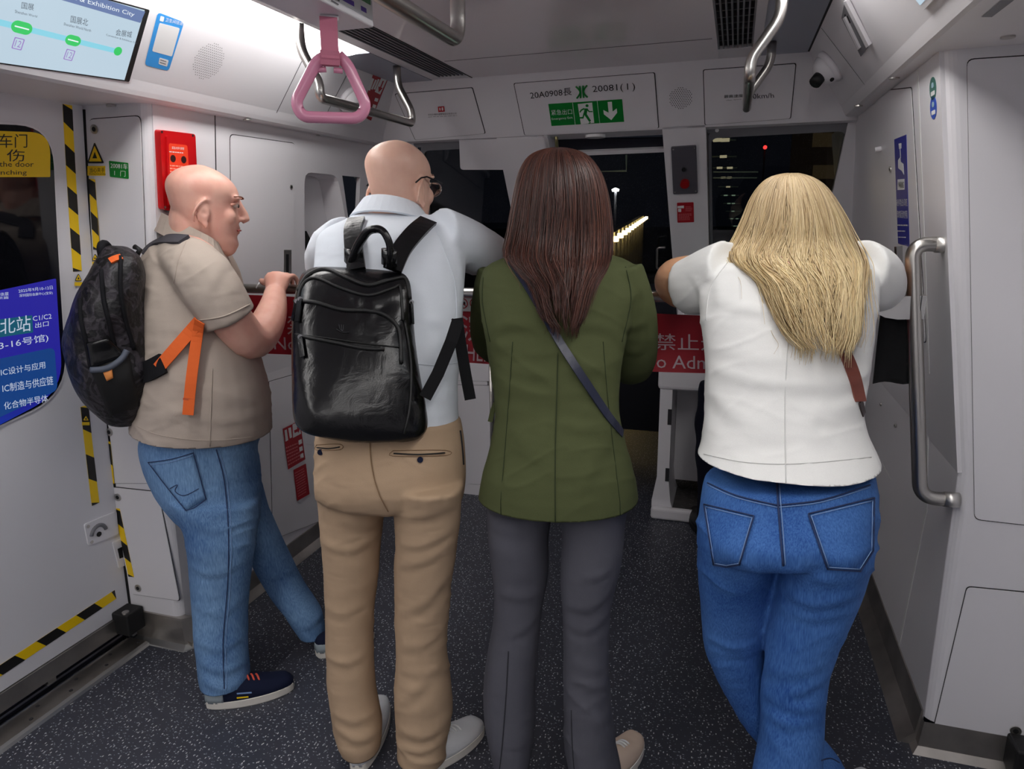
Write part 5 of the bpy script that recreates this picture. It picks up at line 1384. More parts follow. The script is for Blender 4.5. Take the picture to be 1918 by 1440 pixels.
# ================================================================== people: shared builders
HEAD = [(-.120, .070, .010, .022), (-.110, .088, -.008, .042), (-.090, .094, -.028, .053), (-.068, .089, -.052, .060), (-.046, .093, -.068, .065), (-.022, .092, -.080, .068),
        (0.0, .089, -.090, .071), (.02, .087, -.096, .074), (.04, .0915, -.102, .077), (.055, .089, -.103, .0775), (.07, .0815, -.099, .074), (.085, .068, -.089, .066), (.098, .050, -.074, .053), (.108, .030, -.055, .038), (.1145, .010, -.036, .021), (.118, -.006, -.018, .006)]
class Head:
    def __init__(s, c, fw, up, k=1.0, wk=1.0):
        s.c = np.asarray(c, float); s.up = nrm(up); fw = np.asarray(fw, float); s.fw = nrm(fw - s.up * s.up.dot(fw)); s.rt = np.cross(s.fw, s.up); s.k = k; s.wk = wk
    def P(s, x, y, z): return s.c + s.k * (s.rt * x * s.wk + s.fw * y + s.up * z)
    @property
    def A(s): return np.array([s.rt, s.fw, s.up])
    def geos(s, face=True):
        rings = []
        for z, yf, yb, hw in dense(HEAD, 3):
            yc, hy = (yf + yb) / 2, (yf - yb) / 2; r_ = []
            for q in range(28):
                t = 2 * math.pi * q / 28; cs, sn = math.cos(t), math.sin(t); e = 2 / 2.25
                x = math.copysign(abs(cs) ** e, cs) * hw; y = math.copysign(abs(sn) ** e, sn) * hy
                if y > 0: x *= 1 - .16 * (y / hy) ** 2
                r_.append(s.P(x, yc + y, z))
            rings.append(r_)
        g = [loft(rings)]
        A_, k = s.A, s.k
        g.append(tube_geo([s.P(0, .086, .034), s.P(0, .095, .016), s.P(0, .107, -.004), s.P(0, .113, -.016), s.P(0, .100, -.026)], np.array([.009, .0105, .012, .0135, .009]) * k, 12))
        for sx in (-1, 1):
            g.append(ell(s.P(sx * .012, .098, -.020), np.array([.008, .010, .007]) * k, A_))
            g.append(ell(s.P(sx * .030, .078, .037), np.array([.027, .015, .009]) * k, A_))
            g.append(ell(s.P(sx * .040, .056, -.016), np.array([.024, .026, .026]) * k, A_))
            # ear: bowl and rim
            ez = -.016; g.append(ell(s.P(sx * .074, -.010, ez), np.array([.008, .019, .031]) * k, A_))
            rim = [s.P(sx * (.076 + .010 * math.sin(t_)), -.012 - .022 * math.sin(t_ * 1.0) * .9 + .013 * math.cos(t_), ez + .006 + .033 * math.cos(t_)) for t_ in np.linspace(-.55, 2.9, 13)]
            g.append(tube_geo(rim, .0048 * k, 8)); g.append(ell(s.P(sx * .077, -.002, ez - .030), np.array([.005, .008, .011]) * k, A_))
        g.append(ell(s.P(0, .091, -.046), np.array([.022, .008, .005]) * k, A_)); g.append(ell(s.P(0, .089, -.058), np.array([.020, .009, .006]) * k, A_))
        g.append(ell(s.P(0, .082, -.092), np.array([.022, .014, .014]) * k, A_))
        return g
def hand_on_rail(x, wrist, side, spread=1.0, thumb=1.0, hs=1.0):
    """hand resting on the barrier rail: palm, four curled fingers of unequal length, thumb; side=+1 right hand, -1 left"""
    z = RZ + .0165; wr_ = np.asarray(wrist, float); K = np.array([x, RY - .022, z + .030])
    g = []
    rows = [(*wr_, .027 * hs), (*(wr_ * .6 + K * .4), .032 * hs), (*(wr_ * .25 + K * .75), .037 * hs), (*K, .035 * hs)]
    g.append(limb3(rows, 16, 3, flat=.55 if hs == 1 else .68))
    ln = (.92, 1.04, 1.0, .8)
    for i in range(4):
        xo = side * (-.031 + .0205 * i) * spread; l = ln[i]
        b = K + np.array([xo, .002, 0.0 - .003 * abs(i - 1.4)])
        g.append(limb3([(*(b + np.array([0, -.02, -.006])), .0105), (*b, .0105), (*(b + np.array([xo * .08, .026 * l, .001])), .0098), (*(b + np.array([xo * .1, .047 * l, -.014])), .0092), (*(b + np.array([xo * .1, .052 * l, -.034 * l])), .0085), (*(b + np.array([xo * .1, .044 * l, -.050 * l])), .0070)], 10, 3))
    pb_ = wr_ * .45 + K * .55
    tx = -side * .035 * thumb; tz = -.004 * (thumb > 1)
    g.append(limb3([(*(pb_ + np.array([tx * .5, 0, -.002])), .015), (*(pb_ + np.array([tx * 1.3, .012, .004 + tz])), .0125), (*(pb_ + np.array([tx * 1.75, .028, .008 + tz])), .0108), (*(pb_ + np.array([tx * 2.0, .040, .008 + tz * 1.3])), .0088)], 10, 3))
    return g
def shoe(heel, toe, w, parent, m_up, m_sole, h=.075, name='shoe', sole_h=.026, tongue=True, m_heel=None, laces=None):
    heel, toe = np.asarray(heel, float), np.asarray(toe, float); heel = heel.copy(); toe = toe.copy(); heel[2] = toe[2] = 0
    ax = toe - heel; L = np.linalg.norm(ax); ax /= L; sd = np.array([ax[1], -ax[0], 0]); t_ = empty(name, parent=parent)
    def half(t): return w / 2 * (math.sin(math.pi * min(1, max(0, t)) ** .8) ** .32) * (.80 + .24 * math.sin(math.pi * (t - .15) * .8))
    ol = []
    ts = np.concatenate([[.0, .015, .05], np.linspace(.1, .9, 12), [.95, .985, 1.0]])
    for t in ts: ol.append(heel + ax * L * t + sd * half(t))
    for t in ts[::-1]: ol.append(heel + ax * L * t - sd * half(t))
    n = len(ol); c = heel + ax * L / 2
    rings = []
    for zz, k in ((0.0, .96), (.004, 1.0), (sole_h, 1.0), (sole_h + .002, .96)): rings.append([c + (q - c) * k + np.array([0, 0, zz]) for q in ol])
    v, f = loft(rings); mesh_obj('sole', v, f, m_sole, t_, smooth=False)
    top = lambda t: (h * (1.0 if t < .35 else 1 - .42 * min(1, (t - .35) / .4))) * (1 if t < .9 else 1 - .62 * ((t - .9) / .1) ** 1.3) * (1 if t > .06 else .75 + .25 * t / .06)
    rings = []
    for t in np.linspace(.005, .995, 26):
        hw = half(t) * .97; r_ = []
        for q in range(17):
            a = math.pi * q / 16; r_.append(heel + ax * L * t + sd * hw * math.copysign(abs(math.cos(a)) ** .75, math.cos(a)) + np.array([0, 0, sole_h - .004 + top(t) * math.sin(a) ** .75]))
        rings.append(r_)
    v, f = loft(rings); s = Surf(v, f); up = mesh_obj('upper', v, f, m_up, t_, smooth=True)
    if m_heel:
        hr = [[c2 + np.array([0, 0, -.001]) + (c2 - (heel + ax * L * .2)) * .02 for c2 in r_] for r_ in rings[:6]]
        rr2 = [[heel + ax * L * .1 + (q - (heel + ax * L * .1)) * 1.03 for q in r_] for r_ in rings[:6]]
        rr2 = [[q if q[2] < sole_h + h * .5 else np.array([q[0], q[1], sole_h + h * .5]) for q in r_] for r_ in rr2]
        v, f = loft(rr2); mesh_obj('heel_cap', v, f, m_heel, t_, smooth=True)
    if laces:
        for i in range(laces[1]):
            t = .48 + .055 * i; hw = half(t) * .34; z = sole_h + top(t) + .001
            tube('lace', [heel + ax * L * t + sd * hw * k + np.array([0, 0, z - .010 * k * k]) + ax * .006 * k for k in np.linspace(-1, 1, 7)], .0032, laces[0], up, 6)
    return t_
def hair(rows, nstr, m, parent, base_mat, seed=1, rad=.0016, lift=.004, t0=math.pi - .7, t1=2 * math.pi + .7, wave=.05, tips=(.72, 1.0), frizz=.003, name='hair'):
    R_ = np.array([ring(*r[:6], 2.1, 0, 64) for r in dense(rows, 5)]); S = len(R_); cen = R_.mean(1)
    rg = random.Random(seed); o = empty(name, parent=parent)
    end = int(S * .93)
    v, f = loft([cen[i] + (R_[i] - cen[i]) * np.array([.97, .97, 1]) * (1 if i < S * .55 else 1 - .45 * ((i / S - .55) / .3) ** 1.5) for i in range(int(S * .85))])
    s = merge([(v, f)], .007, 3); s.obj('hair_mass', base_mat, o)
    V = []; F = []; ncl = max(40, nstr // 16)
    clumps = [(t0 + (t1 - t0) * (c_ + rg.uniform(0, 1)) / ncl, rg.uniform(*tips), rg.uniform(0, 6.28), rg.uniform(.3, 1) * wave, rg.uniform(1.0, 2.2), rg.uniform(0, 1) * lift) for c_ in range(ncl)]
    for q in range(nstr):
        cl = clumps[rg.randrange(ncl)]; th = cl[0] + rg.gauss(0, 1.1) * (t1 - t0) / ncl * 1.5; s0 = rg.uniform(0, .10) if rg.random() < .8 else rg.uniform(.1, .5); s1 = cl[1] + rg.uniform(-.05, .05); ph = cl[2]; wv = cl[3]; fr = cl[4]
        lf = cl[5] + rg.uniform(0, .003); nseg = 24; pts = []; rad_ = rad * rg.uniform(.5, 1.25); jx = np.array([rg.gauss(0, 1), rg.gauss(0, 1), 0]) * frizz * (3 if rg.random() < .06 else 1); pull = rg.uniform(.45, .95)
        for i in range(nseg + 1):
            u = i / nseg; sv = min(s0 + (s1 - s0) * u, 1.0) * (S - 1); i0 = min(int(sv), S - 2); fs = sv - i0
            ang = th + (cl[0] - th) * pull * u ** 1.6 + wv * u * math.sin(fr * 5 * u + ph)
            a = ang % (2 * math.pi) / (2 * math.pi) * 64; k0 = int(a) % 64; k1 = (k0 + 1) % 64; fa = a - int(a)
            p = (R_[i0][k0] * (1 - fa) + R_[i0][k1] * fa) * (1 - fs) + (R_[i0 + 1][k0] * (1 - fa) + R_[i0 + 1][k1] * fa) * fs
            cc = cen[i0] * (1 - fs) + cen[i0 + 1] * fs; d = p - cc; d[2] = 0; d = nrm(d)
            p = p + d * (lf * (.3 + .7 * u) + .003 * u * math.sin(6 * u + ph)) + jx * u * u
            if s0 + (s1 - s0) * u > 1.0: p = p + np.array([0, 0, -.35 * (s0 + (s1 - s0) * u - 1.0)])
            pts.append(p)
        rr_s = [rad_ * (1 - .75 * max(0, (i / nseg - .6) / .4)) for i in range(nseg + 1)]
        tv, tf = tube_geo(pts, rr_s, 3); k = len(V); V += tv; F += [[i + k for i in qf] for qf in tf]
    mesh_obj('strands', V, F, m, o, smooth=True, recalc=False)
    return o, s

# ================================================================== man in beige polo (left)
p1 = thing('person', 'bald man in beige shirt and jeans with a black backpack, hand on the rail', 'person', (-1.42, 1.65, 0), 'passengers leaning on the rail')
rdir = nrm(np.array([.77, .64, 0])); adir = nrm(np.array([-.64, .77, 0]))
h1 = Head(PY(383, 390, 1.86), rdir * 1 + adir * .10, np.array([0, 0, 1]) + rdir * .13, 1.10, 1.05)
g = h1.geos()
g.append(limb([(366, 395, 1.86, .072), (363, 425, 1.855, .077), (358, 455, 1.85, .082), (352, 480, 1.84, .085)])); g.append(ell(h1.P(0, .045, -.105), (.055, .05, .032), h1.A)); g.append(ell(h1.P(0, -.040, -.050), (.060, .055, .08), h1.A))
g.append(limb([(345, 480, 1.84, .07), (350, 560, 1.80, .11), (370, 700, 1.76, .12), (372, 800, 1.74, .12)]))
g.append(limb([(345, 480, 1.80, .075), (375, 500, 1.72, .07), (405, 556, 1.70, .060), (438, 604, 1.72, .062), (470, 638, 1.77, .058), (494, 618, 1.86, .056), (508, 588, 1.94, .050), (514, 562, 2.00, .041), (515, 548, 2.03, .036)], m=4))
g += hand_on_rail(PY(520, 520, RY - .03)[0], PY(515, 548, 2.025), 1, 1.3, 1.35, 1.25)
g.append(limb([(395, 490, 1.98, .06), (420, 560, 2.02, .055), (430, 640, 2.02, .048), (448, 700, 2.06, .032)])); g.append(ell(PY(450, 715, 2.07), (.03, .045, .05)))
for dx in (-.02, 0, .02): g.append(limb3([(*(PY(450, 715, 2.07) + np.array([dx, .03, -.03])), .010), (*(PY(450, 715, 2.07) + np.array([dx, .05, -.07])), .008)], 8))
s1 = merge(g, .0042, 4)
# eye socket, mouth line
def dent(s, c, r, amp):
    d = np.linalg.norm(s.V - c, axis=1); return s.push(-amp * np.exp(-(d / r) ** 2))
for sx in (-1, 1):
    dent(s1, h1.P(sx * .032, .086, .020), .016, .007); dent(s1, h1.P(sx * .085, -.006, -.014), .009, .005)
dent(s1, h1.P(.020, .092, -.052), .010, .003)
b1 = s1.obj('body', M_skin1, p1)
M_eye = mat('eye_white', srgb(190, 172, 162), .3); M_iris = mat('eye_iris', srgb(60, 50, 45), .2); M_brow = mat('eyebrow', srgb(150, 105, 88), .8); M_lip = mat('lip', srgb(178, 92, 86), .45); M_earin = mat('ear_inner', srgb(160, 84, 76), .6)
def eyes(h, parent):
    for sx in (-1, 1):
        e = mesh_obj('eye', *ell(h.P(sx * .031, .0775, .0175), np.array([.0100, .0100, .0085]) * h.k), M_eye, parent, smooth=True)
        mesh_obj('iris', *ell(h.P(sx * .032, .0865, .0165), np.array([.0055, .003, .0055]) * h.k, h.A), M_iris, e, smooth=True)
        tube('eyelid', [h.P(sx * (.017 + .031 * t), .0880 - .024 * t * t, .0225 + .003 * math.sin(math.pi * t) - .005 * t) for t in np.linspace(0, 1, 7)], .0042, M_skin1 if h is h1 else M_skin2, parent, 6)
        tube('eyebrow', [h.P(sx * (.014 + .040 * t), .100 - .028 * t * t, .038 + .005 * math.sin(math.pi * t * .8)) for t in np.linspace(0, 1, 7)], .0034, M_brow, parent, 6, flat=.6)
    tube('mouth', [h.P(.026 * t, .099 - .012 * t * t, -.052 - .001 * t * t) for t in np.linspace(-1, 1, 9)], .0028, M_lip, parent, 6)
eyes(h1, b1)
# shirt
torso = body_loft([(436, 316, 396, 1.85, .078, .078), (456, 292, 412, 1.84, .105, .10), (476, 268, 425, 1.83, .155, .14), (510, 254, 440, 1.81, .18, .15), (560, 249, 456, 1.79, .19, .15), (620, 254, 474, 1.77, .19, .15), (680, 258, 492, 1.76, .20, .15),
                   (735, 256, 505, 1.75, .205, .16), (780, 248, 509, 1.74, .205, .16), (815, 238, 509, 1.735, .205, .16), (842, 230, 506, 1.73, .20, .16)])
slv = limb([(332, 484, 1.78, .070), (360, 498, 1.72, .084), (392, 535, 1.69, .087), (418, 576, 1.69, .082), (432, 598, 1.70, .080)])
slv2 = limb([(385, 470, 1.95, .07), (410, 520, 2.0, .075), (420, 570, 2.02, .07)])
sh1 = merge([torso, slv, slv2], .0075, 5)
sh1.folds([([(300, 480), (330, 520), (352, 570)], .006, .012), ([(392, 620), (340, 650), (300, 650)], .005, .012), ([(395, 590), (440, 620), (470, 690)], .004, .014), ([(300, 690), (380, 740), (470, 745)], .004, .012), ([(300, 760), (390, 790), (490, 775)], .004, .012),
           ([(440, 470), (400, 520), (372, 590)], .004, .012), ([(330, 610), (370, 660), (360, 720)], .004, .012), ([(270, 800), (330, 770), (400, 780)], .004, .013), ([(345, 455), (330, 490), (322, 540)], -.003, .006)],
          [((9, 9, 18), .0018, 3), ((5, 5, 13), .005, 101), ((9, 9, 24), .003, 104)])
sh1 = trim(sh1, PY(390, 838, 1.576)[2] - .006 - .12 * 1.5, tilt=(-.12, 0)); sh1.obj('shirt', M_beige, p1)
seam(sh1, [(398, 690), (396, 740), (393, 836)], .0016, M_beige, p1, 'side_seam')
seam(sh1, [(240, 790), (300, 815), (395, 825), (500, 815)], .0012, M_beige, p1, 'hem')
seam(sh1, [(348, 452), (333, 490), (326, 530)], .0018, M_beige, p1, 'shoulder_seam')
seam(sh1, [(371, 600), (420, 592), (468, 570)], .0025, M_beige, p1, 'sleeve_hem')
cN = PY(354, 444, 1.85); A_ = PY(416, 474, 1.85) - cN; B_ = adir * .105
loop = [cN + A_ * math.cos(t) + B_ * math.sin(t) + np.array([0, 0, .004]) for t in np.linspace(0, 2 * math.pi, 30)]
wds = np.array([nrm(np.array([0, 0, 1.0]) - nrm(q - cN) * .55) for q in loop])
band('collar', loop, .062, .007, M_beige, p1, wds)
# jeans
j1 = merge([body_loft([(800, 268, 484, 1.73, .17, .17), (838, 258, 482, 1.73, .178, .178), (880, 266, 487, 1.73, .175, .175), (925, 288, 488, 1.72, .165, .165), (970, 322, 486, 1.71, .145, .145)]),
            body_loft([(930, 305, 484, 1.675, .115, .11), (980, 335, 482, 1.66, .10, .10), (1030, 348, 477, 1.65, .092, .092), (1080, 353, 470, 1.645, .085, .085), (1130, 357, 466, 1.635, .08, .08), (1190, 361, 465, 1.62, .078, .078), (1240, 367, 468, 1.61, .085, .085), (1285, 373, 470, 1.60, .09, .09), (1330, 378, 464, 1.60, .09, .09)]),
            body_loft([(900, 410, 488, 1.81, .10, .10), (955, 435, 503, 1.835, .095, .095), (1000, 450, 526, 1.855, .09, .09), (1050, 468, 550, 1.875, .085, .085), (1095, 492, 573, 1.89, .08, .08), (1140, 524, 602, 1.90, .072, .072), (1185, 556, 611, 1.91, .065, .065), (1216, 578, 611, 1.92, .06, .06)])], .0075, 4)
j1.folds([([(355, 1060), (400, 1075), (460, 1050)], .005, .010), ([(360, 1130), (410, 1150), (455, 1120)], .004, .009), ([(372, 1240), (420, 1255), (465, 1235)], .006, .010), ([(378, 1275), (420, 1290), (460, 1270)], .006, .009), ([(368, 1200), (410, 1215), (460, 1190)], .005, .010),
          ([(340, 960), (400, 990), (470, 970)], .004, .012), ([(560, 1180), (585, 1170), (605, 1150)], .004, .008), ([(500, 1080), (530, 1075), (560, 1060)], .004, .008)], [((10, 10, 16), .002, 5), ((6, 6, 17), .006, 107), ((10, 10, 28), .004, 110)])
j1 = trim(j1, .062); j1.obj('jeans', M_denim1, p1)
seam(j1, [(405, 842), (420, 900), (428, 1000), (426, 1100), (418, 1200), (420, 1290)], .0018, M_stitch, p1, 'side_seam')
seam(j1, [(410, 842), (425, 900), (433, 1000), (431, 1100), (423, 1200), (425, 1290)], .0010, M_stitchl, p1, 'seam_stitch')
patch(j1, ((277, 866), (362, 848), (386, 935), (348, 956)), M_denim1, p1, 'back_pocket', .002, .003)
for a_ in ([(277, 866), (320, 860), (362, 848)], [(362, 848), (374, 890), (386, 935)], [(386, 935), (365, 950), (348, 956)], [(348, 956), (312, 912), (277, 866)]): seam(j1, a_, .0014, M_stitch, p1, 'pocket_stitch', .005, sub=4)
seam(j1, [(279, 871), (320, 865), (360, 853)], .0010, M_stitchl, p1, 'pocket_stitch', .005, sub=4)
seam(j1, [(318, 915), (332, 908), (328, 920), (345, 928), (372, 915)], .0012, M_stitch, p1, 'pocket_motif', .005, sub=4)
# shoes
M_lacec = mat('lace_coral', srgb(225, 90, 70), .6); M_grey_pale = mat('pale_grey_suede', srgb(158, 170, 176), .8)
sA = shoe(PZ(386, 1322, 0), PZ(552, 1285, 0), .108, p1, M_navyk, M_sole, .062, m_heel=M_grey_pale, laces=(M_lacec, 3))
shoe(PZ(592, 1230, 0), PZ(700, 1190, 0), .105, p1, M_navyk, M_sole, .06, m_heel=M_grey_pale)
for k, (c_, l_) in enumerate(((M_stitchl, .03), (M_yellow, .022))):
    a_ = PZ(438, 1314, .034 + 0) if k else PZ(441, 1310, .040); a_ = PY(444, 1299 + 8 * k, 1.545); b_ = PY(444 + 27 - 6 * k, 1297 + 8 * k, 1.545); band('shoe_stripe', [a_, (a_ + b_) / 2, b_], .004, .002, c_, sA, np.array([0, 0, 1.]))
# backpack (a thing of its own)
M_camo = None
def camo():
    m, nt, b = new_mat('black_camouflage_nylon'); b.inputs['Roughness'].default_value = .5; b.inputs['Specular IOR Level'].default_value = .4
    tc = N(nt, 'ShaderNodeTexCoord'); nz = N(nt, 'ShaderNodeTexNoise', i_Scale=16.0, i_Detail=2.0, i_Distortion=1.2); nt.links.new(tc.outputs['Object'], nz.inputs['Vector'])
    cr = N(nt, 'ShaderNodeValToRGB'); cr.color_ramp.interpolation = 'CONSTANT'; e = cr.color_ramp.elements; e[0].color = (*srgb(22, 21, 24), 1); e[1].position = .5; e[1].color = (*srgb(54, 50, 56), 1); q = e.new(.6); q.color = (*srgb(32, 30, 34), 1)
    nt.links.new(nz.outputs['Fac'], cr.inputs[0]); nt.links.new(cr.outputs[0], b.inputs['Base Color'])
    n3 = N(nt, 'ShaderNodeTexNoise', i_Scale=30.0, i_Detail=3.0); nt.links.new(tc.outputs['Object'], n3.inputs['Vector'])
    b1_ = N(nt, 'ShaderNodeBump'); b1_.inputs['Strength'].default_value = .8; b1_.inputs['Distance'].default_value = .012; nt.links.new(n3.outputs['Fac'], b1_.inputs['Height']); nt.links.new(b1_.outputs['Normal'], b.inputs['Normal'])
    return m
M_camo = camo(); M_strapk = cloth_mat('black_webbing', srgb(22, 22, 26), 900, wr=.05); M_orw = cloth_mat('orange_webbing', srgb(226, 104, 50), 900, wr=.05); M_slate = mat('slate_elastic', srgb(78, 84, 98), .7)
M_padg = cloth_mat('grey_strap', srgb(70, 68, 74), 900, wr=.05)
bp1 = thing('backpack', 'black camouflage backpack with orange straps on the man in beige', 'backpack', PY(220, 780, 1.6))
pk = merge([body_loft([(462, 196, 236, 1.62, .05, .05), (478, 184, 262, 1.62, .10, .08), (510, 166, 272, 1.61, .13, .10), (550, 142, 272, 1.60, .145, .11), (600, 124, 274, 1.59, .155, .12), (640, 117, 280, 1.59, .155, .12), (690, 126, 296, 1.59, .15, .12), (730, 142, 290, 1.60, .145, .11), (765, 165, 274, 1.61, .13, .10), (787, 196, 258, 1.62, .10, .08)], p=2.5),
            limb([(300, 690, 1.62, .035), (270, 700, 1.60, .05), (235, 705, 1.58, .06)])], .007, 4)
pk.folds([([(160, 530), (190, 600), (170, 680)], .008, .018), ([(200, 500), (215, 580), (200, 640)], .008, .016), ([(130, 620), (160, 700), (175, 760)], .006, .014), ([(180, 690), (190, 740), (200, 775)], .006, .012), ([(240, 520), (230, 580), (240, 640)], .006, .014)], [((9, 9, 9), .004, 8), ((25, 25, 25), .002, 9)])
pk.obj('pack', M_camo, bp1)
for pts in ([(150, 560), (152, 600), (163, 650), (170, 690)], [(190, 505), (194, 560), (206, 610), (215, 650)], [(226, 480), (226, 540), (236, 600), (252, 655)]): seam(pk, pts, .006, M_strapk, bp1, 'zip', .002)
patch(pk, ((160, 642), (205, 634), (236, 665), (170, 690)), mat('bottle_black', srgb(10, 10, 12), .25), bp1, 'bottle', .006, .006)
patch(pk, ((168, 690), (240, 655), (262, 760), (205, 780)), mat('mesh_pocket', srgb(12, 12, 14), .7), bp1, 'side_pocket', .003, .004)
seam(pk, [(170, 693), (200, 690), (226, 674), (238, 656)], .009, M_slate, bp1, 'pocket_elastic', .008, 8)
patch(pk, ((193, 698), (210, 690), (212, 708), (200, 714)), mat('orange_tag', srgb(235, 150, 80), .6), bp1, 'zip_tag', .010, .003, 4, 4)
tube('top_handle', smooth_path([PY(196, 500, 1.58), PY(186, 458, 1.57), PY(200, 455, 1.62), PY(215, 486, 1.63)], .03), .011, M_strapk, bp1, 10)

def sstrap(surf, pts, w, m, par, name='shoulder_strap', off=.010, th=.008, wd=None):
    pth = surf.path(pts, off, 5); return band(name, pth, w, th, m, par, np.array(nrm(ray(300, 440))) if wd is None else wd)
def surf_band(surf, pts, w, m, par, name, off=.006, th=.004, sub=5):
    """webbing lying on a surface"""
    P2 = []; 
    for i in range(len(pts) - 1):
        for k in range(sub): P2.append(np.array(pts[i]) + (np.array(pts[i + 1]) - np.array(pts[i])) * k / sub)
    P2.append(np.array(pts[-1], float)); P2 = [np.array(q) for q in dense(P2, 1)]
    pth = surf.casts([tuple(q) for q in P2], off); wv = []
    for q in pth:
        h_ = surf.bvh.find_nearest(Vector(q)); wv.append(np.array(h_[1]))
    def sm(a_):
        a_ = np.array(a_)
        for _ in range(4): a_[1:-1] = (a_[:-2] + a_[1:-1] * 2 + a_[2:]) / 4
        return a_
    pth = list(sm(pth)); wv = sm(wv); wv[:] = wv * .4 + wv.mean(0) * .6
    T = np.gradient(np.array(pth), axis=0); wv = np.array([nrm(np.cross(t, n_)) for t, n_ in zip(T, wv)])
    return band(name, pth, w, th, m, par, wv)
surf_band(pk, [(206, 489), (216, 484), (228, 481)], .020, M_orw, bp1, 'orange_loop', .004, .006)
surf_band(sh1, [(258, 470), (280, 456), (308, 447), (345, 449)], .042, M_padg, bp1, 'shoulder_strap', .010, .010)
tube('strap_buckle', [PY(252, 462, 1.66), PY(262, 468, 1.66), PY(256, 478, 1.66)], .008, M_black, bp1, 8)
surf_band(sh1, [(262, 700), (280, 694), (306, 680)], .060, M_strapk, bp1, 'hip_wing', .014, .010)
surf_band(sh1, [(296, 690), (335, 645), (372, 603)], .036, M_orw, bp1, 'orange_strap', .016, .003)
surf_band(sh1, [(374, 602), (366, 650), (357, 720), (352, 777)], .030, M_orw, bp1, 'orange_strap_end', .022, .003)
surf_band(sh1, [(354, 746), (353.5, 750)], .031, mat('orange_stitch', srgb(190, 80, 40), .8), bp1, 'strap_stitch', .024, .0036)

# ================================================================== man in white polo
p2 = thing('person', 'bald man with glasses in white polo and khaki trousers leaning on the rail', 'person', (-.8, 1.5, 0), 'passengers leaning on the rail')
vd = nrm(np.array([*ray(750, 360)[:2], 0])); vr = np.array([vd[1], -vd[0], 0])
h2 = Head(PY(750, 352, 1.86), vd * .80 + vr * .60, np.array([0, 0, 1]) + vd * .10 + vr * .05, 1.08, .98)
g = h2.geos()
g.append(limb([(738, 370, 1.86, .064), (734, 400, 1.85, .066), (732, 425, 1.83, .066)]))
g.append(limb([(732, 425, 1.83, .06), (730, 470, 1.77, .07), (728, 550, 1.69, .08), (728, 700, 1.61, .09), (728, 800, 1.57, .09)]))
g.append(limb([(800, 460, 1.80, .05), (870, 460, 1.90, .050), (915, 478, 1.99, .044), (948, 486, 2.05, .040), (985, 505, 2.07, .034), (1010, 524, 2.065, .027)], m=4)); g += hand_on_rail(PY(1022, 522, RY)[0], PY(1010, 526, 2.06), 1)
g.append(limb([(650, 470, 1.80, .05), (610, 480, 1.9, .046), (610, 510, 2.0, .042), (640, 530, 2.05, .034), (668, 536, 2.06, .027)])); g += hand_on_rail(PY(690, 530, RY)[0], PY(668, 534, 2.06), -1)
s2 = merge(g, .0042, 4)
for sx in (-1, 1): dent(s2, h2.P(sx * .032, .086, .020), .016, .007); dent(s2, h2.P(sx * .085, -.006, -.014), .009, .005)
b2 = s2.obj('body', M_skin2, p2); eyes(h2, b2)
gl = thing('glasses', 'thin dark-framed glasses on the man in the white polo', 'glasses', h2.P(0, .1, .015))
M_frame = mat('dark_frame', srgb(22, 22, 26), .3, .5)
for sx in (-1, 1):
    tube('temple', [h2.P(sx * .066, .098, .022), h2.P(sx * .080, .05, .022), h2.P(sx * .086, .0, .024), h2.P(sx * .084, -.022, .018), h2.P(sx * .080, -.04, .004)], .0022, M_frame, gl, 8)
    lens = [h2.P(sx * (.034 + .028 * math.cos(t)), .106 - .004 * abs(math.cos(t)), .008 + .019 * math.sin(t)) for t in np.linspace(0, 2 * math.pi, 20)]
    tube('rim', lens, .0015, M_frame if sx < 0 else M_chrome, gl, 6)
    mesh_obj('lens', lens[:-1], [list(range(19))], M_glass, gl)
tube('bridge', [h2.P(-.008, .108, .012), h2.P(0, .110, .015), h2.P(.008, .108, .012)], .0015, M_frame, gl, 6)
polo = merge([body_loft([(400, 668, 800, 1.81, .065, .07), (412, 645, 818, 1.79, .085, .09), (425, 614, 848, 1.77, .10, .11), (447, 592, 872, 1.75, .115, .12), (500, 588, 872, 1.71, .125, .125), (560, 588, 868, 1.67, .125, .125), (620, 590, 863, 1.635, .12, .12), (700, 592, 858, 1.60, .12, .12), (760, 590, 858, 1.575, .125, .125), (808, 588, 861, 1.56, .132, .13)]),
              limb([(820, 440, 1.79, .078), (862, 455, 1.86, .076), (896, 470, 1.93, .072), (926, 484, 1.99, .064)]), limb([(650, 455, 1.80, .078), (622, 470, 1.86, .072), (610, 498, 1.95, .064), (614, 512, 2.0, .06)])], .0075, 5)
polo.folds([([(800, 600), (830, 606), (858, 640)], .005, .010), ([(790, 670), (830, 672), (860, 660)], .004, .009), ([(780, 730), (820, 745), (856, 735)], .004, .010), ([(845, 430), (862, 500), (866, 560)], .004, .010), ([(880, 520), (900, 500), (925, 500)], .006, .009), ([(800, 480), (835, 520), (850, 570)], .003, .014), ([(660, 420), (740, 440), (820, 425)], .003, .014)], [((9, 9, 16), .0018, 13), ((5, 5, 13), .005, 113), ((9, 9, 22), .003, 116)])
polo = trim(polo, PY(858, 803, 1.55)[2]); polo.obj('polo_shirt', M_polo, p2)
cN = PY(735, 402, 1.83); A_ = vr * .098 + np.array([0, 0, -.014]); B_ = vd * .088 + np.array([0, 0, -.028])
loop = [cN + A_ * math.cos(t) + B_ * math.sin(t) for t in np.linspace(0, 2 * math.pi, 32)]
wds = np.array([nrm(np.array([0, 0, 1.0]) - nrm(q - cN) * .75) for q in loop]); band('collar', loop, .058, .006, M_polo, p2, wds)
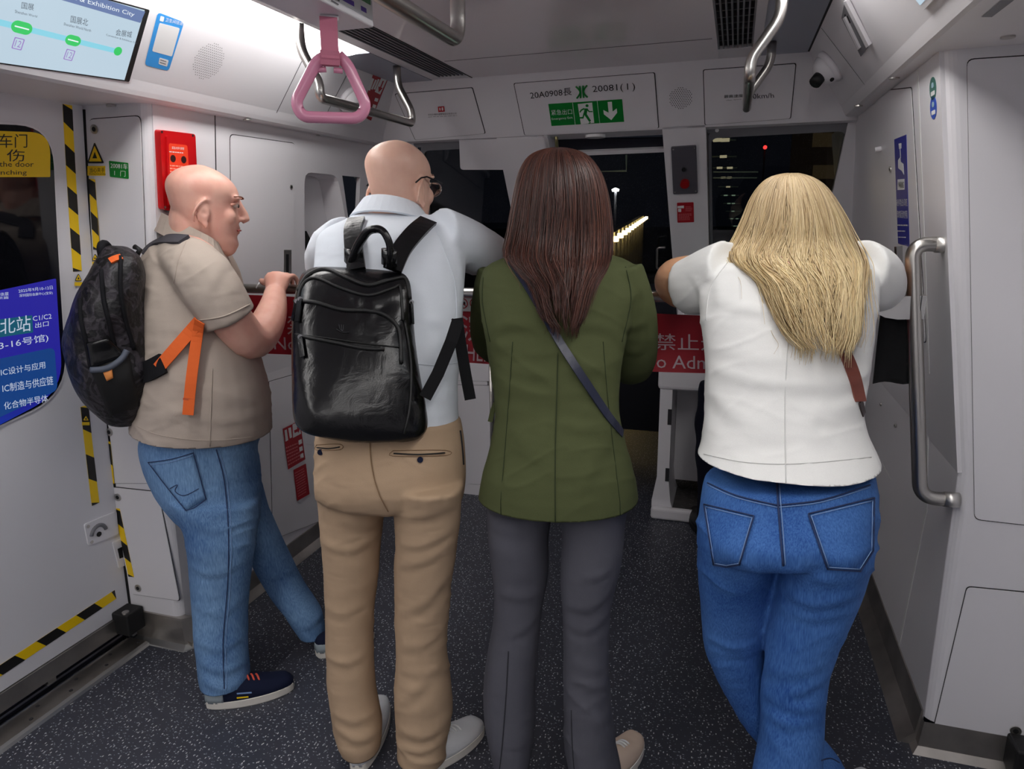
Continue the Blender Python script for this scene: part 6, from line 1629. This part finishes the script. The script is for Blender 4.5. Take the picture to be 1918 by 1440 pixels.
seam(polo, [(812, 420), (850, 520), (856, 600)], .0014, M_polo, p2, 'armhole_seam'); seam(polo, [(690, 797), (780, 800), (858, 803)], .0016, M_polo, p2, 'hem'); seam(polo, [(775, 681), (820, 684), (862, 678)], .0012, M_polo, p2, 'back_seam')
tr2 = merge([body_loft([(780, 596, 862, 1.56, .12, .115), (810, 592, 868, 1.555, .125, .12), (850, 589, 872, 1.55, .145, .12), (895, 588, 871, 1.545, .155, .12), (925, 591, 867, 1.545, .135, .12), (938, 600, 858, 1.545, .09, .10)]),
             body_loft([(895, 592, 727, 1.545, .135, .11), (945, 594, 722, 1.54, .115, .11), (1000, 600, 715, 1.535, .10, .10), (1060, 604, 708, 1.53, .09, .09), (1120, 607, 700, 1.525, .082, .082), (1200, 609, 700, 1.515, .078, .078), (1280, 612, 704, 1.505, .078, .078), (1340, 619, 716, 1.50, .085, .085), (1380, 628, 714, 1.50, .09, .09), (1424, 645, 704, 1.50, .085, .085), (1480, 650, 702, 1.50, .085, .085)]),
             body_loft([(895, 729, 868, 1.545, .135, .11), (945, 734, 864, 1.545, .115, .11), (1000, 740, 858, 1.54, .10, .10), (1060, 738, 850, 1.535, .09, .09), (1120, 740, 842, 1.535, .082, .082), (1200, 741, 836, 1.53, .078, .078), (1260, 741, 844, 1.525, .08, .08), (1320, 738, 846, 1.52, .082, .082), (1370, 742, 838, 1.52, .09, .09), (1430, 745, 828, 1.52, .09, .09), (1490, 748, 826, 1.52, .09, .09)])], .0075, 4)
tr2.folds([([(600, 1010), (650, 1030), (715, 1000)], .006, .010), ([(604, 1130), (640, 1150), (695, 1120)], .005, .010), ([(740, 1150), (790, 1130), (838, 1080)], .006, .011), ([(740, 1015), (790, 1020), (855, 985)], .006, .010), ([(742, 1060), (790, 1050), (850, 1020)], .005, .010), ([(745, 1210), (790, 1205), (835, 1170)], .006, .011), ([(742, 1250), (790, 1262), (842, 1240)], .005, .010), ([(610, 1230), (650, 1240), (700, 1215)], .005, .010),
           ([(615, 1330), (660, 1350), (710, 1330)], .007, .010), ([(630, 1365), (670, 1385), (708, 1372)], .008, .010), ([(745, 1370), (790, 1380), (832, 1360)], .007, .010), ([(744, 1395), (785, 1408), (828, 1390)], .007, .009), ([(740, 1320), (780, 1290), (800, 1270)], .006, .012), ([(730, 960), (690, 985), (640, 975)], .005, .010), ([(732, 965), (790, 965), (850, 945)], .005, .010)], [((10, 10, 18), .002, 15), ((6, 6, 15), .007, 121), ((10, 10, 26), .004, 124)])
tr2 = trim(tr2, .042); tr2.obj('trousers', M_chino, p2)
seam(tr2, [(692, 818), (696, 870), (708, 920), (727, 958)], .0014, mat('khaki_seam', srgb(140, 110, 82), .9), p2, 'back_seam', .001)
for (x0, x1, yy) in ((737, 833, 849), (594, 636, 838)):
    seam(tr2, [(x0, yy), ((x0 + x1) / 2, yy + 2), (x1, yy - 1)], .0030, M_black, p2, 'pocket_slit', .001, flat=.5); 
    ring_p = [(x0 - 1, yy - 5), (x1 + 1, yy - 6), (x1 + 1, yy + 4), (x0 - 1, yy + 5), (x0 - 1, yy - 5)]
    seam(tr2, ring_p, .0009, mat('khaki_seam', srgb(140, 110, 82), .9), p2, 'pocket_welt', .001, sub=4)
for px_, py_ in ((787, 861), (600, 847)):
    c = tr2.cast(px_, py_, .002); disc('pocket_button', c, -nrm(ray(px_, py_)), .0075, .003, M_navyk, p2, 14)
seam(tr2, [(862, 806), (866, 840), (868, 870)], .003, M_black, p2, 'side_pocket_edge', .001)
shoe(PZ(676, 1440, 0) + np.array([0, -.02, 0]), PZ(716, 1318, 0), .10, p2, M_shoew, M_sole, .055, laces=(M_shoew, 3))
shoe(PZ(762, 1455, 0), PZ(902, 1366, 0), .108, p2, M_shoew, M_sole, .062, laces=(M_signw, 4))
# leather backpack
bp2 = thing('backpack', 'glossy black leather backpack on the man in the white polo', 'backpack', PY(680, 815, 1.45))
def leather():
    m, nt, b = new_mat('black_leather'); b.inputs['Base Color'].default_value = (*srgb(9, 9, 12), 1); b.inputs['Roughness'].default_value = .26; b.inputs['Specular IOR Level'].default_value = .5
    tc = N(nt, 'ShaderNodeTexCoord'); n1 = N(nt, 'ShaderNodeTexNoise', i_Scale=14.0, i_Detail=4.0, i_Distortion=.8); nt.links.new(tc.outputs['Object'], n1.inputs['Vector'])
    n2 = N(nt, 'ShaderNodeTexVoronoi'); n2.inputs['Scale'].default_value = 420; nt.links.new(tc.outputs['Object'], n2.inputs['Vector'])
    b1_ = N(nt, 'ShaderNodeBump'); b1_.inputs['Strength'].default_value = .35; b1_.inputs['Distance'].default_value = .01; nt.links.new(n1.outputs['Fac'], b1_.inputs['Height'])
    b2_ = N(nt, 'ShaderNodeBump'); b2_.inputs['Strength'].default_value = .12; b2_.inputs['Distance'].default_value = .001; nt.links.new(n2.outputs['Distance'], b2_.inputs['Height']); nt.links.new(b1_.outputs['Normal'], b2_.inputs['Normal']); nt.links.new(b2_.outputs['Normal'], b.inputs['Normal'])
    return m
M_leath = leather()
pk2 = merge([body_loft([(498, 590, 742, 1.60, .03, .03), (508, 566, 762, 1.585, .055, .04), (530, 556, 770, 1.57, .075, .05), (570, 549, 772, 1.54, .085, .05), (630, 545, 776, 1.51, .095, .05), (700, 546, 786, 1.48, .105, .05), (750, 548, 796, 1.46, .105, .05), (780, 552, 801, 1.45, .10, .05), (800, 570, 799, 1.445, .085, .05), (818, 640, 785, 1.45, .055, .045)], p=3.4)], .006, 4)
pk2.folds([([(560, 700), (580, 760), (600, 790)], .004, .012), ([(760, 700), (790, 740), (795, 780)], .006, .012), ([(620, 540), (690, 560), (760, 540)], .004, .012), ([(560, 760), (660, 780), (770, 770)], .003, .016), ([(740, 560), (745, 600), (730, 640)], .004, .012), ([(660, 545), (668, 560), (664, 585)], .003, .008), ([(690, 560), (700, 575), (690, 595)], .003, .008)], [((9, 9, 9), .003, 21)])
pk2.obj('bag', M_leath, bp2)
M_zip = mat('black_zip', srgb(14, 14, 16), .55)
for pts, r_, nm in (([(558, 545), (575, 516), (610, 504), (650, 520), (690, 534), (730, 524), (760, 522), (768, 560)], .005, 'main_zip'), ([(556, 572), (565, 535), (590, 520), (640, 540), (690, 553), (735, 540), (750, 538), (755, 600)], .0035, 'piping'),
                    ([(552, 564), (590, 566), (640, 580), (690, 582), (725, 592), (748, 620), (752, 680)], .0048, 'pocket_zip'), ([(556, 628), (620, 640), (680, 652), (720, 654)], .0045, 'front_zip'), ([(545, 624), (620, 634), (690, 644), (749, 650)], .0015, 'stitch_line'), ([(758, 600), (770, 680), (768, 760), (757, 812)], .003, 'piping')):
    seam(pk2, pts, r_, M_zip, bp2, nm, .001, 8)
def puller(a, b, w=.012):
    c = pk2.cast(*a, .006); disc('zip_slider', c, -nrm(ray(*a)), .006, .006, M_chrome, bp2, 10)
    surf_band(pk2, [a, b], w, M_leath, bp2, 'zip_puller', .010, .004, 4)
puller((562, 631), (567, 668)); puller((556, 564), (548, 600), .014); puller((562, 560), (556, 602), .013); puller((771, 566), (773, 606), .010)
M_emb = mat('debossed_mark', srgb(40, 40, 46), .5)
seam(pk2, [(630, 616), (641, 622), (654, 622)], .0008, M_emb, bp2, 'debossed_logo', .001, 5)
for k in range(3): seam(pk2, [(635 + 4 * k, 608), (637 + 3 * k, 616), (641, 620)], .0007, M_emb, bp2, 'debossed_logo', .001, 5)
tube('top_handle', smooth_path([PY(657, 500, 1.575), PY(668, 462, 1.56), PY(690, 430, 1.56), PY(716, 428, 1.565), PY(732, 458, 1.57), PY(729, 500, 1.58)], .05, 8), .0125, M_leath, bp2, 12, flat=.75)
for a_ in ((659, 488), (729, 488)): 
    tube('handle_base', [PY(a_[0], a_[1] - 20, 1.575), PY(a_[0], a_[1] + 8, 1.585)], .022, M_leath, bp2, 12, flat=.5)
surf_band(polo, [(668, 505), (662, 460), (660, 428), (668, 410)], .045, M_leath, bp2, 'shoulder_strap', .012, .012)
surf_band(polo, [(735, 505), (752, 465), (780, 432), (802, 414)], .048, M_leath, bp2, 'shoulder_strap', .012, .012)
M_webk = cloth_mat('black_nylon_webbing', srgb(17, 17, 19), 900, wr=.05)
band('lower_strap', [PY(796, 745, 1.47), PY(820, 700, 1.50), PY(845, 640, 1.53), PY(858, 600, 1.56)], .030, .003, M_webk, bp2, nrm(np.cross(ray(830, 680), [.45, 0, .9])))
band('strap_end', [PY(856, 596, 1.56), PY(862, 640, 1.555), PY(872, 700, 1.55), PY(881, 748, 1.55)], .028, .003, M_webk, bp2, nrm(np.cross(ray(870, 680), [0, 0, 1])))

# ================================================================== woman in olive jacket
p3 = thing('person', 'woman with long brown hair in olive green jacket and charcoal trousers', 'person', (-.45, 1.55, 0), 'passengers leaning on the rail')
vd3 = nrm(np.array([*ray(1045, 380)[:2], 0])); vr3 = np.array([vd3[1], -vd3[0], 0])
h3 = Head(PY(1048, 370, 1.93), vd3 + np.array([0, 0, -.1]), (0, 0, 1), .98, .95); g = h3.geos()
g.append(limb([(1048, 410, 1.91, .052), (1048, 450, 1.88, .052), (1048, 490, 1.85, .055)])); g.append(limb([(1048, 500, 1.82, .06), (1045, 650, 1.73, .07), (1045, 850, 1.63, .08)]))
g.append(limb([(1150, 520, 1.84, .05), (1178, 600, 1.86, .042), (1180, 680, 1.92, .036), (1150, 620, 2.02, .030), (1120, 555, 2.05, .026)])); g += hand_on_rail(PY(1105, 530, RY)[0], PY(1118, 548, 2.055), 1, .85)
g.append(limb([(940, 520, 1.84, .05), (922, 600, 1.88, .042), (940, 670, 1.94, .036), (1040, 620, 2.03, .030), (1064, 555, 2.05, .026)])); g += hand_on_rail(PY(1070, 530, RY)[0], PY(1066, 548, 2.055), -1, .85)
merge(g, .005, 3).obj('body', M_skin2, p3)
jk = merge([body_loft([(462, 1000, 1095, 1.87, .06, .06), (478, 955, 1145, 1.85, .085, .09), (492, 918, 1182, 1.83, .10, .11), (515, 901, 1197, 1.81, .115, .12), (560, 899, 1196, 1.78, .125, .12), (620, 908, 1178, 1.74, .125, .12), (680, 918, 1166, 1.70, .12, .115), (730, 924, 1160, 1.67, .115, .11), (780, 926, 1161, 1.64, .12, .11), (830, 918, 1172, 1.62, .135, .12), (880, 905, 1186, 1.60, .15, .125), (930, 896, 1195, 1.59, .16, .13), (974, 891, 1198, 1.58, .165, .135)]),
            limb([(1158, 510, 1.84, .066), (1180, 575, 1.84, .066), (1188, 635, 1.86, .064), (1186, 682, 1.90, .058), (1165, 670, 1.96, .054), (1140, 610, 2.03, .046)]),
            limb([(940, 512, 1.84, .064), (922, 580, 1.85, .062), (920, 640, 1.90, .056), (960, 650, 1.98, .05), (1030, 610, 2.03, .046)]),
            limb([(1010, 470, 1.86, .03), (1048, 462, 1.83, .034), (1090, 470, 1.86, .03)])], .0075, 4)
jk.folds([([(910, 625), (960, 606), (1040, 612)], .006, .011), ([(1172, 640), (1130, 612), (1060, 606)], .005, .011), ([(925, 640), (1000, 660), (1080, 650)], .005, .012), ([(1165, 670), (1110, 690), (1040, 690)], .005, .012), ([(930, 720), (1010, 740), (1120, 730)], .006, .013), ([(935, 770), (1040, 760), (1150, 775)], .006, .013), ([(1160, 790), (1090, 800), (1020, 780)], .005, .012), ([(950, 690), (1020, 705), (1060, 725)], .004, .011), ([(960, 800), (1000, 850), (1060, 880)], .004, .014), ([(1150, 800), (1120, 850), (1090, 900)], .004, .014), ([(1205, 600), (1188, 612), (1172, 610)], .006, .009), ([(1205, 650), (1190, 660), (1172, 655)], .005, .009), ([(1196, 545), (1180, 560), (1172, 590)], .004, .010)], [((9, 9, 16), .0022, 31), ((5, 5, 14), .005, 127), ((8, 8, 22), .003, 130)])
# open vent at the hem edge
jk = trim(jk, PY(1045, 981, 1.415)[2] - .006, tilt=(0, 0)); jk.obj('jacket', M_olive, p3)
M_oseam = mat('olive_seam', srgb(42, 52, 24), .9)
seam(jk, [(1046, 560), (1044, 700), (1040, 850), (1040, 978)], .0014, M_oseam, p3, 'back_seam', .0)
seam(jk, [(1172, 500), (1182, 560), (1165, 640)], .0015, M_oseam, p3, 'armhole_seam', .0); seam(jk, [(905, 520), (904, 570), (918, 640)], .0015, M_oseam, p3, 'armhole_seam', .0)
for pts in ([(960, 640), (952, 760), (935, 970)], [(1130, 640), (1140, 760), (1165, 970)]): seam(jk, pts, .0010, M_oseam, p3, 'panel_seam', .0)
band('pocket_flap', [PY(918, 790, 1.60), PY(923, 768, 1.61), PY(930, 752, 1.62)], .012, .005, M_olive, p3, vr3)
tr3 = merge([body_loft([(900, 908, 1182, 1.60, .13, .115), (930, 906, 1184, 1.59, .135, .115), (950, 912, 1178, 1.585, .09, .09)]),
             body_loft([(920, 912, 1041, 1.60, .105, .10), (960, 912, 1034, 1.595, .10, .10), (1010, 914, 1028, 1.58, .10, .10), (1060, 920, 1028, 1.575, .09, .09), (1110, 925, 1020, 1.57, .082, .082), (1160, 924, 1014, 1.565, .08, .08), (1220, 913, 1007, 1.555, .085, .085), (1290, 906, 1003, 1.545, .092, .092), (1350, 907, 1000, 1.535, .097, .097), (1400, 918, 996, 1.53, .10, .10), (1440, 927, 988, 1.53, .10, .10), (1468, 930, 985, 1.53, .098, .098)]),
             body_loft([(920, 1043, 1176, 1.60, .10, .10), (960, 1048, 1173, 1.595, .095, .10), (1010, 1053, 1169, 1.585, .09, .09), (1060, 1049, 1162, 1.575, .09, .09), (1110, 1051, 1150, 1.57, .082, .082), (1160, 1053, 1144, 1.57, .078, .078), (1220, 1056, 1141, 1.57, .08, .08), (1290, 1056, 1143, 1.565, .086, .086), (1350, 1057, 1148, 1.56, .092, .092), (1400, 1060, 1155, 1.56, .097, .097), (1440, 1068, 1164, 1.56, .10, .10), (1484, 1076, 1168, 1.56, .10, .10)])], .0075, 4)
tr3.folds([([(1055, 1130), (1100, 1140), (1142, 1110)], .005, .009), ([(1058, 1165), (1100, 1180), (1140, 1150)], .004, .009), ([(930, 1110), (970, 1120), (1010, 1110)], .004, .009), ([(950, 1190), (980, 1180), (1008, 1150)], .005, .009), ([(920, 985), (970, 1000), (1030, 990)], .004, .009), ([(1090, 1085), (1120, 1080), (1150, 1060)], .004, .008)], [((10, 10, 18), .0015, 33), ((6, 6, 16), .005, 133), ((10, 10, 26), .003, 136)])
tr3.obj('trousers', M_gtrs, p3)
M_gseam = mat('charcoal_seam', srgb(50, 50, 58), .9)
seam(tr3, [(952, 1220), (948, 1300), (940, 1400), (933, 1460)], .0016, M_gseam, p3, 'crease', .0); seam(tr3, [(1070, 1330), (1072, 1400), (1078, 1470)], .0014, M_gseam, p3, 'crease', .0)
M_beigesh = mat('beige_suede', srgb(208, 186, 168), .75)
shoe(PZ(1120, 1480, 0), PZ(1196, 1392, 0), .095, p3, M_beigesh, M_sole, .06, laces=(M_signw, 3)); shoe(PZ(955, 1480, 0), PZ(960, 1360, 0), .095, p3, M_beigesh, M_sole, .06)
M_hair3 = hair_mat('auburn_strands', [srgb(40, 24, 20), srgb(70, 42, 36), srgb(98, 58, 48), srgb(56, 34, 29), srgb(122, 76, 62)], .36); M_hair3b = mat('auburn_base', srgb(46, 28, 24), .5)
hr3, hs3 = hair([(277, 1036, 1056, 1.90, .01, .03), (284, 1008, 1084, 1.90, .06, .07), (298, 988, 1106, 1.90, .09, .09), (325, 974, 1124, 1.90, .112, .10), (360, 966, 1134, 1.895, .125, .09), (400, 960, 1139, 1.885, .125, .08), (440, 955, 1141, 1.87, .12, .06), (475, 951, 1140, 1.83, .115, .05), (500, 966, 1132, 1.76, .082, .05), (530, 996, 1112, 1.70, .052, .04), (560, 1010, 1100, 1.668, .042, .03), (590, 1022, 1090, 1.642, .036, .02), (612, 1040, 1078, 1.628, .028, .02)],
     1900, M_hair3, p3, M_hair3b, 5, .0013, .006, wave=.08, tips=(.64, 1.06), frizz=.005)
sb3 = thing('shoulder_bag_strap', 'thin navy leather cross-body strap over the olive jacket', 'strap', PY(1165, 810, 1.6))
M_navyl = mat('navy_leather', srgb(38, 42, 62), .35, bump=(200, .2, .001))
surf_band(jk, [(958, 490), (985, 530), (1015, 580), (1045, 636), (1080, 690), (1110, 735), (1140, 780), (1166, 812)], .020, M_navyl, sb3, 'strap', .007, .005)

# ================================================================== woman in white tee
p4 = thing('person', 'blonde woman in white shirt and blue jeans leaning with elbows on the rail', 'person', (.1, 1.5, 0), 'passengers leaning on the rail')
vd4 = nrm(np.array([*ray(1480, 420)[:2], 0])); vr4 = np.array([vd4[1], -vd4[0], 0])
h4 = Head(PY(1482, 420, 2.0), vd4 + np.array([0, 0, -.35]), np.array([0, 0, 1]) + vd4 * .3, .98, .95); g = h4.geos()
g.append(limb([(1484, 450, 1.97, .055), (1486, 480, 1.92, .054), (1486, 520, 1.87, .055)])); g.append(limb([(1486, 520, 1.87, .055), (1476, 620, 1.80, .07), (1476, 700, 1.74, .075), (1476, 880, 1.61, .08)]))
g.append(limb([(1360, 520, 1.87, .070), (1312, 535, 1.92, .066), (1278, 536, 1.97, .062), (1262, 526, 2.02, .055), (1272, 512, 2.07, .048), (1310, 505, 2.085, .042), (1360, 508, 2.08, .034), (1390, 516, 2.065, .027)], m=4)); g += hand_on_rail(PY(1412, 530, RY)[0], PY(1392, 522, 2.06), -1, .85)
g.append(limb([(1585, 540, 1.87, .045), (1628, 534, 1.93, .055), (1648, 528, 1.99, .055), (1648, 520, 2.05, .050), (1610, 512, 2.08, .042), (1550, 512, 2.075, .034), (1520, 518, 2.065, .027)], m=4)); g += hand_on_rail(PY(1500, 530, RY)[0], PY(1520, 524, 2.06), 1, .85)
s4 = merge(g, .0045, 4); s4.obj('body', M_skin4, p4)
tee = merge([body_loft([(476, 1425, 1545, 1.92, .065, .07), (486, 1368, 1610, 1.90, .09, .10), (500, 1325, 1638, 1.88, .11, .12), (530, 1310, 1646, 1.85, .13, .13), (570, 1310, 1644, 1.81, .14, .13), (610, 1314, 1640, 1.775, .14, .13), (660, 1320, 1634, 1.735, .14, .13), (720, 1322, 1627, 1.695, .135, .13), (770, 1321, 1620, 1.655, .135, .13), (815, 1316, 1628, 1.62, .14, .135), (845, 1306, 1640, 1.60, .165, .145), (875, 1293, 1651, 1.58, .19, .155), (920, 1290, 1653, 1.56, .195, .16)]),
             limb([(1370, 512, 1.87, .088), (1335, 524, 1.90, .086), (1305, 534, 1.925, .080), (1288, 538, 1.945, .077)]), limb([(1600, 512, 1.88, .086), (1628, 524, 1.92, .080), (1642, 534, 1.965, .070), (1644, 536, 1.985, .064)])], .0075, 4)
tee.folds([([(1330, 690), (1430, 715), (1530, 720), (1620, 700)], .007, .012), ([(1325, 720), (1370, 770), (1440, 800)], .006, .013), ([(1625, 740), (1570, 765), (1510, 770)], .006, .010), ([(1628, 765), (1560, 785), (1500, 785)], .005, .010), ([(1340, 560), (1400, 578), (1480, 582)], .004, .012), ([(1320, 510), (1345, 530), (1345, 580)], .004, .010), ([(1380, 800), (1450, 815), (1540, 810)], .004, .012), ([(1630, 690), (1590, 720), (1540, 738)], .005, .010), ([(1345, 650), (1420, 672), (1480, 668)], .004, .012), ([(1340, 840), (1400, 822), (1450, 826)], .003, .012), ([(1620, 600), (1580, 640), (1560, 660)], .004, .012), ([(1300, 520), (1312, 545), (1312, 575)], .004, .008)], [((9, 9, 16), .0015, 41), ((5, 5, 14), .005, 139), ((8, 8, 20), .003, 142)])
tee = trim(tee, PY(1470, 909, 1.385)[2] - .010 - .04 * .1, tilt=(.04, 0)); tee.obj('tee_shirt', M_tee, p4)
M_tseam = mat('white_seam', srgb(214, 214, 212), .9)
seam(tee, [(1476, 640), (1470, 760), (1472, 904)], .0012, M_tseam, p4, 'back_seam', .0); seam(tee, [(1318, 850), (1400, 866), (1500, 868), (1632, 856)], .0012, M_tseam, p4, 'hem_stitch', .0)
seam(tee, [(1362, 492), (1330, 540), (1322, 600)], .0014, M_tseam, p4, 'armhole_seam', .0)
j4 = merge([body_loft([(885, 1322, 1640, 1.57, .15, .14), (930, 1313, 1645, 1.56, .168, .15), (970, 1308, 1644, 1.55, .188, .155), (1005, 1306, 1640, 1.55, .175, .155), (1026, 1316, 1626, 1.55, .11, .12)]),
            body_loft([(980, 1308, 1466, 1.56, .165, .12), (1035, 1308, 1460, 1.575, .135, .12), (1100, 1310, 1450, 1.60, .115, .115), (1160, 1314, 1442, 1.62, .105, .105), (1205, 1321, 1436, 1.635, .10, .10), (1250, 1338, 1445, 1.65, .092, .092), (1300, 1366, 1470, 1.66, .084, .084), (1350, 1396, 1502, 1.665, .076, .076), (1400, 1440, 1542, 1.67, .07, .07), (1440, 1476, 1574, 1.675, .07, .07), (1500, 1515, 1605, 1.68, .07, .07)]),
            body_loft([(980, 1466, 1644, 1.54, .175, .12), (1035, 1464, 1640, 1.535, .15, .12), (1100, 1453, 1622, 1.535, .125, .12), (1160, 1439, 1598, 1.53, .11, .11), (1210, 1433, 1573, 1.525, .10, .10), (1260, 1428, 1556, 1.52, .09, .09), (1310, 1425, 1549, 1.51, .086, .086), (1350, 1424, 1546, 1.50, .084, .084), (1400, 1416, 1543, 1.49, .085, .085), (1450, 1408, 1540, 1.48, .086, .086), (1540, 1402, 1532, 1.465, .085, .085), (1640, 1400, 1525, 1.45, .085, .085)])], .0075, 4)
j4.folds([([(1450, 1095), (1520, 1130), (1615, 1110)], .008, .011), ([(1445, 1125), (1520, 1155), (1600, 1140)], .006, .011), ([(1322, 1190), (1370, 1212), (1432, 1205)], .008, .011), ([(1330, 1218), (1380, 1228), (1430, 1215)], .006, .009), ([(1428, 1290), (1480, 1300), (1548, 1270)], .006, .010), ([(1426, 1300), (1490, 1325), (1545, 1320)], .008, .010), ([(1430, 1330), (1480, 1355), (1540, 1345)], .006, .010), ([(1430, 1250), (1490, 1260), (1552, 1240)], .004, .010), ([(1465, 1062), (1530, 1085), (1620, 1075)], .005, .012)], [((10, 10, 16), .0015, 43), ((6, 6, 17), .006, 145), ((10, 10, 28), .0035, 148)])
j4.obj('jeans', M_denim4, p4)
seam(j4, [(1455, 906), (1458, 950), (1462, 1000), (1467, 1060)], .0022, M_stitch, p4, 'back_seam', .001); seam(j4, [(1460, 906), (1463, 950), (1467, 1000), (1471, 1058)], .0010, M_stitchl, p4, 'seam_stitch', .002)
for pts in ([(1325, 904), (1380, 928), (1456, 946)], [(1456, 946), (1540, 936), (1630, 908)]):
    seam(j4, pts, .0016, M_stitch, p4, 'yoke_seam', .001); seam(j4, [(x, y + 4) for x, y in pts], .0009, M_stitchl, p4, 'yoke_stitch', .001)
def pocket(s, poly, m, par):
    tl, tr_, br2, bm, bl_ = poly
    patch(s, (tl, tr_, br2, bl_), m, par, 'back_pocket', .002, .003, shape=lambda p, a, b: p + np.array([0, (bm[1] - (br2[1] + bl_[1]) / 2) * (1 - abs(2 * a - 1)) * b]))
    ed_ = [tl, tr_, br2, bm, bl_, tl]
    for i in range(5): 
        seam(s, [ed_[i], ed_[i + 1]], .0016, M_stitch, par, 'pocket_stitch', .004, sub=6)
        c = np.mean(np.array(poly), axis=0); q = [tuple(np.array(k) + (c - np.array(k)) * .07) for k in (ed_[i], ed_[i + 1])]
        seam(s, q, .0009, M_stitchl, par, 'pocket_stitch', .006, sub=6)
pocket(j4, ((1318, 944), (1412, 966), (1385, 1058), (1360, 1062), (1336, 1058)), M_denim4, p4)
pocket(j4, ((1514, 962), (1638, 932), (1636, 1032), (1612, 1070), (1550, 1066)), M_denim4, p4)
seam(j4, [(1538, 1424), (1556, 1420), (1572, 1428)], .0016, M_stitch, p4, 'cuff_stitch', .0)
shoe(PZ(1560, 1560, 0), PZ(1600, 1490, 0) + np.array([.04, .05, 0]), .095, p4, M_shoew, M_sole, .075); shoe(np.array([.03, 1.40, 0]), np.array([.0, 1.64, 0]), .095, p4, M_shoew, M_sole, .075)
M_hair4 = hair_mat('blonde_strands', [srgb(182, 154, 112), srgb(226, 202, 150), srgb(246, 226, 180), srgb(204, 176, 130), srgb(236, 214, 166), srgb(168, 142, 108)], .42, (1.38, 1.58, (.76, .73, .76))); M_hair4b = mat('blonde_base', srgb(140, 116, 84), .6)
hr4, hs4 = hair([(325, 1472, 1494, 1.98, .01, .03), (332, 1446, 1518, 1.98, .06, .07), (348, 1426, 1542, 1.98, .09, .09), (375, 1410, 1562, 1.975, .11, .10), (410, 1398, 1580, 1.965, .12, .09), (445, 1384, 1594, 1.95, .12, .08), (472, 1372, 1606, 1.905, .112, .06), (495, 1384, 1612, 1.84, .095, .05), (525, 1424, 1608, 1.76, .066, .04), (560, 1444, 1604, 1.705, .056, .03), (595, 1462, 1602, 1.665, .050, .03), (625, 1482, 1596, 1.635, .044, .02), (648, 1508, 1584, 1.612, .036, .02)],
     2000, M_hair4, p4, M_hair4b, 9, .0014, .010, wave=.22, tips=(.70, 1.08), frizz=.008)
sk4 = thing('shoulder_bag_strap', 'brown leather bag strap across the white shirt back', 'strap', PY(1615, 750, 1.6))
M_brownl = mat('brown_leather', srgb(120, 62, 50), .45, bump=(150, .2, .001))
surf_band(tee, [(1560, 610), (1576, 646), (1592, 680), (1604, 715), (1612, 752)], .030, M_brownl, sk4, 'strap', .005, .004)
surf_band(tee, [(1612, 752), (1616, 768), (1618, 776)], .016, mat('dark_strap_end', srgb(50, 38, 38), .5), sk4, 'strap_end', .005, .004)
c = tee.cast(1583, 659, .010); disc('rivet', c, -nrm(ray(1583, 659)), .003, .0015, M_chrome, sk4, 10)
# pink strap glimpsed under the blonde hair
pinkc = mat('pink_collar', srgb(214, 160, 160), .7)
surf_band(hs4, [(1440, 478), (1462, 485), (1485, 500)], .020, pinkc, p4, 'hair_tie', .001, .004)

# ================================================================== person at the driver console, mostly hidden
p5 = thing('person', 'person in navy clothes at the driver console, mostly hidden behind the blonde woman', 'person', (.1, 3.3, 0))
h5 = Head((.24, 3.42, 1.36), (0, 1, -.3), (0, .3, 1), 1.0, 1.0); g = h5.geos(); g.append(limb3([(.24, 3.40, 1.30, .055), (.22, 3.34, 1.2, .09), (.18, 3.28, 1.0, .12), (.16, 3.22, .85, .12)]))
for sx in (-1, 1): g.append(limb3([(.22 + .17 * sx, 3.34, 1.16, .05), (.22 + .22 * sx, 3.36, .98, .042), (.22 + .15 * sx, 3.5, .9, .03), (.22 + .14 * sx, 3.58, .9, .03)]))
merge(g, .006, 3).obj('body', M_skin2, p5)
g = [limb3([(.23, 3.37, 1.24, .08), (.22, 3.34, 1.16, .15), (.18, 3.28, 1.0, .17), (.15, 3.22, .80, .165), (.14, 3.2, .72, .16)], 20)]
for sx in (-1, 1): g.append(limb3([(.22 + .13 * sx, 3.34, 1.17, .07), (.22 + .19 * sx, 3.35, 1.0, .062), (.22 + .17 * sx, 3.46, .92, .052)]))
pass
mesh_obj('hair', *ell(h5.P(0, -.020, .034), (.083, .094, .090), h5.A, 24, 14), mat('black_hair', srgb(24, 22, 22), .5, bump=(160, .5, .003, (1, 1, .1))), p5, smooth=True)
jk5 = merge(g, .009, 3); jk5.push(.004 * vnoise(jk5.V * 14, 51)); jk5.obj('jacket', M_navy, p5)
xl5 = PY(1312, 850, 3.25)[0]
g = [limb3([(.14, 3.2, .80, .15), (.13, 3.2, .7, .14)], 18), limb3([(xl5 + .07, 3.22, .76, .09), (xl5 + .045, 3.22, .60, .078), (xl5 + .045, 3.24, .42, .066), (xl5 + .05, 3.26, .22, .055), (xl5 + .05, 3.27, .08, .052)], 16), limb3([(.25, 3.2, .74, .09), (.27, 3.2, .5, .08), (.27, 3.2, .1, .06)], 16)]
t5 = merge(g, .008, 3); t5.push(.006 * vnoise(t5.V * 12, 52)); t5.obj('trousers', M_navy, p5)
M_shoek = mat('black_trainer', srgb(16, 16, 18), .5); M_shoey = mat('yellow_stripe', srgb(196, 150, 40), .5)
s5 = shoe((xl5 + .05, 3.20, 0), (xl5 - .02, 3.46, 0), .10, p5, M_shoek, M_shoek, .085, laces=(M_shoey, 3))
shoe((.27, 3.12, 0), (.29, 3.36, 0), .10, p5, M_shoek, M_shoek, .085)

settle_bases()
